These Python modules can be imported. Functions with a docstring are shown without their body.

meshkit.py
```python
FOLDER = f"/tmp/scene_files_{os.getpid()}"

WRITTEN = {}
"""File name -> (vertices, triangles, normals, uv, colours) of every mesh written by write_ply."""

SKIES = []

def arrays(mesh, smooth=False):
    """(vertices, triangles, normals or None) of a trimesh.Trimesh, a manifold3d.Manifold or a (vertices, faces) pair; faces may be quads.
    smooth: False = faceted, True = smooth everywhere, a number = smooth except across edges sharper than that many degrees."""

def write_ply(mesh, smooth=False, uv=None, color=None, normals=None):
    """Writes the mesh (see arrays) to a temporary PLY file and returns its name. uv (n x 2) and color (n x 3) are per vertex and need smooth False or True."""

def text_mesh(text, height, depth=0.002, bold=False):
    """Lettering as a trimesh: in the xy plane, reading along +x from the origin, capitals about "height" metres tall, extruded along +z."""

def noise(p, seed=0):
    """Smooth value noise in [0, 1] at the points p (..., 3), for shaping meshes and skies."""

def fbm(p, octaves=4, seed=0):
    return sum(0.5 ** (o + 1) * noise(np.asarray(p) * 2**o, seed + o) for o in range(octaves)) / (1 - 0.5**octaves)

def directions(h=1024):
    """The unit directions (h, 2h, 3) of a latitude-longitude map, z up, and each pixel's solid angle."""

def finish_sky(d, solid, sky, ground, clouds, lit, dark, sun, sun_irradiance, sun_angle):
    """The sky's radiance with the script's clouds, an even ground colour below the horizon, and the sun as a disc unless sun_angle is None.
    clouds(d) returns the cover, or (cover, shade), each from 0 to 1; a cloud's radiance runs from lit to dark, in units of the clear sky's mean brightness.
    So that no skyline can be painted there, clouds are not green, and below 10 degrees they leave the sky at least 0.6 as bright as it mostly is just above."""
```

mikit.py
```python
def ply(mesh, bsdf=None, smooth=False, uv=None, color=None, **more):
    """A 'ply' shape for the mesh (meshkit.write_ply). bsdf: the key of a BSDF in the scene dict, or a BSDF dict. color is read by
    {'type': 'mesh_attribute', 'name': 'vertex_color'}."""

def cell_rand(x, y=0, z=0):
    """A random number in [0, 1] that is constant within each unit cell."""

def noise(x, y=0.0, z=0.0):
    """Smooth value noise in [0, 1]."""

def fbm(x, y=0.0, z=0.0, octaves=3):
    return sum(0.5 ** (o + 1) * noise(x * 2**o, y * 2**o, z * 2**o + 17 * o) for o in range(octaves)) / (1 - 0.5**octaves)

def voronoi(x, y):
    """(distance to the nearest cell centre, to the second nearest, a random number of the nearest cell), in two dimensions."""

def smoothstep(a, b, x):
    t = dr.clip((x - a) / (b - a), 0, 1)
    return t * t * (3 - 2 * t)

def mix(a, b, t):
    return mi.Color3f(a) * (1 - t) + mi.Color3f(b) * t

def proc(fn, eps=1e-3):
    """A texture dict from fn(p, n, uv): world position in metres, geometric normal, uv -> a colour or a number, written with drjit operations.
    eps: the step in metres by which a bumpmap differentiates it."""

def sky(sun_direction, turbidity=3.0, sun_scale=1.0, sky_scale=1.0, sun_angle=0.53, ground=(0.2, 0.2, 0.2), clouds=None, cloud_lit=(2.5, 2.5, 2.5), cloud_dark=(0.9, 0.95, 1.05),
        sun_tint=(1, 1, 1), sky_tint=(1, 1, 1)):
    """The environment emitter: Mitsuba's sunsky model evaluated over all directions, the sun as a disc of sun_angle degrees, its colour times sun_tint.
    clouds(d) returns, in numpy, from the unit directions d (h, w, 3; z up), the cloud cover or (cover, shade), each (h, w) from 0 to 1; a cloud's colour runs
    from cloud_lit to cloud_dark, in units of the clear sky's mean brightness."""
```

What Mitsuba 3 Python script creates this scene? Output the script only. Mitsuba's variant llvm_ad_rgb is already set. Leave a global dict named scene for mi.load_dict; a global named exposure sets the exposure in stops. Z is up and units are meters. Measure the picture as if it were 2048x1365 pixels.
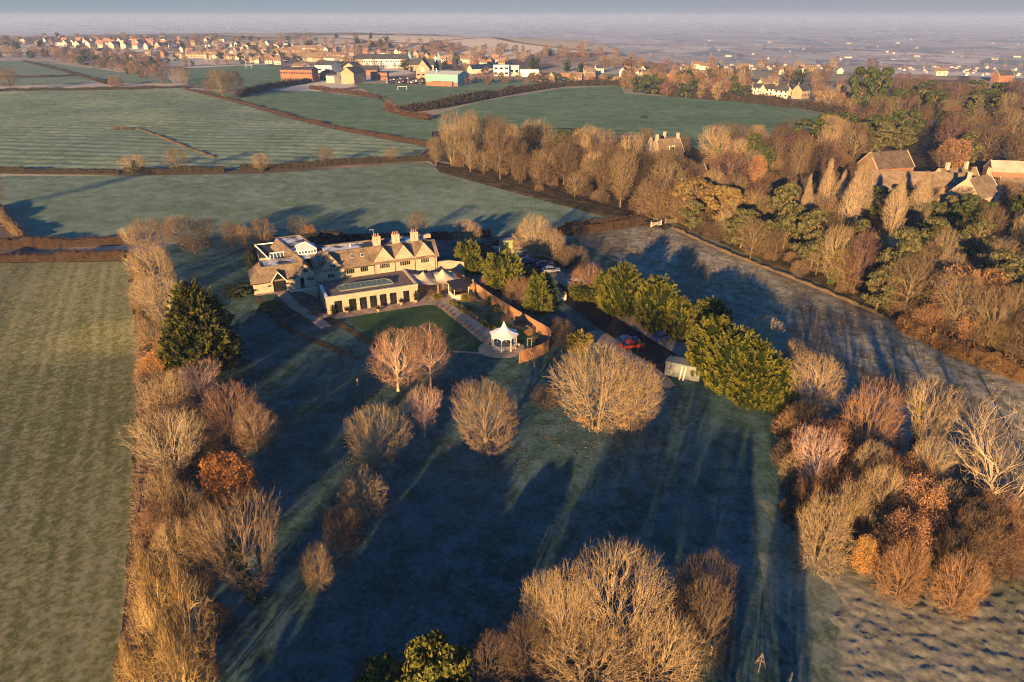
import math, random, zlib
import numpy as np, trimesh, shapely, manifold3d
import mitsuba as mi, drjit as dr
import mikit, meshkit
from shapely.geometry import Polygon, LineString, Point
from scipy.spatial import cKDTree, Delaunay
from mikit import noise, fbm, smoothstep, mix, voronoi, cell_rand

T4 = mi.ScalarTransform4f
scene, labels = {}, {}

# ------------------------------------------------------------------ camera, sky, air, exposure
CAM_H, PITCH = 55.0, 25.45
_p = math.radians(PITCH)
scene['camera'] = {'type': 'perspective', 'fov': 73.74, 'fov_axis': 'x', 'near_clip': 0.5, 'far_clip': 90000.0,
                   'to_world': T4().look_at([0, 0, CAM_H], [0, math.cos(_p), CAM_H - math.sin(_p)], [0, 0, 1]),
                   'medium': {'type': 'ref', 'id': 'air'}}
SUN_AZ, SUN_EL = math.radians(20.0), math.radians(10.5)
SUN = (-math.sin(SUN_AZ) * math.cos(SUN_EL), -math.cos(SUN_AZ) * math.cos(SUN_EL), math.sin(SUN_EL))
scene['daylight'] = mikit.sky(SUN, turbidity=3.0, sun_tint=(0.95, 0.94, 0.98), sky_tint=(0.16, 0.85, 1.80), sun_scale=1.0, sky_scale=0.28,
                             clouds=lambda d: np.exp(-(np.degrees(np.arcsin(np.clip(d[..., 2], -1, 1))) / 4.5) ** 2) * (0.86 + 0.14 * np.clip(d[..., 0] * 1.6, -1, 1)), cloud_lit=(1.80, 1.78, 2.0))
exposure = 3.75
scene['air'] = {'type': 'homogeneous', 'albedo': {'type': 'rgb', 'value': [0.46, 0.62, 0.985]},
                'sigma_t': {'type': 'rgb', 'value': [0.00013, 0.000145, 0.00018]}}
scene['haze'] = {'type': 'cube', 'to_world': T4().translate([0, 12000, -9]).scale([28500, 15500, 86]), 'bsdf': {'type': 'null'},
                 'interior': {'type': 'ref', 'id': 'air'}}
labels['haze'] = {'label': 'pale blue winter morning haze over the valley', 'category': 'haze', 'kind': 'stuff'}

# ------------------------------------------------------------------ helpers
_used = {}
def num(name):
    k = _used.get(name, -1) + 1
    _used[name] = k
    return name if k == 0 else f'{name}_{k:03d}'
def tag(key, label, cat=None, group=None, kind=None):
    d = {'label': label}
    if cat: d['category'] = cat
    if group: d['group'] = group
    if kind: d['kind'] = kind
    labels[key] = d
def rng_of(*a): return np.random.default_rng(zlib.crc32(repr(a).encode()))
def sst(a, b, x):
    t = np.clip((np.asarray(x, float) - a) / (b - a), 0, 1)
    return t * t * (3 - 2 * t)

# house frame: origin at the front left corner of the garden room, a along its front, b to the back
HO, HANG = np.array([-37.46, 127.93]), math.radians(23.5)
E1, E2 = np.array([math.cos(HANG), math.sin(HANG)]), np.array([-math.sin(HANG), math.cos(HANG)])
def hw(a, b): return HO + a * E1 + b * E2

def terrain(x, y):
    x, y = np.asarray(x, float), np.asarray(y, float)
    a = (x - HO[0]) * E1[0] + (y - HO[1]) * E1[1]
    b = (x - HO[0]) * E2[0] + (y - HO[1]) * E2[1]
    z = 2.6 * sst(1.0, -4.5, a) * sst(-62, -30, a) * sst(-5, 10.3, b) * sst(85, 40, b)
    r = np.hypot(x, y)
    th = np.degrees(np.arctan2(x, np.maximum(y, 1.0)))
    d0 = np.interp(th, [-90, -6, 1, 5, 9, 13, 90], [2300, 2300, 1900, 1500, 1050, 850, 850])
    drop = sst(0, 1, (r - d0) / np.interp(th, [-10, 3, 9, 14], [1500, 1300, 800, 650]))
    z = z - 88 * drop * (y > 0)
    # rise with the green hill right of the town, and the gentle slope of the town
    z = z + 15 * np.exp(-(((x + 160) / 330) ** 2 + ((y - 1480) / 260) ** 2)) + 9 * np.exp(-(((x - 60) / 240) ** 2 + ((y - 1330) / 170) ** 2))
    z = z + 10 * sst(1000, 1750, r) * sst(0, -14, th) * (1 - drop)
    # the right hand field falls gently away from the drive
    return z
def gz(x, y): return float(terrain(x, y))

def cat_mesh(ms):
    vs, fs, n = [], [], 0
    for v, f in ms:
        v, f = np.asarray(v, float), np.asarray(f, int)
        if f.shape[1] == 4: f = np.vstack([f[:, [0, 1, 2]], f[:, [0, 2, 3]]])
        vs.append(v); fs.append(f + n); n += len(v)
    return np.vstack(vs), np.vstack(fs)
BOXF = np.array([[0, 2, 3, 1], [4, 5, 7, 6], [0, 1, 5, 4], [2, 6, 7, 3], [0, 4, 6, 2], [1, 3, 7, 5]])
class MB:
    """collects boxes, prisms, tubes in a local frame; at(origin, angle) places them"""
    def __init__(s): s.ms = []
    def box(s, x0, x1, y0, y1, z0, z1):
        v = np.array([[x, y, z] for z in (z0, z1) for y in (y0, y1) for x in (x0, x1)], float)
        s.ms.append((v, BOXF)); return s
    def mesh(s, v, f): s.ms.append((np.asarray(v, float), np.asarray(f, int))); return s
    def quad(s, *p, thick=0.0):
        s.ms.append((np.array(p, float), np.array([[0, 1, 2, 3]]))); return s
    def slab(s, p, t):
        """a sheet through the corner points p (3 or 4, in order) with thickness t downwards along its normal"""
        p = np.array(p, float); n = np.cross(p[1] - p[0], p[2] - p[0]); n /= np.linalg.norm(n)
        if n[2] < 0: p = p[::-1]; n = -n
        k = len(p); v = np.vstack([p, p - n * t])
        f = [[0, i, i + 1] for i in range(1, k - 1)] + [[k, k + i + 1, k + i] for i in range(1, k - 1)]
        for i in range(k):
            j = (i + 1) % k; f += [[i, k + i, k + j], [i, k + j, j]]
        s.ms.append((v, np.array(f))); return s
    def wall(s, poly, holes, b0, b1, axis='y'):
        """a wall: outline poly [(u,z)], holes the same way, from b0 to b1 along the other axis"""
        pg = Polygon(poly, holes)
        m = trimesh.creation.extrude_polygon(pg, b1 - b0, engine='earcut')
        v = np.array(m.vertices)
        v = np.stack([v[:, 0], b0 + v[:, 2], v[:, 1]], 1) if axis == 'y' else np.stack([b0 + v[:, 2], v[:, 0], v[:, 1]], 1)
        f = np.array(m.faces)
        s.ms.append((v, f[:, ::-1] if axis == 'y' else f)); return s
    def prism(s, poly, z0, z1):
        m = trimesh.creation.extrude_polygon(Polygon(poly), z1 - z0, engine='earcut')
        v = np.array(m.vertices); v[:, 2] += z0
        s.ms.append((v, np.array(m.faces))); return s
    def tube(s, pts, rad, sides=6):
        p = np.array(pts, float); r = np.broadcast_to(rad, (len(p),))
        v, f = tubes(p[None], r[None], sides); s.ms.append((v, f)); return s
    def lathe(s, prof, n=16, c=(0, 0), phase=0.0):
        pr = np.array(prof, float); a = np.arange(n) * 2 * math.pi / n + phase
        v = np.stack([c[0] + pr[:, None, 0] * np.cos(a), c[1] + pr[:, None, 0] * np.sin(a), np.broadcast_to(pr[:, None, 1], (len(pr), n))], -1).reshape(-1, 3)
        f = [[i * n + j, i * n + (j + 1) % n, (i + 1) * n + (j + 1) % n, (i + 1) * n + j] for i in range(len(pr) - 1) for j in range(n)]
        s.ms.append((v, np.array(f))); return s
    def get(s, o=(0, 0, 0), ang=0.0):
        v, f = cat_mesh(s.ms); c, q = math.cos(ang), math.sin(ang)
        return np.stack([o[0] + v[:, 0] * c - v[:, 1] * q, o[1] + v[:, 0] * q + v[:, 1] * c, o[2] + v[:, 2]], 1), f
def tubes(P, R, sides=3):
    """P (N,n,3) polylines with radii R (N,n) as tubes -> (v,f)"""
    N, n, _ = P.shape
    t = np.gradient(P, axis=1); t /= np.linalg.norm(t, axis=2, keepdims=True) + 1e-9
    ref = np.where(np.abs(t[..., 2:]) < 0.9, [0, 0, 1.0], [1.0, 0, 0])
    a = np.cross(t, ref); a /= np.linalg.norm(a, axis=2, keepdims=True) + 1e-9
    b = np.cross(t, a); an = np.arange(sides) * 2 * math.pi / sides
    v = P[:, :, None] + R[:, :, None, None] * (np.cos(an)[:, None] * a[:, :, None] + np.sin(an)[:, None] * b[:, :, None])
    i, j = np.meshgrid(np.arange(n - 1), np.arange(sides), indexing='ij')
    q = np.stack([i * sides + j, i * sides + (j + 1) % sides, (i + 1) * sides + (j + 1) % sides, (i + 1) * sides + j], -1).reshape(-1, 4)
    q = (q[None] + (np.arange(N) * n * sides)[:, None, None]).reshape(-1, 4)
    return v.reshape(-1, 3), np.vstack([q[:, [0, 1, 2]], q[:, [0, 2, 3]]])
SURF, GRASS = {}, {}          # names of surfaces that share one procedural material; the row number travels in the mesh's uv
SROWS, GROWS = [], []
def ply_of(mesh, bsdf, smooth=False, color=None):
    if bsdf in SURF or bsdf in GRASS:
        if smooth not in (True, False):
            m = trimesh.graph.smooth_shade(trimesh.Trimesh(*mesh, process=True), angle=math.radians(smooth), facet_minarea=None)
            mesh, smooth = (np.array(m.vertices), np.array(m.faces)), True
        v, f = np.asarray(mesh[0]), np.asarray(mesh[1])
        if f.shape[1] == 4: f = np.vstack([f[:, [0, 1, 2]], f[:, [0, 2, 3]]])
        uv = np.full((len(v), 2), float(SURF.get(bsdf, GRASS.get(bsdf))) + 0.5)
        return mikit.ply((v, f), 'm_surface' if bsdf in SURF else 'm_grass', smooth=smooth, uv=uv)
    return mikit.ply(mesh, bsdf, smooth=smooth, color=color)
def add(key, mesh, bsdf, smooth=False, color=None):
    scene[key] = ply_of(mesh, bsdf, smooth, color)
    return key
def part(parent, name, mesh, bsdf, smooth=False, color=None):
    return add(num(parent + '__' + name), mesh, bsdf, smooth, color)

# ------------------------------------------------------------------ materials
def mat(name, refl, rough=None, spec=None, bump=None, metallic=0.0):
    tex = refl if isinstance(refl, dict) else {'type': 'rgb', 'value': list(refl)}
    if rough is None: b = {'type': 'diffuse', 'reflectance': tex}
    else: b = {'type': 'principled', 'base_color': tex, 'roughness': rough, 'specular': 0.5 if spec is None else spec, 'metallic': metallic}
    if bump: b = {'type': 'bumpmap', 'tex': mikit.proc(bump[0], bump[2] if len(bump) > 2 else 0.05), 'scale': bump[1], 'bsdf': b}
    scene[name] = {'type': 'twosided', 'bsdf': b}
    return name
mat('m_plant', {'type': 'mesh_attribute', 'name': 'vertex_color'})
def surf(name, c0, c1, sc=1.0, k=1.6, rows=1e4, cell=1e4, w=0.0, zs=1.0):
    """a surface of the shared material: two colours mixed by noise of frequency sc and by courses (rows high, cells long)"""
    SURF[name] = len(SROWS); SROWS.append([*c0, *c1, sc, k, rows, cell, w, zs])
def grass(name, base, frost, amt, sc, ang=0.0, per=5.0, amp=0.0, k=1.1, warm=(0.1, 0.1, 0.06), wamt=0.0, bamt=0.6):
    GRASS[name] = len(GROWS); GROWS.append([*base, *frost, amt, sc, math.cos(math.radians(ang)), math.sin(math.radians(ang)), per, amp, k, *warm, wamt, bamt])
def row_reader(rows, i):
    flat = mi.Float(np.array(rows, np.float32).ravel()); n = len(rows[0])
    j = mi.UInt32(i) * n
    return lambda k: dr.gather(mi.Float, flat, j + k)
def surface_fn(p, n, uv):
    R = row_reader(SROWS, dr.floor(uv.x)); sc = R(6)
    r = dr.floor(p.z / R(8))
    w = cell_rand(dr.floor((p.x * 0.9 + p.y * 0.6) / R(9) + 0.5 * cell_rand(r, 3)), r, 2)
    g = fbm(p.x * sc, p.y * sc, p.z * sc * R(11), 3)
    t = dr.clip(0.5 + (w - 0.5) * R(10) + (g - 0.5) * R(7), 0, 1)
    return mi.Color3f(R(0), R(1), R(2)) * (1 - t) + mi.Color3f(R(3), R(4), R(5)) * t
def grass_fn(p, n, uv):
    R = row_reader(GROWS, dr.floor(uv.x)); sc = R(7)
    a = fbm(p.x * sc, p.y * sc, 0.0, 3)
    b = fbm(p.x * 0.035 + 9, p.y * 0.035, 0.0, 2)
    c = 0.55 * noise(p.x * 2.6, p.y * 2.6, 0.0) + 0.45 * noise(p.x * 6.5, p.y * 6.5, 3.0)
    s = R(11) * (noise((p.x * R(8) + p.y * R(9)) / R(10) + 0.5 * (b - 0.5), p.x * 0.01, 0.0) - 0.5)
    t = dr.clip(R(6) + (a - 0.5) * R(12) + (b - 0.5) * R(17) + (c - 0.5) * 1.1 + s, 0, 1)
    col = mi.Color3f(R(0), R(1), R(2)) * (1 - t) + mi.Color3f(R(3), R(4), R(5)) * t
    q = smoothstep(0.45, 0.7, fbm(p.x * 0.09, p.y * 0.045, 1.0, 2)) * R(16)
    return col * (1 - q) + mi.Color3f(R(13), R(14), R(15)) * q
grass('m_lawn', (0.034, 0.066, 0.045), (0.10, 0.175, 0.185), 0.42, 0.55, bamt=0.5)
grass('m_garden_lawn', (0.035, 0.075, 0.03), (0.075, 0.125, 0.07), 0.4, 0.22, -55, 1.6, 0.6)
grass('m_field', (0.11, 0.17, 0.10), (0.28, 0.365, 0.285), 0.52, 0.35, 75, 5.0, 0.2, bamt=0.45, k=0.9)
grass('m_field_far', (0.10, 0.18, 0.095), (0.21, 0.31, 0.21), 0.45, 0.2, 95, 9.0, 0.3, bamt=0.4)
grass('m_arable', (0.125, 0.135, 0.052), (0.300, 0.292, 0.178), 0.45, 1.6, 25.8, 1.1, 0.6, bamt=0.45)
grass('m_pasture', (0.14, 0.14, 0.085), (0.34, 0.32, 0.25), 0.5, 1.1, k=0.9, warm=(0.10, 0.13, 0.055), wamt=0.4)
grass('m_right_field', (0.16, 0.155, 0.10), (0.42, 0.39, 0.32), 0.5, 0.7, 40, 2.0, 0.4, k=1.5, warm=(0.13, 0.085, 0.06), wamt=0.6)
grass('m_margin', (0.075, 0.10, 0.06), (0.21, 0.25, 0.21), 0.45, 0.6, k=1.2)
grass('m_rough', (0.040, 0.034, 0.020), (0.13, 0.095, 0.058), 0.45, 0.6, k=1.7)
def far_fn(p, n, uv):
    # patchwork of fields and hedges too far away to tell apart
    wx = p.x + 60 * noise(p.x * 0.004, p.y * 0.004, 0.0); wy = p.y + 60 * noise(p.x * 0.004, p.y * 0.004, 7.0)
    d1, d2, k = voronoi(wx / 260.0, wy / 330.0)
    q1, q2, k2 = voronoi(wx / 95.0, wy / 120.0)
    col = mix((0.16, 0.17, 0.12), (0.66, 0.60, 0.50), k)
    col = mix(col, (0.42, 0.31, 0.24), smoothstep(0.72, 0.76, k2))
    hedge = smoothstep(0.055, 0.02, d2 - d1)
    trees = smoothstep(0.63, 0.74, fbm(p.x * 0.011, p.y * 0.008, 3.0, 4))
    return mix(col, (0.12, 0.095, 0.08), dr.clip(hedge * 0.85 + trees * 0.9, 0, 1))
mat('m_ground', mikit.proc(far_fn))
surf('m_gravel', (0.26, 0.19, 0.14), (0.42, 0.33, 0.25), 1.6)
surf('m_paving', (0.22, 0.17, 0.13), (0.46, 0.37, 0.29), 1.1)
surf('m_path', (0.30, 0.235, 0.18), (0.44, 0.36, 0.28), 0.9)
surf('m_asphalt', (0.016, 0.016, 0.020), (0.030, 0.030, 0.034), 2.5)
surf('m_stone', (0.36, 0.275, 0.205), (0.60, 0.485, 0.385), 1.3, 0.9, 0.24, 0.5, 0.4)
surf('m_stone_pale', (0.44, 0.35, 0.27), (0.58, 0.48, 0.385), 1.3, 0.9, 0.3, 0.5, 0.35)
surf('m_trim', (0.46, 0.38, 0.29), (0.58, 0.48, 0.38), 2.0)
surf('m_tile', (0.12, 0.09, 0.07), (0.30, 0.23, 0.17), 0.7, 1.3, 0.17, 0.3, 0.5)
surf('m_tile_dark', (0.075, 0.06, 0.05), (0.18, 0.14, 0.11), 0.7, 1.3, 0.17, 0.3, 0.5)
surf('m_frost_roof', (0.07, 0.085, 0.11), (0.72, 0.74, 0.80), 0.55, 5.0)
surf('m_deck_roof', (0.15, 0.125, 0.115), (0.22, 0.185, 0.165), 0.8)
surf('m_offwhite', (0.62, 0.58, 0.52), (0.74, 0.70, 0.64), 0.6)
surf('m_canvas', (0.50, 0.41, 0.31), (0.62, 0.52, 0.40), 0.5)
surf('m_fence', (0.34, 0.155, 0.075), (0.60, 0.33, 0.18), 6, 0.6, 1e4, 0.16, 0.6, 0.1)
surf('m_brick', (0.24, 0.12, 0.085), (0.36, 0.185, 0.13), 0.35)
surf('m_red_roof', (0.35, 0.16, 0.115), (0.47, 0.25, 0.18), 0.25)
surf('m_pink_roof', (0.46, 0.33, 0.27), (0.60, 0.47, 0.40), 0.4)
surf('m_slate', (0.045, 0.05, 0.065), (0.09, 0.095, 0.11), 0.25)
surf('m_brown_roof', (0.16, 0.115, 0.085), (0.27, 0.20, 0.15), 0.25)
surf('m_cream', (0.58, 0.50, 0.41), (0.72, 0.64, 0.54), 0.2)
surf('m_tan_wall', (0.36, 0.265, 0.19), (0.47, 0.36, 0.265), 0.2)
surf('m_paint_grey', (0.17, 0.19, 0.19), (0.24, 0.26, 0.26), 0.8)
mat('m_surface', mikit.proc(surface_fn))
mat('m_grass', mikit.proc(grass_fn))
mat('m_white', (0.78, 0.78, 0.77), 0.45)
mat('m_glass', (0.012, 0.014, 0.018), 0.06, 0.6)
mat('m_sky_glass', (0.05, 0.08, 0.11), 0.05, 0.9)
mat('m_green_frame', (0.17, 0.24, 0.20), 0.5)
mat('m_dark', (0.022, 0.020, 0.020), 0.6)
mat('m_iron', (0.03, 0.03, 0.035), 0.45)
mat('m_pot', (0.42, 0.17, 0.09), 0.7)
mat('m_terracotta', (0.50, 0.27, 0.17), 0.75)
mat('m_steel', (0.55, 0.56, 0.57), 0.4)
mat('m_timber', (0.42, 0.31, 0.20), 0.8)
mat('m_oldwood', (0.24, 0.18, 0.13), 0.85)
mat('m_render', (0.70, 0.67, 0.63))
mat('m_teal', (0.16, 0.36, 0.40), 0.6)
mat('m_teal_roof', (0.42, 0.46, 0.46), 0.5)
for c, v in dict(white=(0.75, 0.76, 0.78), black=(0.012, 0.012, 0.014), blue=(0.03, 0.07, 0.22), red=(0.30, 0.028, 0.02), silver=(0.42, 0.44, 0.46), grey=(0.12, 0.13, 0.14)).items():
    scene['m_car_' + c] = {'type': 'principled', 'base_color': {'type': 'rgb', 'value': list(v)}, 'roughness': 0.3, 'clearcoat': 0.8, 'clearcoat_gloss': 0.9, 'specular': 0.5}
mat('m_tyre', (0.015, 0.015, 0.015), 0.8)
mat('m_skin', (0.45, 0.28, 0.20), 0.6)
mat('m_black_cloth', (0.018, 0.018, 0.022), 0.9)
mat('m_pale_cloth', (0.55, 0.52, 0.50), 0.9)
mat('m_green_box', (0.24, 0.33, 0.16), 0.6)
mat('m_yellow', (0.55, 0.45, 0.12), 0.6)
mat('m_solar', (0.02, 0.03, 0.08), 0.15)
mat('m_blue', (0.06, 0.25, 0.48), 0.6)
mat('m_white_pole', (0.66, 0.55, 0.50), 0.6)

# ------------------------------------------------------------------ plants: generators
def prof_globe(t): return np.sqrt(np.clip(1 - (2 * t - 1) ** 2, 0, 1)) ** 0.8
def prof_vase(t): return np.clip(t, 0, 1) ** 0.55 * np.sqrt(np.clip(1 - np.clip((t - 0.72) / 0.28, 0, 1) ** 2, 0, 1)) * 0.95 + 0.05
def prof_poplar(t): return (0.35 + 0.65 * np.sin(np.clip(t * 1.1 + 0.15, 0, 1) * math.pi) ** 0.7) * np.clip((1 - t) * 4, 0, 1) ** 0.6
def prof_bush(t): return np.sqrt(np.clip(1 - (np.clip(t, 0, 1) * 0.96) ** 2.4, 0, 1)) * (0.8 + 0.2 * t)
PROF = dict(globe=prof_globe, vase=prof_vase, poplar=prof_poplar, bush=prof_bush)

def bare_tree(seed, h=12.0, r=5.5, base=0.16, stems=1, K=(14, 95, 620, 3400), tw=5, shape='globe', up=0.35, tl=0.75, tw_w=0.034,
              trunk_c=(0.20, 0.15, 0.10), twig_c=(0.36, 0.27, 0.17), tip_c=(0.40, 0.27, 0.17), leaves=0, leaf_c=((0.4, 0.16, 0.05), (0.55, 0.28, 0.10)),
              leaf_s=0.28, leaf_low=1.0, ivy=0, trunk_r=0.019, lump=0.35, reach=0.62):
    """A bare winter tree: limbs, branches and twigs grown into an uneven envelope. Returns dict part -> (mesh, colours)"""
    g = np.random.default_rng(seed)
    if K[-1] > 1500: K, tw, tw_w = [int(k * f) for k, f in zip(K, (1, .85, .62, .47))], max(2, round(tw * .64)), tw_w * 1.1
    P = PROF[shape]; z0 = base * h; zh = h - z0
    nd = g.normal(size=(9, 3)); nd /= np.linalg.norm(nd, axis=1, keepdims=True); na = g.uniform(-1, 1, 9)
    def lumpf(ph, t):
        d = np.stack([np.cos(ph), np.sin(ph), 2 * t - 1], -1); d /= np.linalg.norm(d, axis=-1, keepdims=True)
        return 1 + lump * np.tanh((np.exp(6 * (d @ nd.T - 1)) * na).sum(-1) * 1.6)
    def targets(n, lo, hi):
        t = g.beta(1.25, 1.05, n) if shape != 'bush' else g.beta(1.0, 1.3, n)
        ph = g.uniform(0, 2 * math.pi, n)
        s = np.sqrt(g.uniform(lo * lo, hi * hi, n))
        l = lumpf(ph, t); tt = t * (0.9 + 0.1 * s)
        rr = P(tt) * r * s * l
        return np.stack([rr * np.cos(ph), rr * np.sin(ph), z0 + tt * zh * (0.93 + 0.07 * l)], -1)
    def bez(p0, tan, p2, n, wob):
        L = np.linalg.norm(p2 - p0, axis=1, keepdims=True)
        p1 = p0 + tan * L * 0.45 + np.array([0, 0, 1.0]) * L * up * 0.35
        t = np.linspace(0, 1, n)[None, :, None]
        pts = (1 - t) ** 2 * p0[:, None] + 2 * t * (1 - t) * p1[:, None] + t * t * p2[:, None]
        w = g.normal(0, 1, pts.shape) * (L[:, None] * wob); w[:, 0] = 0
        return pts + w
    tr = h * trunk_r
    S = []
    for k in range(stems):
        a = 2 * math.pi * (k + g.uniform(-.2, .2)) / max(stems, 1)
        off = 0 if stems == 1 else 0.045 * r * (1 + g.uniform(0, 1)); lean = (0.03 if stems == 1 else 0.26) * r
        z = np.linspace(-0.4, h * reach, 8); q = (z + 0.4) / (h * reach + 0.4)
        S.append(np.stack([np.cos(a) * (off + lean * q ** 1.5) + g.normal(0, 0.008 * h, 8) * q, np.sin(a) * (off + lean * q ** 1.5) + g.normal(0, 0.008 * h, 8) * q, z], -1))
    S = np.array(S); R = tr / (stems ** 0.4) * np.linspace(1.0, 0.30, 8)[None] * np.ones((stems, 1)); R[:, 0] *= 1.35
    wood, wcol = [], []
    tv, tf = tubes(S, R, 6); wood.append((tv, tf)); wcol.append(np.tile(trunk_c, (len(tv), 1)) * g.uniform(.9, 1.1, (len(tv), 1)))
    pos, tan, rad = S[:, 1:].reshape(-1, 3), np.gradient(S, axis=1)[:, 1:].reshape(-1, 3), R[:, 1:].reshape(-1)
    keep = pos[:, 2] > z0 * 0.75; pos, tan, rad = pos[keep], tan[keep], rad[keep]
    tan = tan / np.linalg.norm(tan, axis=1, keepdims=True)
    npt = (6, 5, 4, 3); lo = (0.45, 0.4, 0.35, 0.45); hi = (0.75, 0.88, 0.97, 1.0); qf = (0.42, 0.62, 0.78, 0.88)
    trunk_c, twig_c, tip_c = map(np.array, (trunk_c, twig_c, tip_c))
    root = np.array([0, 0, z0 * 0.8])
    branches, last, crown, ccol = [], None, [], []
    for i, k in enumerate(K):
        tg = targets(k, lo[i], hi[i])
        q = root + (tg - root) * qf[i]; q[:, 2] -= 0.04 * h * (1 - i * 0.25)
        _, j = cKDTree(pos).query(q)
        p = bez(pos[j], tan[j], tg, npt[i], (0.03, 0.035, 0.04, 0.045)[i])
        r0 = np.minimum(rad[j] * 0.75, tr * (0.45, 0.22, 0.11, 0.062)[i]); r1 = np.maximum(r0 * 0.35, 0.006)
        rr = r0[:, None] + (r1 - r0)[:, None] * np.linspace(0, 1, npt[i])[None]
        f = (i + 1) / (len(K) + 0.5); col = (trunk_c * (1 - f) + twig_c * f) * (1.25, 1.3, 1.15, 0.95)[i]
        tv, tf = tubes(p, np.maximum(rr, 0.011), 3 if i else 4)
        cc = np.repeat(col * g.uniform(0.8, 1.2, (k, 1)), len(tv) // k, 0)
        (wood if i < 2 else crown).append((tv, tf)); (wcol if i < 2 else ccol).append(cc)
        pp, rp = p[:, 1:].reshape(-1, 3), rr[:, 1:].reshape(-1)
        tp = np.gradient(p, axis=1)[:, 1:].reshape(-1, 3); tp /= np.linalg.norm(tp, axis=1, keepdims=True) + 1e-9
        if i < 2: pos, tan, rad = np.vstack([pos, pp]), np.vstack([tan, tp]), np.concatenate([rad, rp])
        else: pos, tan, rad = pp, tp, rp
    n = K[-1] * tw
    j = g.integers(0, len(pos), n)
    out = pos[j] - np.array([0, 0, z0 + zh * 0.4]); out /= np.linalg.norm(out, axis=1, keepdims=True) + 1e-9
    d = tan[j] * 0.8 + out * 0.45 + g.normal(0, 0.5, (n, 3)) + np.array([0, 0, up * 0.7]); d /= np.linalg.norm(d, axis=1, keepdims=True)
    L = tl * g.uniform(0.45, 1.15, (n, 1)); s = np.cross(d, g.normal(size=(n, 3))); s /= np.linalg.norm(s, axis=1, keepdims=True) + 1e-9
    v = np.stack([pos[j] - s * tw_w / 2, pos[j] + s * tw_w / 2, pos[j] + d * L], 1).reshape(-1, 3)
    crown.append((v, np.arange(3 * n).reshape(-1, 3)))
    cb = (twig_c * 0.68 * g.uniform(0.75, 1.25, (n, 1))); ct = (tip_c * 0.68 * g.uniform(0.75, 1.25, (n, 1)))
    ccol.append(np.stack([cb, cb, ct], 1).reshape(-1, 3))
    out = {'trunk': (cat_mesh(wood), np.vstack(wcol)), 'crown': (cat_mesh(crown), np.vstack(ccol))}
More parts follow.
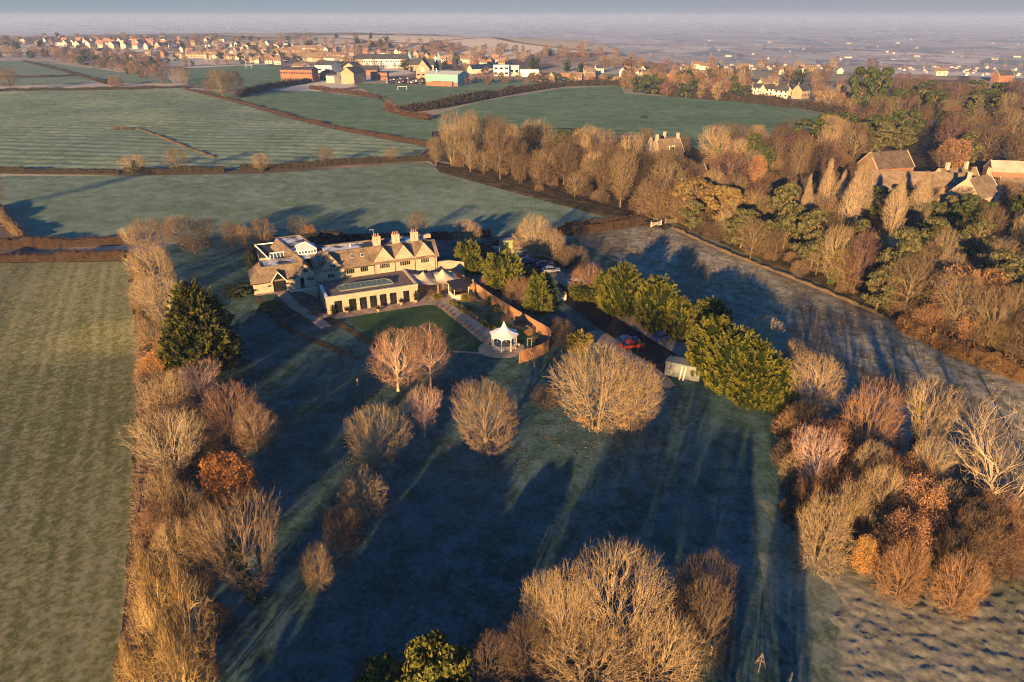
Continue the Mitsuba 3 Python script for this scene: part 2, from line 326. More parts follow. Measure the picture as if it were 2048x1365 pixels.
    if leaves or ivy:
        ms, cs = [], []
        if leaves:
            jj = g.integers(0, len(pos), leaves); pl = pos[jj] + g.normal(0, 0.25, (leaves, 3))
            if leaf_low < 1: pl = pl[pl[:, 2] < z0 + zh * leaf_low * g.uniform(0.6, 1, len(pl))]
            ms, cs = flakes(g, pl, leaf_s, leaf_c[0], leaf_c[1])
            ms, cs = [ms], [cs]
        if ivy:
            z = g.uniform(0, h * 0.72, ivy); a = g.uniform(0, 2 * math.pi, ivy); k = g.integers(0, stems, ivy)
            cx = np.stack([np.interp(z, S[0, :, 2], S[0, :, 0]), np.interp(z, S[0, :, 2], S[0, :, 1]), z], -1)
            rr = r * 0.17 * (1.1 - z / h) * np.sqrt(g.uniform(0.1, 1, ivy))
            m, c = flakes(g, cx + np.stack([rr * np.cos(a), rr * np.sin(a), z * 0], -1), 0.26, (0.05, 0.075, 0.018), (0.12, 0.14, 0.035))
            ms.append(m); cs.append(c)
        out['leaves'] = (cat_mesh(ms), np.vstack(cs))
    return out
def flakes(g, p, size, c0, c1, nrm=None):
    """small leaf clumps: one bent pair of triangles at each point"""
    n = len(p); d = g.normal(size=(n, 3)) if nrm is None else nrm + g.normal(0, 0.55, (n, 3)); d /= np.linalg.norm(d, axis=1, keepdims=True)
    a = np.cross(d, g.normal(size=(n, 3))); a /= np.linalg.norm(a, axis=1, keepdims=True) + 1e-9; b = np.cross(d, a)
    s = size * g.uniform(0.55, 1.3, (n, 1))
    v = np.stack([p - a * s, p + b * s * 0.6 + d * s * 0.25, p + a * s, p - b * s * 0.6 + d * s * 0.25], 1).reshape(-1, 3)
    i = np.arange(n)[:, None] * 4
    f = np.vstack([i + [0, 1, 3], i + [1, 2, 3]])
    c = np.array(c0) + (np.array(c1) - np.array(c0)) * g.uniform(0, 1, (n, 1))
    return (v, f), np.repeat(c, 4, 0)
def frond_tree(seed, h=10.0, r=4.0, n=7000, shape='cone', fl=0.9, c0=(0.045, 0.065, 0.012), c1=(0.17, 0.17, 0.03), lump=0.28, upw=0.75, nl=26, trunk_c=(0.14, 0.09, 0.06), base=0.02, per=24):
    """A dense conifer: sprays of foliage over an uneven mass, with a dark inner mass and a trunk"""
    g = np.random.default_rng(seed)
    def prof(t):
        if shape == 'cone': return (1 - t) ** 0.75 * np.clip(t * 9 + 0.55, 0, 1)
        if shape == 'block': return np.clip((1 - t) * 2.2, 0, 1) ** 0.6 * np.clip(t * 8 + 0.6, 0, 1)
        return np.sqrt(np.clip(1 - (2 * t - 1) ** 2, 0, 1))
    nd = np.stack([np.cos(g.uniform(0, 6.28, nl)), np.sin(g.uniform(0, 6.28, nl)), g.uniform(0, 1, nl)], -1)
    na = g.uniform(-0.6, 1, nl)
    def lf(ph, t):
        dx = np.cos(ph)[..., None] - nd[:, 0]; dy = np.sin(ph)[..., None] - nd[:, 1]; dz = (t[..., None] - nd[:, 2]) * 2.4
        return 1 + lump * np.tanh((np.exp(-(dx ** 2 + dy ** 2 + dz ** 2) * 7) * na).sum(-1))
    # sprays, gathered in plumes that rise outwards from the mass
    n = int(n * 1.5); m_ = max(12, n // per); t = g.beta(1.0, 1.3, m_); ph = g.uniform(0, 2 * math.pi, m_); rr = prof(t) * r * lf(ph, t) * g.uniform(0.78, 0.92, m_)
    c = np.stack([rr * np.cos(ph), rr * np.sin(ph), h * (base + (1 - base) * t * 0.93)], -1); o_ = np.stack([np.cos(ph), np.sin(ph), 0 * ph], -1)
    ax = o_ * 0.8 + np.array([0, 0, upw]) + g.normal(0, 0.22, (m_, 3)); ax /= np.linalg.norm(ax, axis=1, keepdims=True)
    k_ = np.repeat(np.arange(m_), per)[:n]; n = len(k_); u = g.uniform(0, 1, (n, 1)); pl = (fl * 1.75 * g.uniform(0.7, 1.3, m_))[k_, None]
    p = c[k_] + ax[k_] * u * pl + g.normal(0, 1, (n, 3)) * pl * 0.17 * (1.05 - u)
    out = o_[k_]; d = ax[k_] + g.normal(0, 0.30, (n, 3)); d /= np.linalg.norm(d, axis=1, keepdims=True)
    L = fl * 0.62 * g.uniform(0.5, 1.25, (n, 1)); a = np.cross(d, out + g.normal(0, 0.4, (n, 3))); a /= np.linalg.norm(a, axis=1, keepdims=True) + 1e-9
    w = L * 0.26; up_ = np.cross(a, d)
    v = np.stack([p, p + d * L * 0.55 + a * w, p + d * L + up_ * L * 0.1, p + d * L * 0.55 - a * w, p + d * L * 0.62 + up_ * w * 0.8], 1).reshape(-1, 3)
    i = np.arange(n)[:, None] * 5
    f = np.vstack([i + [0, 1, 4], i + [1, 2, 4], i + [2, 3, 4], i + [3, 0, 4]])
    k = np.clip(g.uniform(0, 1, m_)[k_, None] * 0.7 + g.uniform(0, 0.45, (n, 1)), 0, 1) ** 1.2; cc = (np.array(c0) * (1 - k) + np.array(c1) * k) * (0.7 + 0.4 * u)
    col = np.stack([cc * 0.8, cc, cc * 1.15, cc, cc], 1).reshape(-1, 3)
    # inner mass
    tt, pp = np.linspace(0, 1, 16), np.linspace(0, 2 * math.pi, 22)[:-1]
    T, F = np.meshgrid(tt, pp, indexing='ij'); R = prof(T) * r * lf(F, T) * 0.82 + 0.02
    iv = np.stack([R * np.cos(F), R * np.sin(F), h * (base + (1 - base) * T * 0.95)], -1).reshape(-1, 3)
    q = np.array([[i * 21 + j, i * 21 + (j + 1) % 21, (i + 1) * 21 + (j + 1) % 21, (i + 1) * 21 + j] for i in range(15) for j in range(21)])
    crown = cat_mesh([(v, f), (iv, q)])
    tz = np.array([[[0, 0, -0.4], [0, 0, h * 0.5], [0, 0, h * 0.9]]]); tm = tubes(tz, np.array([[h * 0.022, h * 0.015, 0.03]]), 6)
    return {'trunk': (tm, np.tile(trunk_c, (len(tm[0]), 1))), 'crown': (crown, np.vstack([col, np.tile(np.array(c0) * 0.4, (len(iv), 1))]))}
def lump_tree(seed, h=14.0, r=5.5, lumps=34, per=130, size=0.5, c0=(0.06, 0.07, 0.02), c1=(0.19, 0.17, 0.06), base=0.12, shape='globe', limb_c=(0.22, 0.16, 0.10)):
    """A leafy evergreen with separate foliage clumps carried on limbs"""
    g = np.random.default_rng(seed); P = PROF[shape]
    t = g.uniform(0.06, 0.97, lumps); ph = g.uniform(0, 6.283, lumps); s = np.sqrt(g.uniform(0.25, 1, lumps)); rr = P(t) * r * s * 0.85
    c = np.stack([rr * np.cos(ph), rr * np.sin(ph), h * (base + (1 - base) * t * 0.93)], -1)
    cr = r * g.uniform(0.20, 0.36, lumps) * (1.1 - 0.3 * t)
    n = lumps * per; k = np.repeat(np.arange(lumps), per); d = g.normal(size=(n, 3)); d[:, 2] = np.abs(d[:, 2]) * 1.0 - 0.35; d /= np.linalg.norm(d, axis=1, keepdims=True)
    p = c[k] + d * (cr[k] * g.uniform(0.75, 1.05, n))[:, None] * np.array([1.1, 1.1, 0.75])
    m, col = flakes(g, p, size, c0, c1, nrm=d)
    ico = trimesh.creation.icosphere(1, 1.0); iv, jf = np.array(ico.vertices), np.array(ico.faces)
    inner = [(c[i] + iv * cr[i] * np.array([0.9, 0.9, 0.62]), jf) for i in range(lumps)]
    inner = cat_mesh(inner)
    st = np.array([[[0, 0, -0.4], [0.02 * h, 0, h * 0.25], [0, 0.02 * h, h * 0.5], [0, 0, h * 0.85]]])
    limbs = [tubes(st, np.array([[h * .022, h * .018, h * .012, .05]]), 6)]
    b = np.stack([np.stack([np.zeros(lumps), np.zeros(lumps), np.clip(c[:, 2] - cr * 1.6, 0.15 * h, 0.8 * h)], -1), c * 0.5 + np.array([0, 0, 0.3]) * c[:, 2:] , c], 1)
    b[:, 1, 2] = (b[:, 0, 2] + b[:, 2, 2]) / 2
    limbs.append(tubes(b, np.tile([h * 0.008, h * 0.006, 0.02], (lumps, 1)), 4))
    lm = cat_mesh(limbs)
    return {'trunk': (lm, np.tile(limb_c, (len(lm[0]), 1))), 'crown': (cat_mesh([m, inner]), np.vstack([col, np.tile(np.array(c0) * 0.8, (len(inner[0]), 1))]))}
GROUPS = {}
def group(name, parts, h, r):
    scene['kind_' + name] = {'type': 'shapegroup', **{k: mikit.ply(m, 'm_plant', smooth=False, color=np.clip(c, 0, 1)) for k, (m, c) in parts.items()}}
    GROUPS[name] = (h, r)
def plant(kind, key, x, y, h, r, label, cat, grp=None, seed=None, sink=0.0, rot=None):
    key = num(key); H, R = GROUPS[kind]
    g = rng_of(key, x, y, seed)
    rot = g.uniform(0, 360) if rot is None else rot
    scene[key] = {'type': 'instance', 'shapegroup': {'type': 'ref', 'id': 'kind_' + kind},
                  'to_world': T4().translate([float(x), float(y), gz(x, y) - sink]).rotate([0, 0, 1], float(rot)).scale([float(r / R * g.uniform(.88, 1.12)), float(r / R * g.uniform(.88, 1.12)), float(h / H)])}
    tag(key, label, cat, grp)
    return key

# near, detailed kinds
TAN = dict(trunk_c=(0.27, 0.21, 0.14), twig_c=(0.42, 0.31, 0.19), tip_c=(0.43, 0.30, 0.18))
PALE = dict(trunk_c=(0.36, 0.29, 0.21), twig_c=(0.46, 0.36, 0.24), tip_c=(0.44, 0.32, 0.20))
REDB = dict(trunk_c=(0.26, 0.19, 0.13), twig_c=(0.32, 0.19, 0.12), tip_c=(0.33, 0.15, 0.09))
BRWN = dict(trunk_c=(0.20, 0.15, 0.11), twig_c=(0.30, 0.21, 0.14), tip_c=(0.29, 0.18, 0.115))
DARK = dict(trunk_c=(0.12, 0.09, 0.07), twig_c=(0.17, 0.125, 0.09), tip_c=(0.17, 0.11, 0.08))
GOLD = dict(trunk_c=(0.34, 0.25, 0.13), twig_c=(0.44, 0.31, 0.15), tip_c=(0.45, 0.29, 0.13))
PURP = dict(trunk_c=(0.26, 0.19, 0.17), twig_c=(0.27, 0.15, 0.13), tip_c=(0.25, 0.12, 0.115))
ORNG = ((0.42, 0.17, 0.05), (0.60, 0.28, 0.09))
group('globe_a', bare_tree(1, 12, 5.6, K=(16, 110, 700, 3000), tw=4, lump=0.32, base=0.10, trunk_r=0.022, **BRWN), 12, 5.6)
group('globe_b', bare_tree(2, 11, 5.2, K=(16, 110, 700, 3000), tw=4, lump=0.32, base=0.06, trunk_r=0.022, stems=2, **TAN), 11, 5.2)
group('multi', bare_tree(3, 12, 7.5, stems=3, K=(20, 140, 900, 4200), tw=4, lump=0.25, base=0.08, leaves=1500, leaf_c=ORNG, leaf_low=0.35, leaf_s=0.14, **TAN), 12, 7.5)
group('multi_b', bare_tree(33, 12, 7.5, stems=5, K=(22, 160, 1100, 5200), tw=4, lump=0.30, base=0.05, shape='bush', **TAN), 12, 7.5)
group('spread', bare_tree(4, 9, 6.0, stems=3, shape='vase', K=(18, 120, 650, 2400), tw=4, base=0.06, lump=0.3, **PALE), 9, 6)
group('spread_b', bare_tree(5, 12, 7.0, stems=2, shape='vase', K=(16, 120, 700, 2800), tw=4, base=0.08, lump=0.35, ivy=350, **BRWN), 12, 7)
group('redbush', bare_tree(6, 8, 4.5, stems=4, shape='bush', K=(18, 110, 700, 3000), tw=5, base=0.05, **REDB), 8, 4.5)
group('orangebush', bare_tree(7, 7, 4.2, stems=5, shape='bush', K=(18, 110, 700, 2600), tw=5, base=0.04, trunk_c=(0.28, 0.17, 0.10), twig_c=(0.38, 0.225, 0.125), tip_c=(0.40, 0.21, 0.11)), 7, 4.2)
group('tanbush', bare_tree(8, 7, 4.2, stems=4, shape='bush', K=(18, 110, 700, 2600), tw=5, base=0.04, **TAN), 7, 4.2)
group('darkbush', bare_tree(9, 7, 4.2, stems=4, shape='bush', K=(16, 100, 600, 2400), tw=5, base=0.03, **DARK), 7, 4.2)
group('birch', bare_tree(10, 13, 4.6, K=(13, 80, 520, 2600), tw=5, base=0.12, lump=0.45, up=0.55, shape='globe', trunk_c=(0.60, 0.46, 0.35), twig_c=(0.34, 0.19, 0.13), tip_c=(0.36, 0.16, 0.11), trunk_r=0.017, tw_w=0.026), 13, 4.6)
group('whitestem', bare_tree(11, 9, 4.4, stems=2, shape='vase', K=(14, 90, 500, 2000), tw=4, base=0.16, up=0.5, trunk_c=(0.60, 0.48, 0.42), twig_c=(0.52, 0.34, 0.28), tip_c=(0.50, 0.24, 0.20)), 9, 4.4)
group('willowy', bare_tree(12, 11, 4.2, stems=2, shape='poplar', K=(16, 100, 520, 2100), tw=4, base=0.06, up=0.9, lump=0.4, **GOLD), 11, 4.2)
group('oakleaf', bare_tree(13, 8, 4.6, K=(14, 90, 450, 1600), tw=2, base=0.14, leaves=9000, leaf_c=((0.28, 0.115, 0.045), (0.44, 0.19, 0.07)), leaf_s=0.15, **BRWN), 8, 4.6)
group('yellowleaf', bare_tree(14, 6, 3.4, stems=4, shape='bush', K=(14, 80, 400, 1500), tw=3, base=0.05, leaves=6000, leaf_c=((0.48, 0.23, 0.06), (0.62, 0.33, 0.10)), leaf_s=0.13, **TAN), 6, 3.4)
group('orangeleaf', bare_tree(15, 9, 5.0, stems=2, shape='bush', K=(16, 100, 600, 2400), tw=3, base=0.06, leaves=4500, leaf_c=((0.32, 0.165, 0.09), (0.46, 0.25, 0.13)), leaf_s=0.14, trunk_c=(0.30, 0.19, 0.12), twig_c=(0.40, 0.23, 0.14), tip_c=(0.44, 0.23, 0.13)), 9, 5)
group('ivyvase', bare_tree(16, 9, 4.6, stems=3, shape='vase', K=(16, 100, 560, 2200), tw=4, base=0.08, ivy=700, **TAN), 9, 4.6)
group('veteran', bare_tree(17, 13, 9.0, stems=2, shape='vase', K=(16, 90, 480, 1900), tw=3, base=0.10, up=0.15, lump=0.55, trunk_c=(0.42, 0.33, 0.24), twig_c=(0.48, 0.37, 0.25), tip_c=(0.46, 0.33, 0.21), trunk_r=0.022), 13, 9)
group('deadlimb', bare_tree(18, 12, 6.0, K=(7, 22, 60, 160), tw=1, base=0.3, up=0.2, lump=0.6, trunk_c=(0.50, 0.42, 0.33), twig_c=(0.52, 0.42, 0.32), tip_c=(0.50, 0.40, 0.30), trunk_r=0.02), 12, 6)
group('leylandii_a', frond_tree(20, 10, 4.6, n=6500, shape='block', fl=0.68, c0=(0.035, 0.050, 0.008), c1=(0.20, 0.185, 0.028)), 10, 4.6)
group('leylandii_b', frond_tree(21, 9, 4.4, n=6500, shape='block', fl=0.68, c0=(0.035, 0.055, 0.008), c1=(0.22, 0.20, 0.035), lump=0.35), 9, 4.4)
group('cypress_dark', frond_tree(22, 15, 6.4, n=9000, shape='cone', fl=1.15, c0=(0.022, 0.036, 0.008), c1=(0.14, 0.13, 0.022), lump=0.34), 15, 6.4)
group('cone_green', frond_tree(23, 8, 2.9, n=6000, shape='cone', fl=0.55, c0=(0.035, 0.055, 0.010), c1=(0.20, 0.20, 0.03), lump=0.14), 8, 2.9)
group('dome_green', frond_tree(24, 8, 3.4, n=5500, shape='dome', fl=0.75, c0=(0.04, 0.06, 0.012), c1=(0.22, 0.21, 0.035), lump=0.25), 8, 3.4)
group('bluegreen', frond_tree(25, 6, 1.6, n=2200, shape='cone', fl=0.6, c0=(0.02, 0.035, 0.025), c1=(0.06, 0.09, 0.06), lump=0.3, upw=0.1), 6, 1.6)
group('yellow_con', frond_tree(26, 5, 1.8, n=2400, shape='dome', fl=0.6, c0=(0.16, 0.13, 0.02), c1=(0.42, 0.33, 0.06), lump=0.3), 5, 1.8)
group('ivy_dome', lump_tree(27, 6, 4.0, lumps=40, per=170, size=0.24, c0=(0.045, 0.055, 0.012), c1=(0.20, 0.19, 0.04), base=0.0), 6, 4)
# wood kinds
WK = (11, 60, 230, 620)
for nm, sd, pal, kw in [('wood_brown', 40, BRWN, {}), ('wood_tan', 41, TAN, {}), ('wood_pale', 42, PALE, dict(shape='vase', stems=2)), ('wood_tan_b', 43, TAN, dict(shape='vase')),
                        ('wood_purple', 44, PURP, {}), ('wood_dark', 45, DARK, {}), ('wood_gold', 46, GOLD, dict(stems=2)), ('wood_brown_b', 47, BRWN, dict(shape='vase', stems=2))]:
    group(nm, bare_tree(sd, 13, 5.0, K=WK, tw=4, base=0.14, lump=0.3, tl=0.95, tw_w=0.06, **{k: tuple(.60 * q for q in v) for k, v in pal.items()}, **kw), 13, 5)
group('wood_orange', bare_tree(48, 11, 4.6, K=(12, 60, 260, 800), tw=2, base=0.1, leaves=4200, leaf_c=((0.28, 0.14, 0.07), (0.42, 0.225, 0.115)), leaf_s=0.2, **BRWN), 11, 4.6)
group('wood_ivy', bare_tree(49, 13, 4.6, K=WK, tw=3, base=0.12, tl=1.0, tw_w=0.06, ivy=1500, **TAN), 13, 4.6)
group('wood_poplar', bare_tree(50, 14, 2.6, stems=2, shape='poplar', K=(14, 80, 380, 1300), tw=4, base=0.06, up=1.2, lump=0.3, tl=1.0, tw_w=0.05, trunk_c=(0.40, 0.31, 0.22), twig_c=(0.46, 0.35, 0.24), tip_c=(0.47, 0.35, 0.24)), 14, 2.6)
group('wood_bush', bare_tree(51, 5, 4.0, stems=4, shape='bush', K=(14, 70, 300, 900), tw=5, base=0.03, tl=0.8, tw_w=0.05, **BRWN), 5, 4)
group('under_bush', bare_tree(55, 4, 3.2, stems=4, shape='bush', K=(12, 60, 260, 800), tw=3, base=0.02, tl=0.7, tw_w=0.05, **DARK), 4, 3.2)
group('pine', lump_tree(52, 13, 5.4, lumps=36, per=95, size=0.42, c0=(0.055, 0.060, 0.026), c1=(0.165, 0.150, 0.070)), 13, 5.4)
group('pine_gold', lump_tree(53, 12, 5.4, lumps=34, per=95, size=0.42, c0=(0.11, 0.08, 0.032), c1=(0.26, 0.185, 0.085)), 12, 5.4)
group('yew', lump_tree(54, 10, 4.6, lumps=34, per=85, size=0.45, c0=(0.022, 0.036, 0.014), c1=(0.09, 0.105, 0.035), base=0.02), 10, 4.6)
# far kinds
FK = (8, 36, 110)
for nm, sd, pal in [('far_brown', 60, BRWN), ('far_tan', 61, TAN), ('far_purple', 62, PURP), ('far_dark', 63, DARK)]:
    group(nm, bare_tree(sd, 11, 4.8, K=FK, tw=9, base=0.1, tl=1.7, tw_w=0.22, **pal), 11, 4.8)
group('far_bush', bare_tree(64, 4, 3.6, stems=3, shape='bush', K=(8, 30, 90), tw=7, base=0.0, tl=1.0, tw_w=0.22, **BRWN), 4, 3.6)
group('far_conifer', frond_tree(65, 12, 3.6, n=520, fl=2.2, c0=(0.02, 0.035, 0.018), c1=(0.07, 0.085, 0.035), lump=0.3), 12, 3.6)
group('far_yew', lump_tree(66, 9, 4.4, lumps=14, per=34, size=0.9, c0=(0.02, 0.035, 0.018), c1=(0.075, 0.09, 0.035), base=0.0), 9, 4.4)

# ------------------------------------------------------------------ the setting: ground, fields, lawns, drive
def n2(p, sc, seed=0): return meshkit.fbm(np.column_stack([p * sc, np.zeros(len(p))]), 3, seed) - 0.5
def drape(poly, res, off, disp=None, seed=0, jitter=0.25, wob=0.0):
    """a sheet over the terrain inside poly (metres), with points every res metres"""
    pg = Polygon(poly).buffer(0)
    if wob:
        n = int(pg.exterior.length / max(res, wob * 0.4)); e = np.array([pg.exterior.interpolate(i / n, normalized=True).coords[0] for i in range(n)])
        e = e + wob * np.stack([n2(e, 0.55 / wob, 21), n2(e, 0.55 / wob, 22)], 1) * 2.4 + wob * np.stack([n2(e, 1.7 / wob, 23), n2(e, 1.7 / wob, 24)], 1)
        pg = Polygon(e).buffer(0)
    if pg.geom_type != 'Polygon': pg = max(pg.geoms, key=lambda q: q.area)
    g = np.random.default_rng(seed); x0, y0, x1, y1 = pg.bounds
    X, Y = np.meshgrid(np.arange(x0, x1, res), np.arange(y0, y1, res)); p = np.stack([X.ravel(), Y.ravel()], 1)
    p = p + g.uniform(-jitter, jitter, p.shape) * res
    p = p[shapely.contains_xy(pg.buffer(-0.4 * res), p[:, 0], p[:, 1])]
    n = max(8, int(pg.exterior.length / res)); e = np.array([pg.exterior.interpolate(i / n, normalized=True).coords[0] for i in range(n)])
    e = np.vstack([e, np.array(pg.exterior.coords)[:-1]])
    pts = np.vstack([p, e]) if len(p) else e
    pts = pts[np.unique(np.round(pts, 3), axis=0, return_index=True)[1]]
    tri = Delaunay(pts).simplices; c = pts[tri].mean(1)
    tri = tri[shapely.contains_xy(pg, c[:, 0], c[:, 1])]
    a, b, c = pts[tri[:, 0]], pts[tri[:, 1]], pts[tri[:, 2]]
    cr = (b[:, 0] - a[:, 0]) * (c[:, 1] - a[:, 1]) - (b[:, 1] - a[:, 1]) * (c[:, 0] - a[:, 0])
    tri = np.where(cr[:, None] < 0, tri[:, ::-1], tri)[np.abs(cr) > 1e-6]
    z = terrain(pts[:, 0], pts[:, 1]) + off
    if disp is not None:
        edge = np.minimum(1, shapely.distance(shapely.points(pts), pg.exterior) / 1.5)
        z = z + disp(pts) * edge - max(off - .03, 0) * (1 - edge)
    return np.column_stack([pts, z]), tri
def struct(name, mesh, m, smooth=True, label=None):
    k = add(num(name), mesh, m, smooth)
    labels[k] = {'kind': 'structure', **({'label': label} if label else {})}
    return k
def ridges(ang, per, amp):
    c, s = math.cos(math.radians(ang)), math.sin(math.radians(ang))
    return lambda p: amp * np.sin(2 * math.pi * ((p[:, 0] * c + p[:, 1] * s) / per + 0.8 * n2(p, 0.02))) * (0.6 + n2(p, 0.03, 5)) + 0.25 * n2(p, 0.35, 3)
# one sheet to the horizon
rr = np.concatenate([np.linspace(0, 300, 61), np.geomspace(310, 26500, 165)])
aa = np.unique(np.concatenate([np.linspace(-180, 180, 61), np.linspace(-60, 60, 241)]))
Rg, Ag = np.meshgrid(rr, np.radians(aa[:-1]), indexing='ij')
gx, gy = Rg * np.sin(Ag), Rg * np.cos(Ag)
keep_y = np.maximum(gy, -3200)
gzz = terrain(gx, keep_y) - np.where(Rg < 760, 0.35, 0.0)
nv = len(aa) - 1
q = np.array([[i * nv + j, (i + 1) * nv + j, (i + 1) * nv + (j + 1) % nv, i * nv + (j + 1) % nv] for i in range(len(rr) - 1) for j in range(nv)])[:, ::-1]
struct('ground', (np.stack([gx, keep_y, gzz], -1).reshape(-1, 3), q), 'm_ground', True, 'open countryside and vale running back to the hazy horizon')

tuss = lambda p: 0.24 * n2(p @ np.array([[.9, -.4], [.6, 1.4]]), 1.1, 2) + 0.34 * np.maximum(n2(p, 1.3, 4), 0)
struct('arable_field', drape([(-91.42, 156.14), (-72.57, 120.55), (-58.19, 90.81), (-47.61, 69.04), (-40.39, 52.72), (-35.94, 42.43), (-60, 20), (-110, 20), (-190, 90), (-190, 168), (-135.82, 159.80), (-111.74, 160.77)], 0.8, 0.02,
       lambda p: 0.06 * n2(np.stack([p @ [.9, .435], p @ [-.435, .9] * .25], 1), 0.9, 7) + 0.12 * n2(p, 1.8, 8) + 0.02 * np.sin((p @ [.9, .435]) * 3.4 + 3 * n2(p, .1, 2))), 'm_arable', True, 'winter crop field with faint drilled rows left of the hedge')
struct('lawn', drape([(-90.06, 162.80), (-86.32, 176.98), (-52.55, 180.69), (-3.31, 182.57), (22.72, 180.69), (30.74, 148.51), (38.46, 120.65), (42.56, 93.86), (43.84, 69.04), (36.98, 57.75), (35.62, 50.11), (30, 28), (-27, 28), (-33, 42), (-38.31, 52.72), (-45.41, 69.04), (-57.49, 93.86)], 1.1, 0.0,
       lambda p: 0.10 * n2(p, 0.8, 9)), 'm_lawn', True, 'frosty shaded lawn in front of the stone house')
struct('rough_pasture', drape([(31.08, 50.11), (31.98, 57.75), (39.43, 69.04), (55.17, 69.04), (65.08, 65.25), (75, 70), (75, 28), (24, 28)], 0.32, 0.18, tuss, wob=5.0), 'm_pasture', True, 'tussocky frosted pasture in the low sun')
struct('grass_margin', drape([(29.96, 73.14), (36.28, 69.04), (36.53, 63.47), (33.09, 57.75), (35.90, 54.10), (36.53, 48.86), (34, 28), (17, 28), (27.05, 50.11), (28.09, 57.75)], 0.5, 0.10, lambda p: 0.12 * n2(p, 0.9, 15), wob=6.0), 'm_margin', True, 'half lit rough grass between lawn and pasture')
struct('right_field', drape([(17.24, 180.69), (23.03, 183.52), (38.66, 193.53), (46.21, 191.45), (55.55, 170.95), (68.58, 142.12), (75.98, 121.84), (78.22, 108.82), (85.20, 99.60), (110, 92), (110, 70), (61.32, 64.35), (56.04, 70.54), (48.61, 82.52), (43.35, 93.86), (38.77, 121.84), (30.97, 149.85)], 0.75, 0.03,
       lambda p: 0.20 * n2(p @ np.array([[.9, -.4], [.6, 1.4]]), 0.55, 12) + 0.10 * n2(p, 1.4, 13)), 'm_right_field', True, 'sloping frosted meadow streaked with long tree shadows')
struct('field', drape([(-192.59, 262.37), (-147.74, 262.37), (-97.42, 266.04), (-65.11, 277.60), (-36.16, 287.97), (-23.82, 264.19), (4.43, 231.67), (32.48, 201.12), (13.44, 185.45), (-8.84, 182.57), (-52.31, 179.77), (-100.11, 174.85), (-129.59, 177.04), (-157.52, 208.65), (-190, 200), (-200, 240)], 2.2, 0.0, lambda p: 0.35 * n2(p, 0.4, 14)), 'm_field', True, 'frosty pale green field behind the house')
struct('field', drape([(-548.20, 599.74), (-336.60, 591.34), (-277.50, 617.23), (-189.23, 499.66), (-122.92, 412.06), (-78.09, 362.16), (-37.97, 323.79), (-41.45, 296.78), (-82.27, 281.67), (-104.61, 275.61), (-153.51, 273.65), (-260.90, 271.71)], 2.4, 0.0, ridges(82, 9.0, 0.42)), 'm_field', True, 'ridged frosty field beyond the first hedge')
struct('field', drape([(-270.32, 608.37), (-213.63, 567.46), (-165.03, 591.34), (-97.39, 531.50), (-75.37, 460.73), (-45.16, 405.89), (-38.38, 331.95), (-80.82, 375.72), (-127.15, 427.17), (-198.29, 524.83)], 4, 0.1, ridges(60, 10.0, 0.2)), 'm_field_far', True, 'green field below the brick school buildings')
struct('field', drape([(-52.18, 427.17), (-22.78, 511.95), (40.30, 608.37), (94.58, 635.73), (88.75, 567.46), (167.49, 505.73), (199.73, 427.17), (189.65, 397.93), (85.74, 318.55), (-5.47, 318.55), (-43.60, 375.72)], 4, 0.1, ridges(100, 14.0, 0.2)), 'm_field_far', True, 'broad green field crossed by one dark track')
struct('playing_field', drape([(-384.60, 849.44), (-296.23, 939.01), (-210.36, 698.20), (-219.28, 583.17), (-269.84, 617.23)], 8, 0.25), 'm_field_far', True, 'rugby ground beside the town')
struct('playing_field', drape([(-148.26, 665.56), (-71.81, 635.73), (-6.71, 698.21), (44.60, 676.11), (33.28, 635.73), (-23.33, 524.83), (-72.15, 460.73), (-98.59, 538.34)], 7, 0.2), 'm_field_far', True, 'school sports field around the teal hall')
struct('field', drape([(-773.04, 929.47), (-642.22, 981.58), (-390.06, 698.21), (-394.02, 655.33), (-513.78, 608.37)], 8, 0.25), 'm_field', True)
struct('field', drape([(-635.99, 982.25), (-416.75, 787.79), (-360.93, 760.01), (-312.99, 665.56), (-367.90, 665.57), (-513.99, 833.34)], 8, 0.25), 'm_field', True)
# the drive, its pale verges, the garden paths
struct('road', drape([(-3.10, 168.86), (7.26, 153.63), (9.36, 148.51), (17.03, 134.77), (23.30, 121.84), (29.05, 110.62), (32.05, 104.41), (26.54, 100.81), (20.85, 113.31), (16.33, 122.55), (11.59, 133.10), (6.33, 144.62), (-1.63, 150.18)], 1.5, 0.115), 'm_asphalt', True, 'dark tarmac drive')
struct('verge', drape([(7.26, 153.63), (9.31, 159.05), (14.56, 148.51), (15.42, 139.10), (19.90, 137.34), (29.72, 120.65), (33.72, 109.41), (33.64, 102.23), (31.96, 104.04), (29.00, 110.42), (23.27, 121.60), (17.00, 134.49), (9.34, 148.18)], 1.0, 0.13, lambda p: 0.08 * n2(p, 0.9, 3), wob=0.8), 'm_gravel', True, 'pale dry verge along the drive')
struct('verge', drape([(15.30, 120.19), (17.58, 120.65), (20.89, 113.53), (26.58, 100.99), (27.74, 97.90), (25.01, 97.40), (19.26, 108.62), (15.58, 115.68)], 1.0, 0.13, lambda p: 0.08 * n2(p, 0.9, 3), wob=0.8), 'm_gravel', True, 'pale dry strip on the near side of the drive')
struct('yard', drape([(-15.52, 170.95), (-3.27, 179.77), (14.12, 175.26), (15.44, 159.05), (7.05, 148.51), (-4.51, 148.51), (-9.40, 153.63)], 1.5, 0.09), 'm_asphalt', True, 'shaded car park beside the house')
def hp(*ab): return [tuple(hw(a, b)) for a, b in ab]
struct('patio', drape(hp((-2.2, -1.4), (1.0, -3.0), (19.5, -3.0), (23.0, -4.6), (25.5, -3.8), (31.0, -5.6), (31.5, 3.5), (28, 10.4), (-0.2, 10.4), (-0.2, 0.6), (-2.2, 0.6)), 1.2, 0.10), 'm_paving', True, 'stone flagged patio along the garden room')
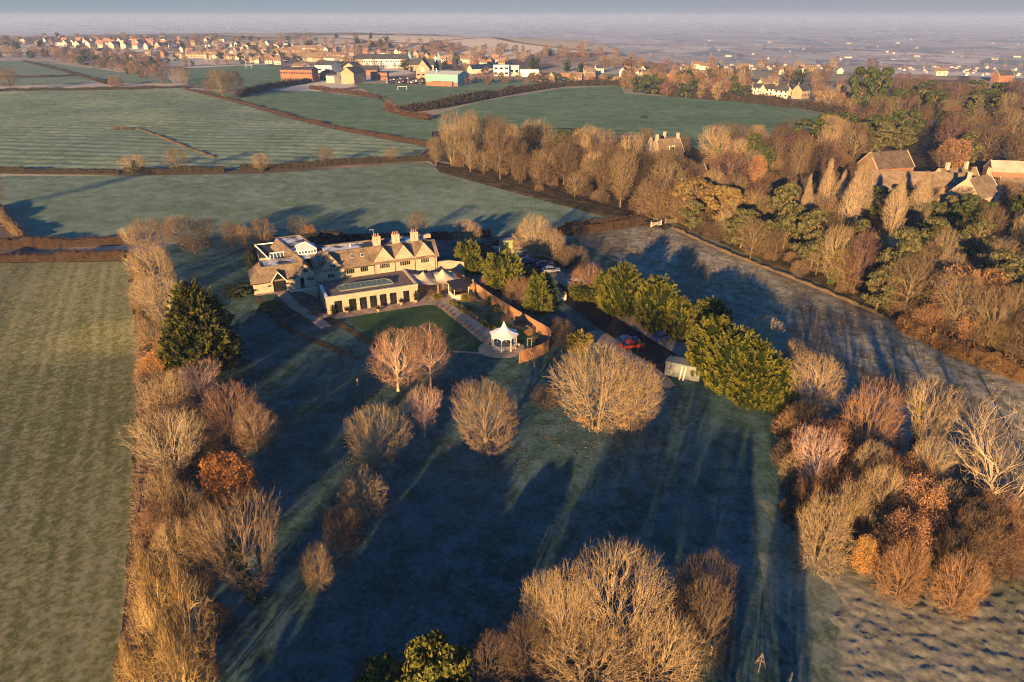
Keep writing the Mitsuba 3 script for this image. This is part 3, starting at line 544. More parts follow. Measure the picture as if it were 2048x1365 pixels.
struct('garden_lawn', drape([(-33.51, 125.49), (-27.36, 129.33), (-16.15, 134.49), (-3.62, 113.95), (-5.35, 111.03), (-11.24, 110.82), (-18.63, 111.85), (-27.72, 118.81)], 1.2, 0.09), 'm_garden_lawn', True, 'mown striped garden lawn')
struct('garden_lawn', drape([(-14.74, 135.34), (-12.78, 136.19), (-8.31, 132.83), (-1.39, 124.25), (5.65, 113.95), (1.47, 112.89), (-0.38, 116.12), (-4.41, 118.81)], 1.2, 0.09), 'm_garden_lawn', True, 'mown lawn between the path and the timber fence')
struct('path', drape([(-16.79, 134.49), (-14.34, 135.62), (-3.76, 119.72), (-2.29, 117.90), (-4.26, 113.95), (-5.80, 115.24)], 0.8, 0.115), 'm_path', True, 'straight stone path to the bandstand')
cx, cy = (-1.92, 112.06)
struct('path', drape([(cx + 4.3 * math.cos(a), cy + 3.9 * math.sin(a)) for a in np.linspace(0, 6.2, 26)], 0.8, 0.12), 'm_path', True, 'round paved base under the bandstand')
struct('path', drape([(-10.82, 111.23), (-5.34, 110.62), (-5.32, 110.01), (-10.77, 110.62)], 0.6, 0.11), 'm_path', True, 'narrow edging path left of the bandstand')
struct('path', drape([(-38.43, 125.18), (-36.67, 126.97), (-31.72, 121.84), (-24.47, 113.95), (-20.09, 109.41), (-20.21, 107.83), (-24.91, 112.27), (-32.34, 120.19)], 1.0, 0.11), 'm_rough', True, 'brown mulched path on the garden edge')
struct('path', drape([(-53.38, 130.50), (-52.57, 131.49), (-46.02, 124.07), (-36.03, 115.68), (-27.11, 108.62), (-27.26, 107.64), (-36.15, 113.95), (-46.93, 123.10)], 1.0, 0.10), 'm_rough', True, 'worn path past the low path lights')
# the brown bank of the long left hedge and the track under the woods
struct('bank', drape([(-92.75, 157.28), (-88.61, 156.17), (-70.22, 120.65), (-57.49, 93.86), (-45.35, 69.04), (-37.79, 52.72), (-32.26, 41.18), (-35.29, 41.18), (-40.39, 52.72), (-47.61, 69.04), (-58.19, 90.81), (-72.57, 120.55)], 0.6, 0.12, lambda p: 0.35 * (n2(p, 1.0, 5) + 0.3), wob=0.8), 'm_rough', True, 'dry grass bank under the left hedge')
struct('bank', drape([(-34.55, 292.31), (-23.21, 281.67), (10.06, 245.35), (36.66, 208.65), (46.65, 193.53), (43.44, 188.41), (32.16, 198.90), (4.41, 230.23), (-28.10, 268.84)], 1.2, 0.15, lambda p: 0.5 * (n2(p, 0.6, 5) + 0.3)), 'm_rough', True, 'rough brown grass strip below the wood')
struct('bank', drape([(47.10, 195.64), (56.52, 174.38), (69.86, 145.26), (77.86, 125.49), (79.98, 111.85), (86.74, 101.87), (115, 100), (130, 120), (118.33, 148.51), (94.20, 184.48), (57.67, 205.70)], 1.5, 0.10, lambda p: 0.5 * (n2(p, 0.6, 6) + 0.3), wob=2.5), 'm_rough', True, 'dark woodland floor right of the meadow')
struct('bank', drape([(42.56, 93.86), (48.61, 82.52), (56.04, 70.54), (62.35, 64.80), (59.13, 60.11), (48.33, 52.72), (40.85, 53.40), (34.20, 57.75), (31.79, 63.47)], 0.9, 0.14, lambda p: 0.3 * (n2(p, 0.9, 6) + 0.3), wob=3.0), 'm_rough', True, 'thicket floor right of the lawn')
struct('bank', drape([(-40.94, 375.72), (-6.73, 397.93), (60.08, 375.72), (85.74, 318.55), (189.65, 397.93), (290.65, 397.93), (330, 300), (144.37, 184.48), (94.20, 184.48), (57.67, 205.70), (36.66, 208.65), (10.06, 245.35), (-25.42, 283.74)], 5, 0.05), 'm_rough', True, 'leaf strewn floor of the middle wood')

# ------------------------------------------------------------------ hedges
def hedge(pts, w, h, label, step=0.9, cols=((0.06, 0.04, 0.028), (0.21, 0.125, 0.075)), dens=1.5, key='hedge', wob=0.5, tw=0.05, top=None):
    """a hedge along pts [(x,y)]: an uneven dark mass covered with twigs"""
    w, h = w * .8, h * .85
    ln = LineString(pts); n = max(3, int(ln.length / step)); g = rng_of('hedge', pts[0], n)
    s = np.linspace(0, ln.length, n); c = np.array([ln.interpolate(t).coords[0] for t in s])
    t = np.gradient(c, axis=0); t /= np.linalg.norm(t, axis=1, keepdims=True); nn = np.stack([-t[:, 1], t[:, 0]], 1)
    hh = h * (1 + wob * (meshkit.fbm(np.column_stack([s / (4 * h), s * 0, s * 0]), 3, n) - 0.5) * 2) * g.uniform(0.88, 1.1, n)
    ww = w * g.uniform(0.8, 1.15, n); zg = terrain(c[:, 0], c[:, 1])
    prof = [(-0.5, -0.25), (-0.48, 0.45), (-0.25, 0.86), (0.2, 0.9), (0.47, 0.5), (0.5, -0.25)]
    V = np.stack([np.column_stack([c + nn * (ww * u * 0.9)[:, None] + g.normal(0, 0.05 * w, (n, 2)), zg + hh * v * g.uniform(0.9, 1.1, n)]) for u, v in prof], 1).reshape(-1, 3)
    k = len(prof); F = np.array([[i * k + j, (i + 1) * k + j, (i + 1) * k + j + 1, i * k + j + 1] for i in range(n - 1) for j in range(k - 1)])
    m = int(n * 34 * dens * max(1, h / 2)); i = g.integers(0, n, m); u = g.uniform(-0.55, 0.55, m); v = (1 - (2 * u) ** 2 * 0.6) * g.uniform(0.25, 0.98, m)
    p = np.column_stack([c[i] + nn[i] * (ww[i] * u)[:, None] + t[i] * g.uniform(-step, step, (m, 1)) * 0.6, zg[i] + hh[i] * v])
    d = np.column_stack([nn[i] * u[:, None] * 1.6, np.full(m, 0.8)]) + g.normal(0, 0.6, (m, 3)); d /= np.linalg.norm(d, axis=1, keepdims=True)
    L = h * g.uniform(0.18, 0.62, (m, 1)); sd = np.cross(d, g.normal(size=(m, 3))); sd /= np.linalg.norm(sd, axis=1, keepdims=True)
    W = tw * g.uniform(0.6, 1.6, (m, 1))
    tv = np.stack([p - sd * W, p + sd * W, p + d * L], 1).reshape(-1, 3)
    c0, c1 = map(np.array, cols); kk = g.uniform(0, 1, (m, 1)) ** 1.2
    col = np.vstack([np.tile(c0, (len(V), 1)), np.repeat(c0 + (c1 - c0) * kk, 3, 0)])
    key = add(num(key), cat_mesh([(V, F), (tv, np.arange(3 * m).reshape(-1, 3))]), 'm_plant', False, np.clip(col, 0, 1))
    tag(key, label, 'hedge')
DKH = ((0.035, 0.030, 0.024), (0.10, 0.075, 0.05)); RDH = ((0.05, 0.034, 0.026), (0.19, 0.105, 0.07)); DKB = ((0.02, 0.028, 0.02), (0.06, 0.06, 0.035))
TNH = ((0.12, 0.08, 0.05), (0.38, 0.26, 0.16))
hedge([(-199.45, 268.84), (-175.30, 266.97), (-152.03, 266.97)], 2.6, 2.2, 'dark field hedge at the far left, nearest the two spreading oaks', cols=DKH)
hedge([(-150.09, 266.97), (-135.01, 267.90), (-112.74, 270.75)], 2.6, 2.4, 'dark field hedge between the two hedgerow oaks and the gate gap', cols=DKH)
hedge([(-107.50, 273.65), (-92.94, 276.61), (-66.87, 285.84), (-49.30, 292.31), (-33.73, 294.53)], 2.6, 2.2, 'dark field hedge right of the gate gap reaching the tall wood', cols=DKH)
hedge([(-140.55, 173.51), (-120.16, 174.77), (-101.91, 175.22)], 3.0, 2.4, 'reddish brown lane hedge along the far side of the left lane', cols=RDH)
hedge([(-132.78, 162.47), (-112.97, 162.80), (-93.97, 159.61)], 3.4, 2.2, 'reddish brown lane hedge along the crop field end', cols=RDH)
hedge([(-164.51, 214.80), (-146.91, 194.58), (-131.78, 177.94)], 3.0, 2.4, 'tan hedge slanting down to the lane at the far left', cols=TNH)
hedge([(-473.23, 583.17), (-415.51, 587.23), (-341.18, 599.74), (-277.50, 617.23)], 4.0, 2.5, 'long dark hedge along the top of the ridged field', step=2.5, cols=DKH, tw=0.14)
hedge([(-269.96, 599.74), (-191.41, 505.73), (-124.70, 418.41), (-85.76, 373.97), (-38.08, 329.19)], 3.6, 1.8, 'brown hedge running diagonally down between two frosty fields', step=1.6, cols=RDH, tw=0.1, wob=0.7)
hedge([(-202.67, 382.86), (-172.46, 349.49), (-143.50, 315.98), (-127.80, 299.06)], 1.6, 0.7, 'broken tan bank with stones across the ridged field', step=1.4, cols=TNH, wob=0.9)
hedge([(-532.00, 715.72), (-467.05, 721.74), (-442.19, 740.41)], 4.5, 2.4, 'short dark hedge across the far left field', step=3, cols=DKH, tw=0.16)
hedge([(-638.78, 963.76), (-509.25, 825.41), (-365.16, 655.33)], 4.5, 2.6, 'dark hedge slanting through the far left field', step=3, cols=DKH, tw=0.16)
hedge([(-203.89, 538.34), (-203.16, 608.36), (-191.15, 655.32), (-188.11, 670.80)], 6.0, 5.0, 'tall dark hedge beside the brick school block', step=2.5, cols=DKB, tw=0.25)
hedge([(-168.74, 608.36), (-132.87, 575.21), (-97.39, 531.50)], 4.5, 3.0, 'low brown hedge below the school buildings', step=2.5, cols=RDH, tw=0.2)
hedge([(-80.20, 460.73), (-64.85, 436.28), (-48.59, 416.28)], 5, 4.0, 'scrubby hedge at the corner of the green field', step=2, cols=RDH, tw=0.2)
hedge([(-70.65, 450.64), (-47.90, 476.68), (-16.43, 538.34), (14.71, 591.34), (46.41, 635.73), (95.96, 645.39)], 6.5, 5.5, 'thick dark hedge below the teal sports hall', step=2.5, cols=DKH, tw=0.25, wob=0.5)
hedge([(94.58, 635.73), (118.63, 559.90), (157.04, 518.31), (193.72, 482.24), (203.74, 436.28)], 7, 6.0, 'tall brown hedge belt behind the broad green field', step=3, cols=DKH, tw=0.25, wob=0.6)
hedge([(-52.08, 178.85), (-35.97, 179.77), (-19.71, 180.69), (-6.08, 182.57)], 3.0, 2.6, 'dark hedge in shade behind the stone house', cols=DKH)
hedge([(11.71, 184.48), (22.14, 188.41), (32.85, 193.53), (38.54, 196.18)], 3.2, 2.4, 'reddish hedge along the lane beyond the car park', cols=RDH)
hedge([(15.26, 191.45), (25.89, 196.18), (41.70, 202.25)], 2.4, 1.6, 'brown verge hedge on the far side of the lane', cols=RDH)
hedge([(46.14, 190.42), (54.96, 168.86), (63.38, 152.58), (68.58, 142.12), (74.03, 130.13), (75.98, 121.84)], 0.9, 0.65, 'line of tall dry grass along the wire fence of the meadow', cols=((0.15, 0.11, 0.07), (0.38, 0.28, 0.18)), wob=0.8)
hedge([(75.98, 121.84), (79.39, 110.82), (85.55, 100.11), (104, 100)], 4.0, 3.2, 'rusty bramble edge of the wood beside the meadow', cols=((0.10, 0.06, 0.03), (0.38, 0.21, 0.10)))
hedge([(-87.41, 152.30), (-75.81, 130.07), (-67.07, 111.64)], 2.2, 1.5, 'tan bramble strip at the far end of the left hedge bank', cols=TNH, step=0.6, dens=3, tw=0.035)
hedge([(-67.07, 111.64), (-56.65, 90.81), (-47.96, 73.14)], 2.6, 1.6, 'pink tinged bramble strip halfway along the left hedge bank', cols=((0.13, 0.09, 0.065), (0.38, 0.26, 0.19)), step=0.6, dens=3, tw=0.035)
hedge([(-47.96, 73.14), (-41.13, 58.53), (-36.68, 48.86), (-32.89, 40.21)], 3.2, 1.8, 'pale brown bramble strip at the near end of the left hedge bank', cols=((0.11, 0.08, 0.06), (0.31, 0.22, 0.165)), step=0.6, dens=3, tw=0.035)
hedge([(-55.49, 141.49), (-62.43, 155.16), (-63.38, 165.12)], 3.0, 2.2, 'dark shrub border beside the hipped end of the house', cols=DKB)

# ------------------------------------------------------------------ the stone country house (house frame: a right, b back, z up)
H0 = (HO[0], HO[1], 0.0)
HOUSE = 'country_house'
tag(HOUSE, 'long honey stone country house with steep gables, three chimneys and a flat roofed garden room', 'house')
def hpart(name, mb, m, smooth=False, parent=HOUSE): return part(parent, name, mb.get(H0, HANG), m, smooth)
FB = 10.5
def rect(u0, u1, z0, z1): return [(u0, z0), (u1, z0), (u1, z1), (u0, z1)]
def window(u0, u1, z0, z1, lights, frame='m_trim', plane=FB, axis='y', door=False, transom=False, surround=True):
    """mullioned window set back in its opening; returns its hole"""
    key = num(HOUSE + ('__door' if door else '__window'))
    fr, pn = MB(), MB()
    def bx(mb, a0, a1, b0, b1, c0, c1):
        if axis == 'y': mb.box(a0, a1, b0, b1, c0, c1)
        else: mb.box(b0, b1, a0, a1, c0, c1)
    w = 0.07
    bx(fr, u0, u1, plane + .06, plane + .2, z0, z0 + w); bx(fr, u0, u1, plane + .06, plane + .2, z1 - w, z1)
    for k in range(lights + 1):
        c = u0 + (u1 - u0) * k / lights; c0 = min(max(c - w / 2, u0), u1 - w)
        bx(fr, c0, c0 + w, plane + .062, plane + .198, z0 + w, z1 - w)
    if transom: bx(fr, u0 + w, u1 - w, plane + .08, plane + .18, z0 + (z1 - z0) * .62, z0 + (z1 - z0) * .62 + .05)
    bx(pn, u0 + .01, u1 - .01, plane + .13, plane + .16, z0 + .01, z1 - .01)
    hp_, f_ = MB(), None
    scene[key] = ply_of(fr.get(H0, HANG), frame)
    part(key, 'pane', pn.get(H0, HANG), 'm_glass')
    if surround:
        s = MB(); bx(s, u0 - .12, u1 + .12, plane - .05, plane + .02, z1 + .003, z1 + .14)
        if not door: bx(s, u0 - .12, u1 + .12, plane - .09, plane + .02, z0 - .12, z0 - .003)
        part(key, 'sill' if not door else 'lintel', s.get(H0, HANG), 'm_trim')
    return rect(u0, u1, z0, z1)
# front wall, one stretch per gable
def front(poly, holes, m='m_stone'): hpart('wall', MB().wall(poly, holes, FB, FB + .4), m)
barn_door = [(-9.05, 2.45), (-6.65, 2.45), (-6.65, 5.2), (-9.05, 5.2)]
front([(-13, 1.6), (-9.05, 1.6), (-9.05, 5.2), (-13, 5.2)], [rect(-10.1, -9.4, 3.9, 4.27)])
front([(-6.65, 1.6), (-4.3, 1.6), (-4.3, 5.2), (-6.65, 5.2)], [rect(-6.4, -5.7, 3.95, 4.32)])
front([(-4.3, 1.4), (-0.3, 1.4), (-0.3, 5.65), (-2.25, 8.45), (-4.3, 5.65)], [window(-2.65, -1.65, 5.95, 6.95, 2), window(-3.52, -2.74, 2.6, 4.98, 1, 'm_dark', door=True), window(-2.1, -0.6, 4.0, 4.9, 3)])
front([(-0.3, 0), (0.7, 0), (0.7, 5.55), (-0.3, 5.55)], [])
front([(0.7, 0), (5.9, 0), (5.9, 5.75), (3.3, 9.05), (0.7, 5.75)], [window(3.0, 4.15, 6.05, 7.05, 2), window(2.2, 3.85, 4.02, 5.02, 3)])
front([(5.9, 0), (12.45, 0), (12.45, 5.9), (5.9, 5.9)], [window(6.3, 8.05, 4.4, 5.5, 4, 'm_green_frame'), window(9.35, 11.05, 4.45, 5.55, 4, 'm_green_frame')])
for i, (pk, n, w0, w1) in enumerate([(14.75, 5, 13.65, 15.95), (19.3, 5, 18.2, 20.6), (23.95, 4, 23.05, 25.0)]):
    holes = [window(w0, w1, 4.6, 5.65, n)]
    if i == 2: holes.append(window(22.7, 24.5, 2.1, 3.05, 4))
    l, r = pk - 2.3, pk + 2.3 if i < 2 else 26.4
    front([(l, 0), (r, 0), (r, 6.2), (pk + 2.3, 6.2) if i == 2 else (r, 6.2), (pk, 9.25), (l, 6.2)] if i < 2 else [(l, 0), (r, 0), (r, 6.2), (pk, 9.25), (l, 6.2)], holes)
    g = MB(); g.box(pk - .35, pk + .35, FB - .04, FB + .02, 6.9, 7.25); hpart('carved_panel', g, 'm_stone_pale')
    for sgn in (-1, 1):
        c = MB(); n_ = np.array([pk, FB, 9.32]); e_ = np.array([pk + sgn * (2.3 if i < 2 or sgn < 0 else 2.45), FB, 6.2])
        c.slab([n_ + [0, -.12, 0], n_ + [0, .22, 0], e_ + [0, .22, 0], e_ + [0, -.12, 0]], .14); hpart('gable_coping', c, 'm_trim')
# other walls
w = MB(); w.box(26.0, 26.398, FB + .4, 18, 0, 6.2); hpart('wall', w, 'm_stone')
w = MB(); w.box(-0.3, 26.4, 18.0, 18.4, 0, 8.9); hpart('wall', w, 'm_stone')
w = MB().wall([(FB + .4, 1.5), (19, 1.5), (19, 5.2), (FB + .4, 5.2)], [window(12.2, 13.0, 3.3, 4.6, 1, 'm_dark', -13.0, 'x'), window(14.6, 15.4, 3.3, 4.6, 1, 'm_dark', -13.0, 'x')], -13.0, -12.6, 'x'); hpart('wall', w, 'm_stone')
w = MB(); w.box(-13, -4.4, 18.6, 19, 1.5, 5.2); hpart('wall', w, 'm_stone')
w = MB(); w.box(-8.2, -4.7, 19, 31.0, 1.5, 5.4); hpart('wall', w, 'm_stone')
w = MB(); w.box(26.402, 29.8, FB + .3, FB + .7, 0, 4.3); w.wall([(29.8, 0), (33.4, 0), (33.4, 3.4), (29.8, 4.3)], [], FB + .3, FB + .7); hpart('yard_wall', w, 'm_stone')
# hipped barn roof with a frosted flat top
def slab(*pts, t=.16, m='m_tile', name='roof', parent=HOUSE):
    return hpart(name, MB().slab(pts, t), m, parent=parent)
slab((-13.4, 10.1, 5.1), (-4.25, 10.1, 5.1), (-3.2, 12.4, 7.75), (-10.7, 12.4, 7.75))
slab((-13.4, 10.1, 5.1), (-10.7, 12.4, 7.75), (-10.7, 16.6, 7.75), (-13.4, 19.3, 5.1))
slab((-13.4, 19.3, 5.1), (-10.7, 16.6, 7.75), (-4.6, 16.6, 7.75), (-4.6, 19.3, 5.1))
r_ = hpart('flat_roof', MB().box(-10.75, -3.4, 12.35, 16.65, 7.4, 7.66), 'm_frost_roof')
for x0, x1, y0, y1 in [(-10.9, -3.2, 12.2, 12.45), (-10.9, -3.2, 16.55, 16.8), (-10.9, -10.65, 12.45, 16.55), (-3.5, -3.25, 12.45, 16.55)]:
    part(r_, 'coping', MB().box(x0, x1, y0, y1, 7.5, 7.82).get(H0, HANG), 'm_tile')
# glazed barn porch
pf = MB().wall([(-9.05, 2.4), (-6.65, 2.4), (-6.65, 5.3), (-7.85, 6.95), (-9.05, 5.3)], [], FB - .15, FB - .08)
k = num(HOUSE + '__glazed_porch'); scene[k] = ply_of(pf.get(H0, HANG), 'm_glass')
fb = MB()
for c in np.linspace(-9.05, -6.65, 6): fb.box(c - .04, c + .04, FB - .22, FB - .152, 2.4, 5.3 + max(0, 1.6 * (1 - abs(c + 7.85) / 1.2)) - .08)
fb.box(-9.05, -6.65, FB - .225, FB - .153, 4.6, 4.7); part(k, 'frame', fb.get(H0, HANG), 'm_dark')
for sgn in (-1, 1):
    slab((-7.85, FB - .55, 7.2), (-7.85, 12.3, 7.2), (-7.85 + sgn * 1.62, 12.3, 5.05), (-7.85 + sgn * 1.62, FB - .55, 5.05), t=.14)
    part(k, 'bargeboard', MB().slab([(-7.85, FB - .62, 7.22), (-7.85, FB - .56, 7.22), (-7.85 + sgn * 1.66, FB - .56, 5.02), (-7.85 + sgn * 1.66, FB - .62, 5.02)], .2).get(H0, HANG), 'm_offwhite')
# cross wing behind the left gable: tiled slope, frosted flat roof, lantern
def wg(a, b, z): return (a - 0.175 * (b - 11.5), b, z)
slab((-4.55, 10.2, 5.55), (-2.25, 10.2, 8.5), wg(-2.25, 30.5, 8.5), wg(-4.9, 30.5, 5.3))
slab((-2.25, 10.2, 8.5), (-0.05, 10.2, 5.55), (-0.05, 14.5, 5.55), (-2.25, 14.5, 8.5))
f_ = hpart('flat_roof', MB().slab([wg(-2.3, 12.4, 8.42), wg(2.6, 14.4, 8.42), wg(2.9, 30.2, 8.42), wg(-2.3, 30.2, 8.42)], .3), 'm_frost_roof')
for p, q in [((-2.35, 12.3), (-2.35, 30.4)), ((2.95, 14.4), (2.95, 30.4)), ((-2.35, 30.3), (2.95, 30.3))]:
    a0, a1 = wg(*p, 8.62), wg(*q, 8.62); d = np.array([.14, 0, 0]) if p[0] == q[0] else np.array([0, .14, 0])
    part(f_, 'coping', MB().slab([np.array(a0) - d, np.array(a0) + d, np.array(a1) + d, np.array(a1) - d], .3).get(H0, HANG), 'm_tile')
w = MB().slab([wg(2.85, 14.6, 8.4), wg(2.85, 30.2, 8.4), wg(2.95, 30.2, 1.5), wg(2.95, 14.6, 1.5)], .3); hpart('wall', w, 'm_stone')
w = MB().wall([(-8.0, 1.5), (-0.4, 1.5), (-0.4, 8.4), (-5.4, 8.4), (-8.0, 5.3)], [], 30.2, 30.5); hpart('wall', w, 'm_stone')
def lantern(cx, cy, sx, sy, z0, hw_, hp_, panes, name='roof_lantern', frame='m_white', glass='m_sky_glass', windows=6):
    """glazed hipped rooflight: upstand with little windows, ribs and panes"""
    k = num(HOUSE + '__' + name)
    u = MB(); u.box(cx - sx, cx + sx, cy - sy, cy + sy, z0, z0 + hw_)
    scene[k] = ply_of(u.get(H0, HANG), frame)
    ridge = max(0, sx - sy) if sx > sy else 0
    A_, B_ = np.array([cx - ridge, cy, z0 + hw_ + hp_]), np.array([cx + ridge, cy, z0 + hw_ + hp_])
    e = .12; zc = z0 + hw_
    c = [np.array([cx - sx - e, cy - sy - e, zc]), np.array([cx + sx + e, cy - sy - e, zc]), np.array([cx + sx + e, cy + sy + e, zc]), np.array([cx - sx - e, cy + sy + e, zc])]
    g = MB(); g.slab([c[0], c[1], B_, A_], .03); g.slab([c[2], c[3], A_, B_], .03); g.slab([c[1], c[2], B_], .03); g.slab([c[3], c[0], A_], .03)
    part(k, 'pane', g.get(H0, HANG), glass)
    rb = MB(); dz = np.array([0, 0, .03])
    for p, q in [(c[0], A_), (c[1], B_), (c[2], B_), (c[3], A_), (A_, B_), (c[0], c[1]), (c[1], c[2]), (c[2], c[3]), (c[3], c[0])]:
        rb.tube([p + dz, q + dz], .075 if hw_ > .3 else .06, 4)
    for i in range(1, panes):
        t = i / panes; bt = c[0] * (1 - t) + c[1] * t; x = bt[0]; tp = np.array([np.clip(x, A_[0], B_[0]), cy, A_[2]])
        if x < A_[0]: s_ = (x - c[0][0]) / (A_[0] - c[0][0] + 1e-6); tp = c[0] * (1 - s_) + A_ * s_
        if x > B_[0]: s_ = (c[1][0] - x) / (c[1][0] - B_[0] + 1e-6); tp = c[1] * (1 - s_) + B_ * s_
        rb.tube([bt + dz, tp + dz], .04, 4)
        bk, tb = bt.copy(), tp.copy(); bk[1] = c[2][1]; tb[1] = 2 * cy - tp[1]; rb.tube([bk + dz, tb + dz], .04, 4)
    part(k, 'rib', rb.get(H0, HANG), frame)
    for i in range(windows):
        x = cx - sx + 2 * sx * (i + .5) / windows
        part(k, 'window', MB().box(x - .17, x + .17, cy - sy - .02, cy - sy + .02, z0 + hw_ * .25, z0 + hw_ * .8).get(H0, HANG), 'm_glass')
lantern(-0.75, 17.2, 1.9, 1.9, 8.40, 1.0, 1.25, 6, glass='m_steel')
# white glazed dormer and white fascia flat roof on the far left
d = num(HOUSE + '__glazed_dormer')
scene[d] = ply_of(MB().box(-8.3, -4.6, 20.6, 23.6, 5.2, 6.5).get(H0, HANG), 'm_white')
part(d, 'roof', MB().slab([(-8.45, 20.4, 6.4), (-4.5, 20.4, 6.4), (-4.6, 22.2, 7.6), (-8.1, 22.2, 7.6)], .14).get(H0, HANG), 'm_white')
for i in range(5):
    x = -8.1 + i * .72
    part(d, 'pane', MB().slab([(x, 20.7, 6.64), (x + .56, 20.7, 6.64), (x + .54, 21.9, 7.44), (x + .02, 21.9, 7.44)], .05).get(H0, HANG), 'm_sky_glass')
    part(d, 'window', MB().box(x, x + .5, 20.57, 20.6, 5.5, 6.2).get(H0, HANG), 'm_glass')
f_ = hpart('flat_roof', MB().box(-10.4, -6.0, 23.6, 33.5, 6.1, 6.35), 'm_slate')
part(f_, 'fascia', MB().slab([(-8.35, 20.4, 6.6), (-8.2, 20.4, 6.6), (-10.35, 33.6, 6.6), (-10.55, 33.6, 6.6)], .5).get(H0, HANG), 'm_white')
part(f_, 'fascia', MB().box(-10.5, -6.0, 33.5, 33.7, 6.0, 6.6).get(H0, HANG), 'm_white')
w = MB(); w.box(-10.2, -6.2, 23.7, 33.4, 1.6, 6.1); hpart('wall', w, 'm_stone')
# main range: front slope, gable roofs, frosted flat top, back parapet
slab((-0.5, 10.1, 5.85), (27.3, 10.1, 5.85), (27.3, 13.3, 8.95), (-0.5, 13.3, 8.95))
slab((27.3, 13.25, 8.95), (27.3, 17.8, 5.9), (25.6, 17.8, 5.9), (25.6, 13.25, 8.95))
w = MB().wall([(10.5, 0), (18.0, 0), (18.0, 5.9), (13.3, 8.8), (10.5, 6.0)], [], 26.402, 26.8, 'x'); hpart('wall', w, 'm_stone')
for pk, hw_, ze, zp in [(3.3, 2.7, 5.75, 9.1), (14.75, 2.32, 6.15, 9.3), (19.3, 2.32, 6.15, 9.3), (23.95, 2.38, 6.15, 9.3)]:
    for sgn in (-1, 1):
        slab((pk, FB - .1, zp), (pk, 13.6, zp), (pk + sgn * hw_, 13.6, ze), (pk + sgn * hw_, FB - .1, ze), t=.15)
f_ = hpart('flat_roof', MB().box(2.6, 25.6, 13.3, 18.0, 8.6, 8.82), 'm_frost_roof')
part(f_, 'coping', MB().box(0.5, 25.7, 17.9, 18.3, 8.5, 9.1).get(H0, HANG), 'm_tile')
part(f_, 'coping', MB().box(2.6, 25.7, 13.15, 13.4, 8.7, 9.05).get(H0, HANG), 'm_tile')
part(f_, 'vent', MB().lathe([(.12, 8.8), (.12, 9.5), (.2, 9.5), (.2, 9.6), (0, 9.6)], 8, (8.5, 15.5)).get(H0, HANG), 'm_white')
part(f_, 'hatch', MB().box(25.2, 27.0, 15.2, 16.4, 8.8, 9.6).get(H0, HANG), 'm_stone')
for ca in (14.1, 18.4, 22.7):
    k = num(HOUSE + '__chimney'); s = MB()
    for o in (-.42, .42):
        s.box(ca + o - .37, ca + o + .37, 13.3, 14.3, 8.0, 10.9); s.box(ca + o - .43, ca + o + .43, 13.24, 14.36, 10.9, 11.1)
    s.box(ca - .8, ca + .8, 13.35, 14.25, 8.0, 9.3)
    scene[k] = ply_of(s.get(H0, HANG), 'm_stone_pale')
    for o in (-.5, -.1, .45): part(k, 'chimney_pot', MB().lathe([(.15, 11.1), (.13, 11.6), (.17, 11.6), (.17, 11.68), (.1, 11.68)], 8, (ca + o, 13.8)).get(H0, HANG), 'm_pot')
v = MB().tube([(13.4, 13.2, 9), (13.4, 13.2, 13.0)], .03, 5).tube([(12.6, 13.2, 12.8), (13.6, 13.2, 12.8)], .03, 4)
for i in range(4): v.tube([(12.6 + i * .28, 12.9, 12.8), (12.6 + i * .28, 13.5, 12.8)], .025, 4)
hpart('aerial', v, 'm_steel')
# rooflights in the front slope
def slopept(a, t): return np.array([a, 10.1 + 3.2 * t, 5.85 + 3.1 * t])
for a0, t0, w_, h_ in [(0.15, .42, .5, .16), (0.15, .66, .5, .16), (1.35, .62, .5, .17), (7.75, .52, .62, .19), (9.95, .52, .68, .19), (16.8, .66, .34, .18), (21.4, .66, .34, .18)]:
    k = num(HOUSE + '__rooflight'); n_ = np.array([0, -.696, .718]) * .1
    c = [slopept(a0, t0) + n_, slopept(a0 + w_, t0) + n_, slopept(a0 + w_, t0 + h_) + n_, slopept(a0, t0 + h_) + n_]
    scene[k] = ply_of(MB().slab(c, .12).get(H0, HANG), 'm_steel')
    m_ = sum(c) / 4; part(k, 'pane', MB().slab([m_ + (q - m_) * .78 + n_ * .3 for q in c], .03).get(H0, HANG), 'm_sky_glass')
# rainwater pipes
for a in (-0.35, 5.95, 12.4, 17.03, 21.62, 26.3):
    p_ = MB().tube([(a, FB - .1, 5.7), (a, FB - .1, .3)], .05, 6); p_.box(a - .13, a + .13, FB - .25, FB - .02, 5.6, 5.9); hpart('drainpipe', p_, 'm_iron')
hpart('gutter', MB().box(5.95, 12.4, 9.95, 10.1, 5.7, 5.82), 'm_iron'); hpart('gutter', MB().box(-13.4, -9.4, 9.95, 10.1, 4.92, 5.04), 'm_iron')
# the flat roofed garden room
EX = num(HOUSE + '__garden_room')
doors = [(1.49, 3.06), (4.42, 5.95), (6.62, 8.12), (8.75, 10.22), (10.85, 12.3), (12.97, 14.42), (15.85, 17.2)]
scene[EX] = ply_of(MB().wall(rect(0, 19.1, 0, 3.62), [rect(a, b, .1, 2.72) for a, b in doors], 0, .4).get(H0, HANG), 'm_stone')
lw = [(1.1, 2.0), (2.7, 3.6), (4.3, 5.2), (6.1, 7.0)]
part(EX, 'wall', MB().wall(rect(.4, 10.4, -.2, 3.62), [rect(a, b, .5, 2.72) for a, b in lw], 0, .4, 'x').get(H0, HANG), 'm_stone')
part(EX, 'wall', MB().box(18.7, 19.1, .4, 10.4, 0, 3.62).get(H0, HANG), 'm_stone')
part(EX, 'roof', MB().box(.3, 18.8, .3, 10.4, 3.4, 3.58).get(H0, HANG), 'm_deck_roof')
part(EX, 'coping', MB().box(-.08, 19.18, -.08, .46, 3.622, 3.85).get(H0, HANG), 'm_trim')
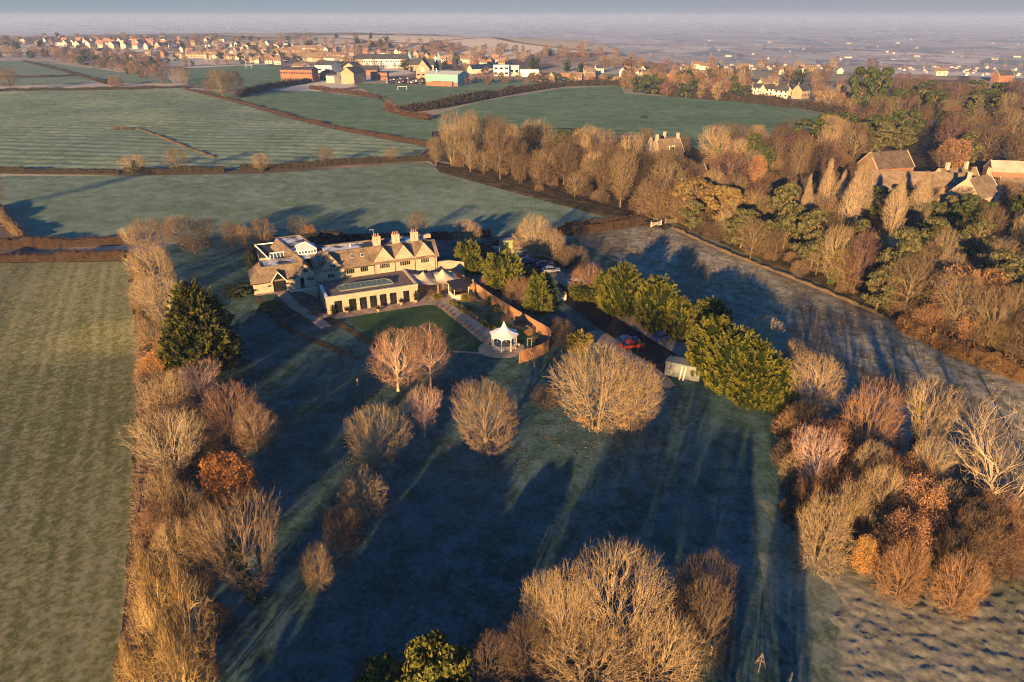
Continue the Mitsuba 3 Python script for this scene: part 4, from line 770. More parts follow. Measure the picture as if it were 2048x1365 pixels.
part(EX, 'coping', MB().box(-.08, .46, .462, 10.4, 3.622, 3.85).get(H0, HANG), 'm_frost_roof')
part(EX, 'coping', MB().box(18.64, 19.18, .462, 10.4, 3.622, 3.85).get(H0, HANG), 'm_trim')
for i, (a, b) in enumerate(doors):
    fr = MB(); n = 2
    fr.box(a, b, .1, .24, 2.62, 2.72); fr.box(a, b, .1, .24, .1, .2)
    for c in (a, (a + b) / 2 - .05, b - .1): fr.box(c, c + .1, .102, .238, .2, 2.62)
    for z in (.95, 1.8): fr.box(a + .1, b - .1, .13, .2, z, z + .05)
    part(EX, 'glazed_door', fr.get(H0, HANG), 'm_dark')
    part(EX, 'pane', MB().box(a + .02, b - .02, .16, .19, .12, 2.7).get(H0, HANG), 'm_glass')
for a, b in lw:
    fr = MB()
    for c in (a, b - .08): fr.box(.1, .24, c, c + .08, .5, 2.72)
    for z in (.5, 1.3, 2.0, 2.64): fr.box(.102, .238, a + .08, b - .08, z, z + .08)
    part(EX, 'window_frame', fr.get(H0, HANG), 'm_dark')
    part(EX, 'pane', MB().box(.16, .19, a + .02, b - .02, .52, 2.7).get(H0, HANG), 'm_glass')
lantern(8.9, 4.0, 5.6, 1.25, 3.58, .25, .75, 10, frame='m_paint_grey', windows=0)

# ------------------------------------------------------------------ steps, retaining wall and terrace in front of the barn
tag('terrace_wall', 'low pale retaining wall below the upper terrace of the house', 'wall')
scene['terrace_wall'] = ply_of(MB().box(-6.0, -.45, 9.0, 9.3, -.3, 2.75).get(H0, HANG), 'm_stone')
part('terrace_wall', 'coping', MB().box(-6.1, -.42, 8.9, 9.4, 2.75, 2.9).get(H0, HANG), 'm_cream')
struct('terrace', drape(hp((-12.8, 9.4), (-6.1, 9.4), (-.45, 9.4), (-.45, 10.4), (-12.8, 10.4)), 1.0, .12), 'm_paving', True, 'paved upper terrace before the barn doors')
tag('garden_steps', 'flight of broad pale stone steps curving up to the barn door', 'steps')
sp = np.array([hw(-1.6, -6.0), hw(-2.2, -3.2), hw(-3.9, 0.2), hw(-5.9, 3.4), hw(-7.0, 6.6), hw(-7.7, 9.6)])
ln = LineString(sp)
for i in range(22):
    c, c2 = ln.interpolate(i / 22, normalized=True), ln.interpolate((i + 1) / 22, normalized=True)
    an = math.atan2(c2.y - c.y, c2.x - c.x); z = gz((c.x + c2.x) / 2, (c.y + c2.y) / 2)
    part('garden_steps', 'step', MB().box(0, c.distance(c2) + .06, -1.05, 1.05, -.35, .20 + .004 * (i % 2)).get((c.x, c.y, z), an), 'm_path')

# ------------------------------------------------------------------ shade sail, bar hut
def sail(key, corners, peaks, label):
    tag(key, label, 'shade sail')
    pg = Polygon([c[:2] for c in corners]); xs = np.linspace(*[pg.bounds[i] for i in (0, 2)], 34); ys = np.linspace(*[pg.bounds[i] for i in (1, 3)], 26)
    X, Y = np.meshgrid(xs, ys); p = np.stack([X.ravel(), Y.ravel()], 1); p = p[shapely.contains_xy(pg.buffer(-.15), p[:, 0], p[:, 1])]
    e = np.array([pg.exterior.interpolate(i / 80, normalized=True).coords[0] for i in range(80)]); p = np.vstack([p, e])
    C = np.array(corners); d2 = ((p[:, None] - C[None, :, :2]) ** 2).sum(-1) + .3; w_ = d2 ** -1.3; z = (w_ * C[:, 2]).sum(1) / w_.sum(1)
    ed = np.minimum(1, shapely.distance(shapely.points(p), pg.exterior) / 2.0); z = z - .35 * (1 - ed) * np.minimum(1, np.sqrt(d2.min(1)) / 2)
    for px_, py_, h_ in peaks: z = z + h_ * np.exp(-np.hypot(p[:, 0] - px_, p[:, 1] - py_) / 1.15)
    tri = Delaunay(p).simplices; c = p[tri].mean(1); tri = tri[shapely.contains_xy(pg, c[:, 0], c[:, 1])]
    v = np.column_stack([p, z]); m = MB().mesh(v, tri)
    part(key, 'canvas', m.get(H0, HANG), 'm_canvas', True)
    for px_, py_, h_ in peaks: part(key, 'mast', MB().tube([(px_, py_, 0), (px_, py_, z.max() - .05)], .06, 8).get(H0, HANG), 'm_timber')
    for x, y, zz in corners: part(key, 'pole', MB().tube([(x, y, 0), (x, y, zz)], .045, 6).get(H0, HANG), 'm_timber')
sail('shade_sail', [(19.6, 1.2, 3.4), (23.6, .8, 2.9), (24.3, 7.6, 3.3), (19.6, 7.4, 3.6)], [(21.6, 4.3, 1.7)], 'sand coloured peaked shade sail joining the garden room roof')
sail('shade_sail_001', [(23.8, .8, 2.9), (29.3, .4, 2.9), (29.0, 5.8, 3.2), (24.5, 7.6, 3.3)], [(25.9, 4.0, 2.1)], 'sand coloured peaked shade sail nearest the bar hut')
tag('bar_hut', 'small outdoor bar with dark roof and pale boarded counter', 'bar')
part('bar_hut', 'roof', MB().slab([(25.9, -3.3, 2.75), (30.1, -2.6, 2.75), (29.6, 1.6, 3.1), (25.9, 1.2, 3.1)], .18).get(H0, HANG), 'm_dark')
for x, y in [(26.2, -2.9), (29.6, -2.3), (29.3, 1.2), (26.2, .9)]: part('bar_hut', 'post', MB().box(x - .07, x + .07, y - .07, y + .07, 0, 2.7).get(H0, HANG), 'm_offwhite')
for (x0, x1, y0, y1) in [(26.2, 29.6, -2.95, -2.8), (26.13, 26.28, -2.8, .9)]:
    for i in range(5): part('bar_hut', 'board', MB().box(x0 + .004 * (i % 2), x1, y0 + .004 * (i % 2), y1, .1 + i * .2, .29 + i * .2).get(H0, HANG), 'm_cream')
part('bar_hut', 'counter', MB().box(26.1, 29.7, -3.05, -2.55, 1.12, 1.18).get(H0, HANG), 'm_timber')
part('bar_hut', 'back_bar', MB().box(26.8, 29.2, .3, .8, 0, 1.9).get(H0, HANG), 'm_dark')

# ------------------------------------------------------------------ timber fence, gate panel, brace
tag('timber_fence', 'tall new orange timber fence curving round the bandstand garden', 'fence')
fl = np.array([(-13.97, 149.3), (-8.49, 140.84), (-4.31, 133.2), (1.57, 124.0), (7.16, 115.83), (7.35, 113.9), (6.9, 111.7), (5.66, 109.68), (3.07, 107.55), (1.15, 106.3)])
fs = LineString(fl); npan = int(fs.length / 1.83)
for i in range(npan):
    a, b = (np.array(fs.interpolate(t / npan, normalized=True).coords[0]) for t in (i, i + 1))
    an = math.atan2(*(b - a)[::-1]); L = np.linalg.norm(b - a); g = rng_of('fence', i); zt = 2.42 + g.uniform(-.06, .06)
    part('timber_fence', 'post', MB().box(-.06, .06, -.06, .06, -.3, zt + .1).get((a[0], a[1], 0), an), 'm_oldwood')
    nb = 11
    for k in range(nb):
        if i < npan * .45 and k: continue
        if i < npan * .45: part('timber_fence', 'panel', MB().box(.06, L - .06, .02, .06, .05, zt).get((a[0], a[1], 0), an), 'm_fence'); continue
        x = .06 + (L - .12) * k / nb
        part('timber_fence', 'board', MB().box(x + .006, x + (L - .12) / nb - .006, .02 + g.uniform(0, .012), .055, .05, zt + g.uniform(-.025, .025)).get((a[0], a[1], 0), an), 'm_fence')
    for z in (.35, 1.2, 2.05): part('timber_fence', 'rail', MB().box(.06, L - .06, -.04, .02, z, z + .09).get((a[0], a[1], 0), an), 'm_oldwood')
part('timber_fence', 'brace', MB().tube([(3.2, 107.4, 2.0), (4.0, 104.9, .0)], .06, 4).get(), 'm_timber')
tag('garden_flue', 'slim grey metal chimney flue standing by the timber fence', 'flue')
scene['garden_flue'] = ply_of(MB().lathe([(.28, 0), (.28, 1.2), (.14, 1.3), (.14, 3.6), (.24, 3.6), (.24, 3.75), (.02, 3.9)], 10, tuple(hw(30.9, -1.9))).get(), 'm_oldwood')

# ------------------------------------------------------------------ bandstand
GC = np.array([-1.45, 112.85]); GR = 2.25
tag('bandstand', 'white octagonal bandstand with swept pointed roof on the paved circle', 'bandstand')
ph0 = math.radians(22.5 + 12)
oct_ = [GC + GR * np.array([math.cos(ph0 + i * math.pi / 4), math.sin(ph0 + i * math.pi / 4)]) for i in range(8)]
prof = [(2.62, 2.72), (2.68, 2.86), (2.2, 2.99), (1.6, 3.18), (1.05, 3.44), (.7, 3.75), (.42, 4.2), (.22, 4.65), (.1, 4.95), (.05, 5.1), (.09, 5.18), (.0, 5.3)]
part('bandstand', 'roof', MB().lathe(prof, 8, tuple(GC), ph0).get(), 'm_white', 20)
rb = MB()
for i in range(8):
    a = ph0 + i * math.pi / 4; rb.tube([(GC[0] + r * math.cos(a), GC[1] + r * math.sin(a), z + .02) for r, z in prof[1:9]], .035, 4)
part('bandstand', 'roof_rib', rb.get(), 'm_white')
for i in range(8):
    p, q = oct_[i], oct_[(i + 1) % 8]
    part('bandstand', 'post', MB().lathe([(.15, .1), (.15, .3), (.07, .36), (.06, 2.3), (.1, 2.36), (.1, 2.75)], 8, tuple(p)).get(), 'm_white')
    d = (q - p); an = math.atan2(d[1], d[0]); L = np.linalg.norm(d)
    fr = MB(); fr.box(.06, L - .06, -.03, .03, 2.55, 2.74)
    for k in range(7):
        u = (k + .5) / 7; fr.box(.06 + (L - .12) * k / 7, .06 + (L - .12) * (k + 1) / 7, -.025, .025, 2.55 - .32 * abs(2 * u - 1) ** 2, 2.552)
    part('bandstand', 'fascia', fr.get((p[0], p[1], 0), an), 'm_white')
    mid = (p + q) / 2 - GC
    if i in (3, 4, 5, 6) and not (mid[0] < -1.5 and mid[1] > -.2):
        b_ = MB()
        xs = np.linspace(.08, L - .08, 9)
        b_.tube([(x, 0, .95 - .3 * math.sin(math.pi * (x - .08) / (L - .16)) + .12) for x in xs], .035, 4)
        b_.tube([(.08, 0, .3), (L - .08, 0, .3)], .03, 4)
        for k in range(3):
            c = .08 + (L - .16) * (k + .5) / 3; rr_ = .2
            b_.tube([(c + rr_ * math.cos(t), 0, .55 + rr_ * math.sin(t)) for t in np.linspace(0, 6.283, 11)], .02, 4)
        for x in xs[1:-1:2]: b_.tube([(x, 0, .3), (x, 0, .8)], .018, 4)
        part('bandstand', 'balustrade', b_.get((p[0], p[1], .1), an), 'm_white')

# ------------------------------------------------------------------ vehicles
def car(x, y, ang, paint, label, grp=None, van=False, key='parked_car'):
    key = num(key); z0 = gz(x, y) + .13; o, an = (x, y, z0), math.radians(ang)
    tag(key, label, 'car' if not van else 'van', grp)
    L, W = (4.3, 1.78) if not van else (5.0, 1.95)
    if van: body = [(-2.5, .35), (2.5, .35), (2.5, .95), (2.1, 1.15), (1.55, 1.85), (1.2, 1.98), (-2.45, 1.98), (-2.5, .9)]; cab = [(1.0, 1.2), (2.0, 1.2), (1.53, 1.8), (1.0, 1.85)]
    else: body = [(-2.12, .32), (2.12, .32), (2.15, .62), (2.0, .78), (1.15, .92), (-1.55, .95), (-2.08, .9), (-2.15, .6)]; cab = [(1.1, .91), (.45, 1.36), (.1, 1.44), (-.9, 1.42), (-1.3, 1.3), (-1.75, .93)]
    def ex(poly, w, taper=0.0, base=None):
        m = trimesh.creation.extrude_polygon(Polygon(poly), w, engine='earcut'); v = np.array(m.vertices); v = np.stack([v[:, 0], v[:, 2] - w / 2, v[:, 1]], 1)
        if taper: v[:, 1] *= 1 - taper * np.clip((v[:, 2] - base) / .5, 0, 1)
        return v, np.array(m.faces)[:, ::-1]
    scene_body = MB().mesh(*ex(body, W, .04, .6))
    if not van:
        roof = [(.5, 1.385), (.1, 1.46), (-.9, 1.44), (-1.32, 1.32), (-1.2, 1.30), (-.85, 1.36), (.1, 1.38), (.42, 1.33)]
        scene_body.mesh(*ex(roof, W * .84)); part(key, 'body', scene_body.get(o, an), 'm_car_' + paint, 40)
        part(key, 'windows', MB().mesh(*ex(cab, W * .96, .2, .95)).get(o, an), 'm_glass')
    else:
        part(key, 'body', scene_body.get(o, an), 'm_car_' + paint, 40); part(key, 'windows', MB().mesh(*ex(cab, W * 1.005)).get(o, an), 'm_glass')
    for sx in (-1.32, 1.36):
        for sy in (-1, 1):
            w = MB(); a = np.arange(14) * 2 * math.pi / 14; rr = np.array([.0, .2, .32, .32, .2, 0]); yy = np.array([.0, 0, .02, .2, .22, .22])
            v = np.stack([sx + rr[:, None] * np.cos(a), np.broadcast_to(sy * (W / 2 - .2 + yy[:, None]), (6, 14)), .32 + rr[:, None] * np.sin(a)], -1).reshape(-1, 3)
            w.mesh(v, [[i * 14 + j, i * 14 + (j + 1) % 14, (i + 1) * 14 + (j + 1) % 14, (i + 1) * 14 + j] for i in range(5) for j in range(14)])
            part(key, 'wheel', w.get(o, an), 'm_tyre')
    for sy in (-1, 1):
        part(key, 'headlight', MB().box(L / 2 - .12 if not van else 2.4, L / 2 if not van else 2.51, sy * .62 - .16, sy * .62 + .16, .62, .76).get(o, an), 'm_white')
        part(key, 'tail_light', MB().box(-L / 2 - .005 if not van else -2.51, -L / 2 + .08 if not van else -2.4, sy * .66 - .12, sy * .66 + .12, .66, .82).get(o, an), 'm_car_red')
for i, ((x, y), an, col, lb) in enumerate([
        ((9.26, 153.28), 8, 'silver', 'silver saloon car parked side on at the mouth of the drive'),
        ((8.02, 157.57), 12, 'blue', 'dark blue hatchback parked directly behind the silver saloon'),
        ((14.60, 144.94), 20, 'white', 'white car partly hidden by the pink tinged bush beside the drive'),
        ((9.17, 138.81), 60, 'blue', 'blue car in the shade beside the dark spruce'),
        ((28.33, 116.12), 35, 'blue', 'dark blue car half under the evergreen hedge at the end of the verge'),
        ((21.83, 112.47), 20, 'red', 'red hatchback parked on the near side of the drive'),
        ((21.38, 114.38), 20, 'blue', 'light topped blue car right behind the red hatchback'),
        ((2.38, 162.86), 15, 'grey', 'grey car nose to tail below the golden tree, nearest the house'),
        ((3.82, 160.18), 15, 'blue', 'blue car under the golden tree, second from the house'),
        ((5.51, 163.24), 15, 'black', 'black car under the golden tree, deepest in shade'),
        ((-4.00, 168.86), 100, 'grey', 'grey car standing near the green skip'),
        ((2.05, 167.63), 15, 'silver', 'silver car in the row behind the dome shaped conifer')]):
    car(x, y, an, col, lb)
# ------------------------------------------------------------------ small things
def thing(key, label, cat, grp=None):
    key = num(key); tag(key, label, cat, grp); return key
px, py = (-1.57, 171.80); k = thing('skip_box', 'pale green site cabin at the edge of the car park', 'cabin')
part(k, 'body', MB().box(-1.6, 1.6, -1.2, 1.2, .05, 2.5).get((px, py, 0), .2), 'm_green_box'); part(k, 'roof', MB().box(-1.7, 1.7, -1.3, 1.3, 2.5, 2.62).get((px, py, 0), .2), 'm_paint_grey')
part(k, 'door', MB().box(-.45, .45, -1.26, -1.2, .05, 2.1).get((px, py, 0), .2), 'm_dark')
px, py = (28.97, 101.87); k = thing('storage_container', 'grey green shipping container at the end of the drive', 'container')
an = math.radians(-27); z = gz(px, py)
part(k, 'body', MB().box(-2.9, 2.9, -1.25, 1.25, .1, 2.6).get((px, py, z), an), 'm_paint_grey'); part(k, 'roof', MB().box(-2.94, 2.94, -1.29, 1.29, 2.6, 2.68).get((px, py, z), an), 'm_paint_grey')
for i in range(26):
    u = -2.8 + i * .225
    part(k, 'rib', MB().box(u, u + .1, -1.29, -1.25, .25, 2.5).get((px, py, z), an), 'm_paint_grey')
for s in (-1, 1): part(k, 'door', MB().box(2.9, 2.95, .62 * s - .55, .62 * s + .55, .25, 2.45).get((px, py, z), an), 'm_paint_grey')
for i, u in enumerate((-.15, .45)):
    k = thing('marquee_pole', ('left' if not i else 'right') + ' one of two pale poles leaning against the container', 'pole')
    c, s_ = math.cos(an), math.sin(an)
    q = lambda a, b, zz: (px + a * c - b * s_, py + a * s_ + b * c, z + zz)
    scene[k] = ply_of(tubes(np.array([[q(u, -2.0, .15), q(u + .1, -1.65, 1.3), q(u + .2, -1.35, 2.5)]]), np.array([[.15, .17, .13]]), 7), 'm_white_pole')
px, py = (10.10, 136.19); k = thing('garden_shed', 'small cream shed with low roof beside the drive', 'shed')
part(k, 'wall', MB().box(-1.3, 1.3, -.9, .9, 0, 1.3).get((px, py, .1), .3), 'm_cream'); part(k, 'roof', MB().slab([(-1.4, -1.0, 1.35), (1.4, -1.0, 1.35), (1.4, 0, 1.75), (-1.4, 0, 1.75)], .08).slab([(-1.4, 0, 1.75), (1.4, 0, 1.75), (1.4, 1.0, 1.35), (-1.4, 1.0, 1.35)], .08).get((px, py, .1), .3), 'm_tile')
px, py = (19.12, 131.73); k = thing('lamp_post', 'grey lamp post with twin lantern heads on the drive verge', 'street lamp')
part(k, 'post', MB().tube([(px, py, 0), (px, py, 4.3)], .06, 8).get(), 'm_steel'); part(k, 'arm', MB().tube([(px - .45, py, 4.25), (px + .1, py, 4.3)], .04, 6).get(), 'm_steel')
part(k, 'lantern', MB().box(px - .75, px - .3, py - .12, py + .12, 4.2, 4.36).get(), 'm_white')
px, py = (1.44, 155.40); k = thing('lamp_post', 'slim lamp post with one round white head in the car park', 'street lamp')
part(k, 'post', MB().tube([(px, py, 0), (px, py, 4.0)], .05, 8).get(), 'm_steel'); s_ = trimesh.creation.icosphere(2, .28); part(k, 'globe', (np.array(s_.vertices) + [px, py, 4.2], np.array(s_.faces)), 'm_white', True)
for i, ((x, y), lb) in enumerate([((-50.60, 127.04), 'first black path light from the hipped end of the house'), ((-45.36, 124.16), 'second black path light from the hipped end of the house'), ((-40.70, 118.58), 'third black path light, where the worn path turns'),
        ((-32.67, 111.03), 'black path light alone at the foot of the frosty bank'), ((-32.24, 120.19), 'black path light at the corner of the garden lawn'), ((-25.69, 117.67), 'black path light at the left edge of the garden lawn'), ((-8.03, 111.85), 'black path light left of the bandstand circle')]):
    k = thing('path_light', lb, 'path light'); z = gz(x, y)
    part(k, 'post', MB().tube([(x, y, z), (x, y, z + .85)], .07, 8).get(), 'm_dark'); part(k, 'cap', MB().lathe([(.13, .85), (.13, 1.02), (.02, 1.08)], 8).get((x, y, z)), 'm_dark')
# goals and rugby posts
def goal(x, y, ang, w, h, label, key, rugby=False):
    k = thing(key, label, 'goal'); z = gz(x, y) + .2; m = MB(); r = .16
    for s in (-1, 1): part(k, 'post', MB().tube([(s * w / 2, 0, 0), (s * w / 2, 0, h)], r, 6).get((x, y, z), ang), 'm_white')
    part(k, 'crossbar', MB().tube([(-w / 2, 0, h if not rugby else 3.2), (w / 2, 0, h if not rugby else 3.2)], r, 6).get((x, y, z), ang), 'm_white')
x, y = (-90.06, 595.51); goal(x, y, .1, 7.3, 2.6, 'white football goal on the school field', 'football_goal')
for i, ((x, y), lb) in enumerate([((-394.75, 958.65), 'left hand pair of tall white rugby posts by the town'), ((-304.62, 849.31), 'right hand pair of tall white rugby posts by the town')]): goal(x, y, .3, 6, 13, lb, 'rugby_posts', True)
# cattle
def cow(x, y, ang, label):
    k = thing('cow', label, 'cow', 'cattle standing on the track'); J = lambda *p: p
    sph = lambda c, r: manifold3d.Manifold.sphere(r, 12).translate(c)
    hull = lambda a, ra, b, rb_: manifold3d.Manifold.batch_hull([sph(a, ra), sph(b, rb_)])
    b = [hull((-.8, 0, 1.05), .36, (.1, 0, 1.0), .42), hull((.1, 0, 1.0), .42, (.75, 0, 1.1), .36), hull((.75, 0, 1.1), .3, (1.2, 0, 1.3), .18), hull((1.2, 0, 1.3), .17, (1.55, 0, 1.1), .1), hull((-1.1, 0, 1.2), .06, (-1.2, 0, .5), .04)]
    for sx in (-.85, .7):
        for sy in (-.22, .22): b += [hull((sx, sy, .85), .15, (sx + (.08 if sx > 0 else -.08), sy, .45), .09), hull((sx + (.08 if sx > 0 else -.08), sy, .45), .08, (sx, sy, .05), .07)]
    for s in (-1, 1): b.append(hull((1.18, .12 * s, 1.42), .05, (1.12, .3 * s, 1.42), .03))
    m = manifold3d.Manifold.batch_boolean(b, manifold3d.OpType.Add).to_mesh(); v = np.array(m.vert_properties[:, :3]); an = math.radians(ang); c, s_ = math.cos(an), math.sin(an)
    scene[k] = mikit.ply((np.stack([x + v[:, 0] * c - v[:, 1] * s_, y + v[:, 0] * s_ + v[:, 1] * c, v[:, 2] + gz(x, y) + .15], 1), np.array(m.tri_verts)), 'm_black_cloth', smooth=40)
for i, ((x, y), a) in enumerate([((77.21, 422.75), 20), ((79.47, 427.17), 170), ((79.59, 422.75), 60)]): cow(x, y, a, 'black cow standing on the dark track across the broad green field')
# fence posts, tree guards, gates
posts = [((22.30, 47.60), 1.35, 'weathered fence post by the dark thicket edge, farthest of the pasture posts'), ((18.92, 45.87), 1.3, 'leaning fence post below the thicket, second farthest'), ((16.76, 45.20), 1.0, 'short fence post deep in the thicket shade'),
         ((13.89, 43.10), 1.2, 'fence post nearest the great bare tree'), ((20.61, 43.37), 1.35, 'pale fence post in front of the pointed tree guard'), ((25.46, 43.05), 1.2, 'fence post at the right end of the pasture line')]
for (x, y), h, lb in posts:
    k = thing('fence_post', lb, 'post'); scene[k] = ply_of(MB().box(-.06, .06, -.06, .06, -.3, h).get((x, y, gz(x, y)), .4), 'm_timber')
x, y = (23.14, 44.49); k = thing('tree_guard', 'three legged pointed timber tree guard at the lower edge of the pasture', 'tree guard')
for a in (0, 2.1, 4.2): part(k, 'leg', MB().tube([(x + .55 * math.cos(a), y + .55 * math.sin(a), 0), (x, y, 1.9)], .05, 5).get(), 'm_oldwood')
for a, b in ((0, 2.1), (2.1, 4.2)): part(k, 'rail', MB().tube([(x + .35 * math.cos(a), y + .35 * math.sin(a), .7), (x + .35 * math.cos(b), y + .35 * math.sin(b), .7)], .04, 4).get(), 'm_timber')
x, y = (3.23, 113.31); k = thing('garden_arch', 'small pale timber frame on the garden lawn behind the bandstand', 'frame')
for s in (-.35, .35): part(k, 'post', MB().box(s - .04, s + .04, -.04, .04, 0, 1.5).get((x, y, .1), .3), 'm_timber')
part(k, 'rail', MB().box(-.4, .4, -.05, .05, 1.5, 1.58).get((x, y, .1), .3), 'm_timber')
x, y = (2.37, 111.85); k = thing('log_pile', 'low heap of pale rubble stones beside the bandstand', 'stones'); g = rng_of('logs')
m = []
for i in range(26):
    s_ = trimesh.creation.icosphere(1, .28); v = np.array(s_.vertices) * g.uniform(.6, 1.3, 3); m.append((v + [x - 2.0 + g.uniform(-1.2, .9), y + g.uniform(-.5, 1.2), .1 + g.uniform(0, .45)], np.array(s_.faces)))
scene[k] = ply_of(cat_mesh(m), 'm_paving')
labels[k]['kind'] = 'stuff'
for i, (pp, lb) in enumerate([(((40.12, 191.96), (43.31, 193.53)), 'white field gate where the lane meets the meadow'), (((44.79, 195.11), (48.36, 196.72)), 'dark field gate across the lane under the golden pine')]):
    k = thing('field_gate', lb, 'gate'); a, b = np.array(pp[0]), np.array(pp[1]); an = math.atan2(*(b - a)[::-1]); L = np.linalg.norm(b - a); z = gz(*a)
    for u in (0, L): part(k, 'post', MB().box(u - .12, u + .12, -.12, .12, -.2, 1.6).get((a[0], a[1], z), an), 'm_offwhite' if i == 0 else 'm_oldwood')
    for q in range(5): part(k, 'bar', MB().box(.12, L - .12, -.03, .03, .25 + q * .24, .35 + q * .24).get((a[0], a[1], z), an), 'm_offwhite' if i == 0 else 'm_oldwood')
x, y = (82.64, 112.47); k = thing('water_trough', 'small blue plastic tub at the wood edge of the meadow', 'tub'); part(k, 'body', MB().lathe([(.5, 0), (.62, .8), (.54, .8), (.45, .1), (0, .1)], 14).get((x, y, gz(x, y))), 'm_blue')

# ------------------------------------------------------------------ planters, topiary and border plants
def planter(x, y, h, r, label, kind='cone_green', pot='m_terracotta', key='potted_topiary'):
    k = thing(key, label, 'potted plant'); z = gz(x, y) + .1
    part(k, 'pot', MB().lathe([(.26, 0), (.36, .5), (.4, .5), (.4, .58), (.3, .58), (.28, .45), (0, .45)], 14).get((x, y, z)), pot, 40)
    p = frond_tree(int(abs(x * 100)) % 997, h, r, n=420, shape='cone' if kind == 'cone_green' else 'dome', fl=.22, c0=(.03, .045, .012), c1=(.12, .13, .035), lump=.1)
    m, c = p['crown']; scene[num(k + '__foliage')] = mikit.ply((m[0] + [x, y, z + .5], m[1]), 'm_plant', color=np.clip(c, 0, 1))
for a, b, h, r, lb, kd, pot in [(.95, -.7, 1.9, .42, 'dark cone topiary in a black pot at the left corner of the garden room', 'cone_green', 'm_dark'), (3.75, -.75, .55, .45, 'terracotta pot with a rounded plant between the first two garden doors', 'dome', 'm_terracotta'),
        (9.8, -2.4, .5, .45, 'terracotta pot standing out on the edge of the flagged patio', 'dome', 'm_terracotta'), (15.1, -.8, .6, .5, 'large pale pot with a rounded plant left of the last garden door', 'dome', 'm_terracotta'),
        (18.3, -.7, 2.3, .4, 'tall narrow topiary at the right corner of the garden room', 'cone_green', 'm_terracotta')]:
    x, y = hw(a, b); planter(x, y, h, r, lb, kd, pot)

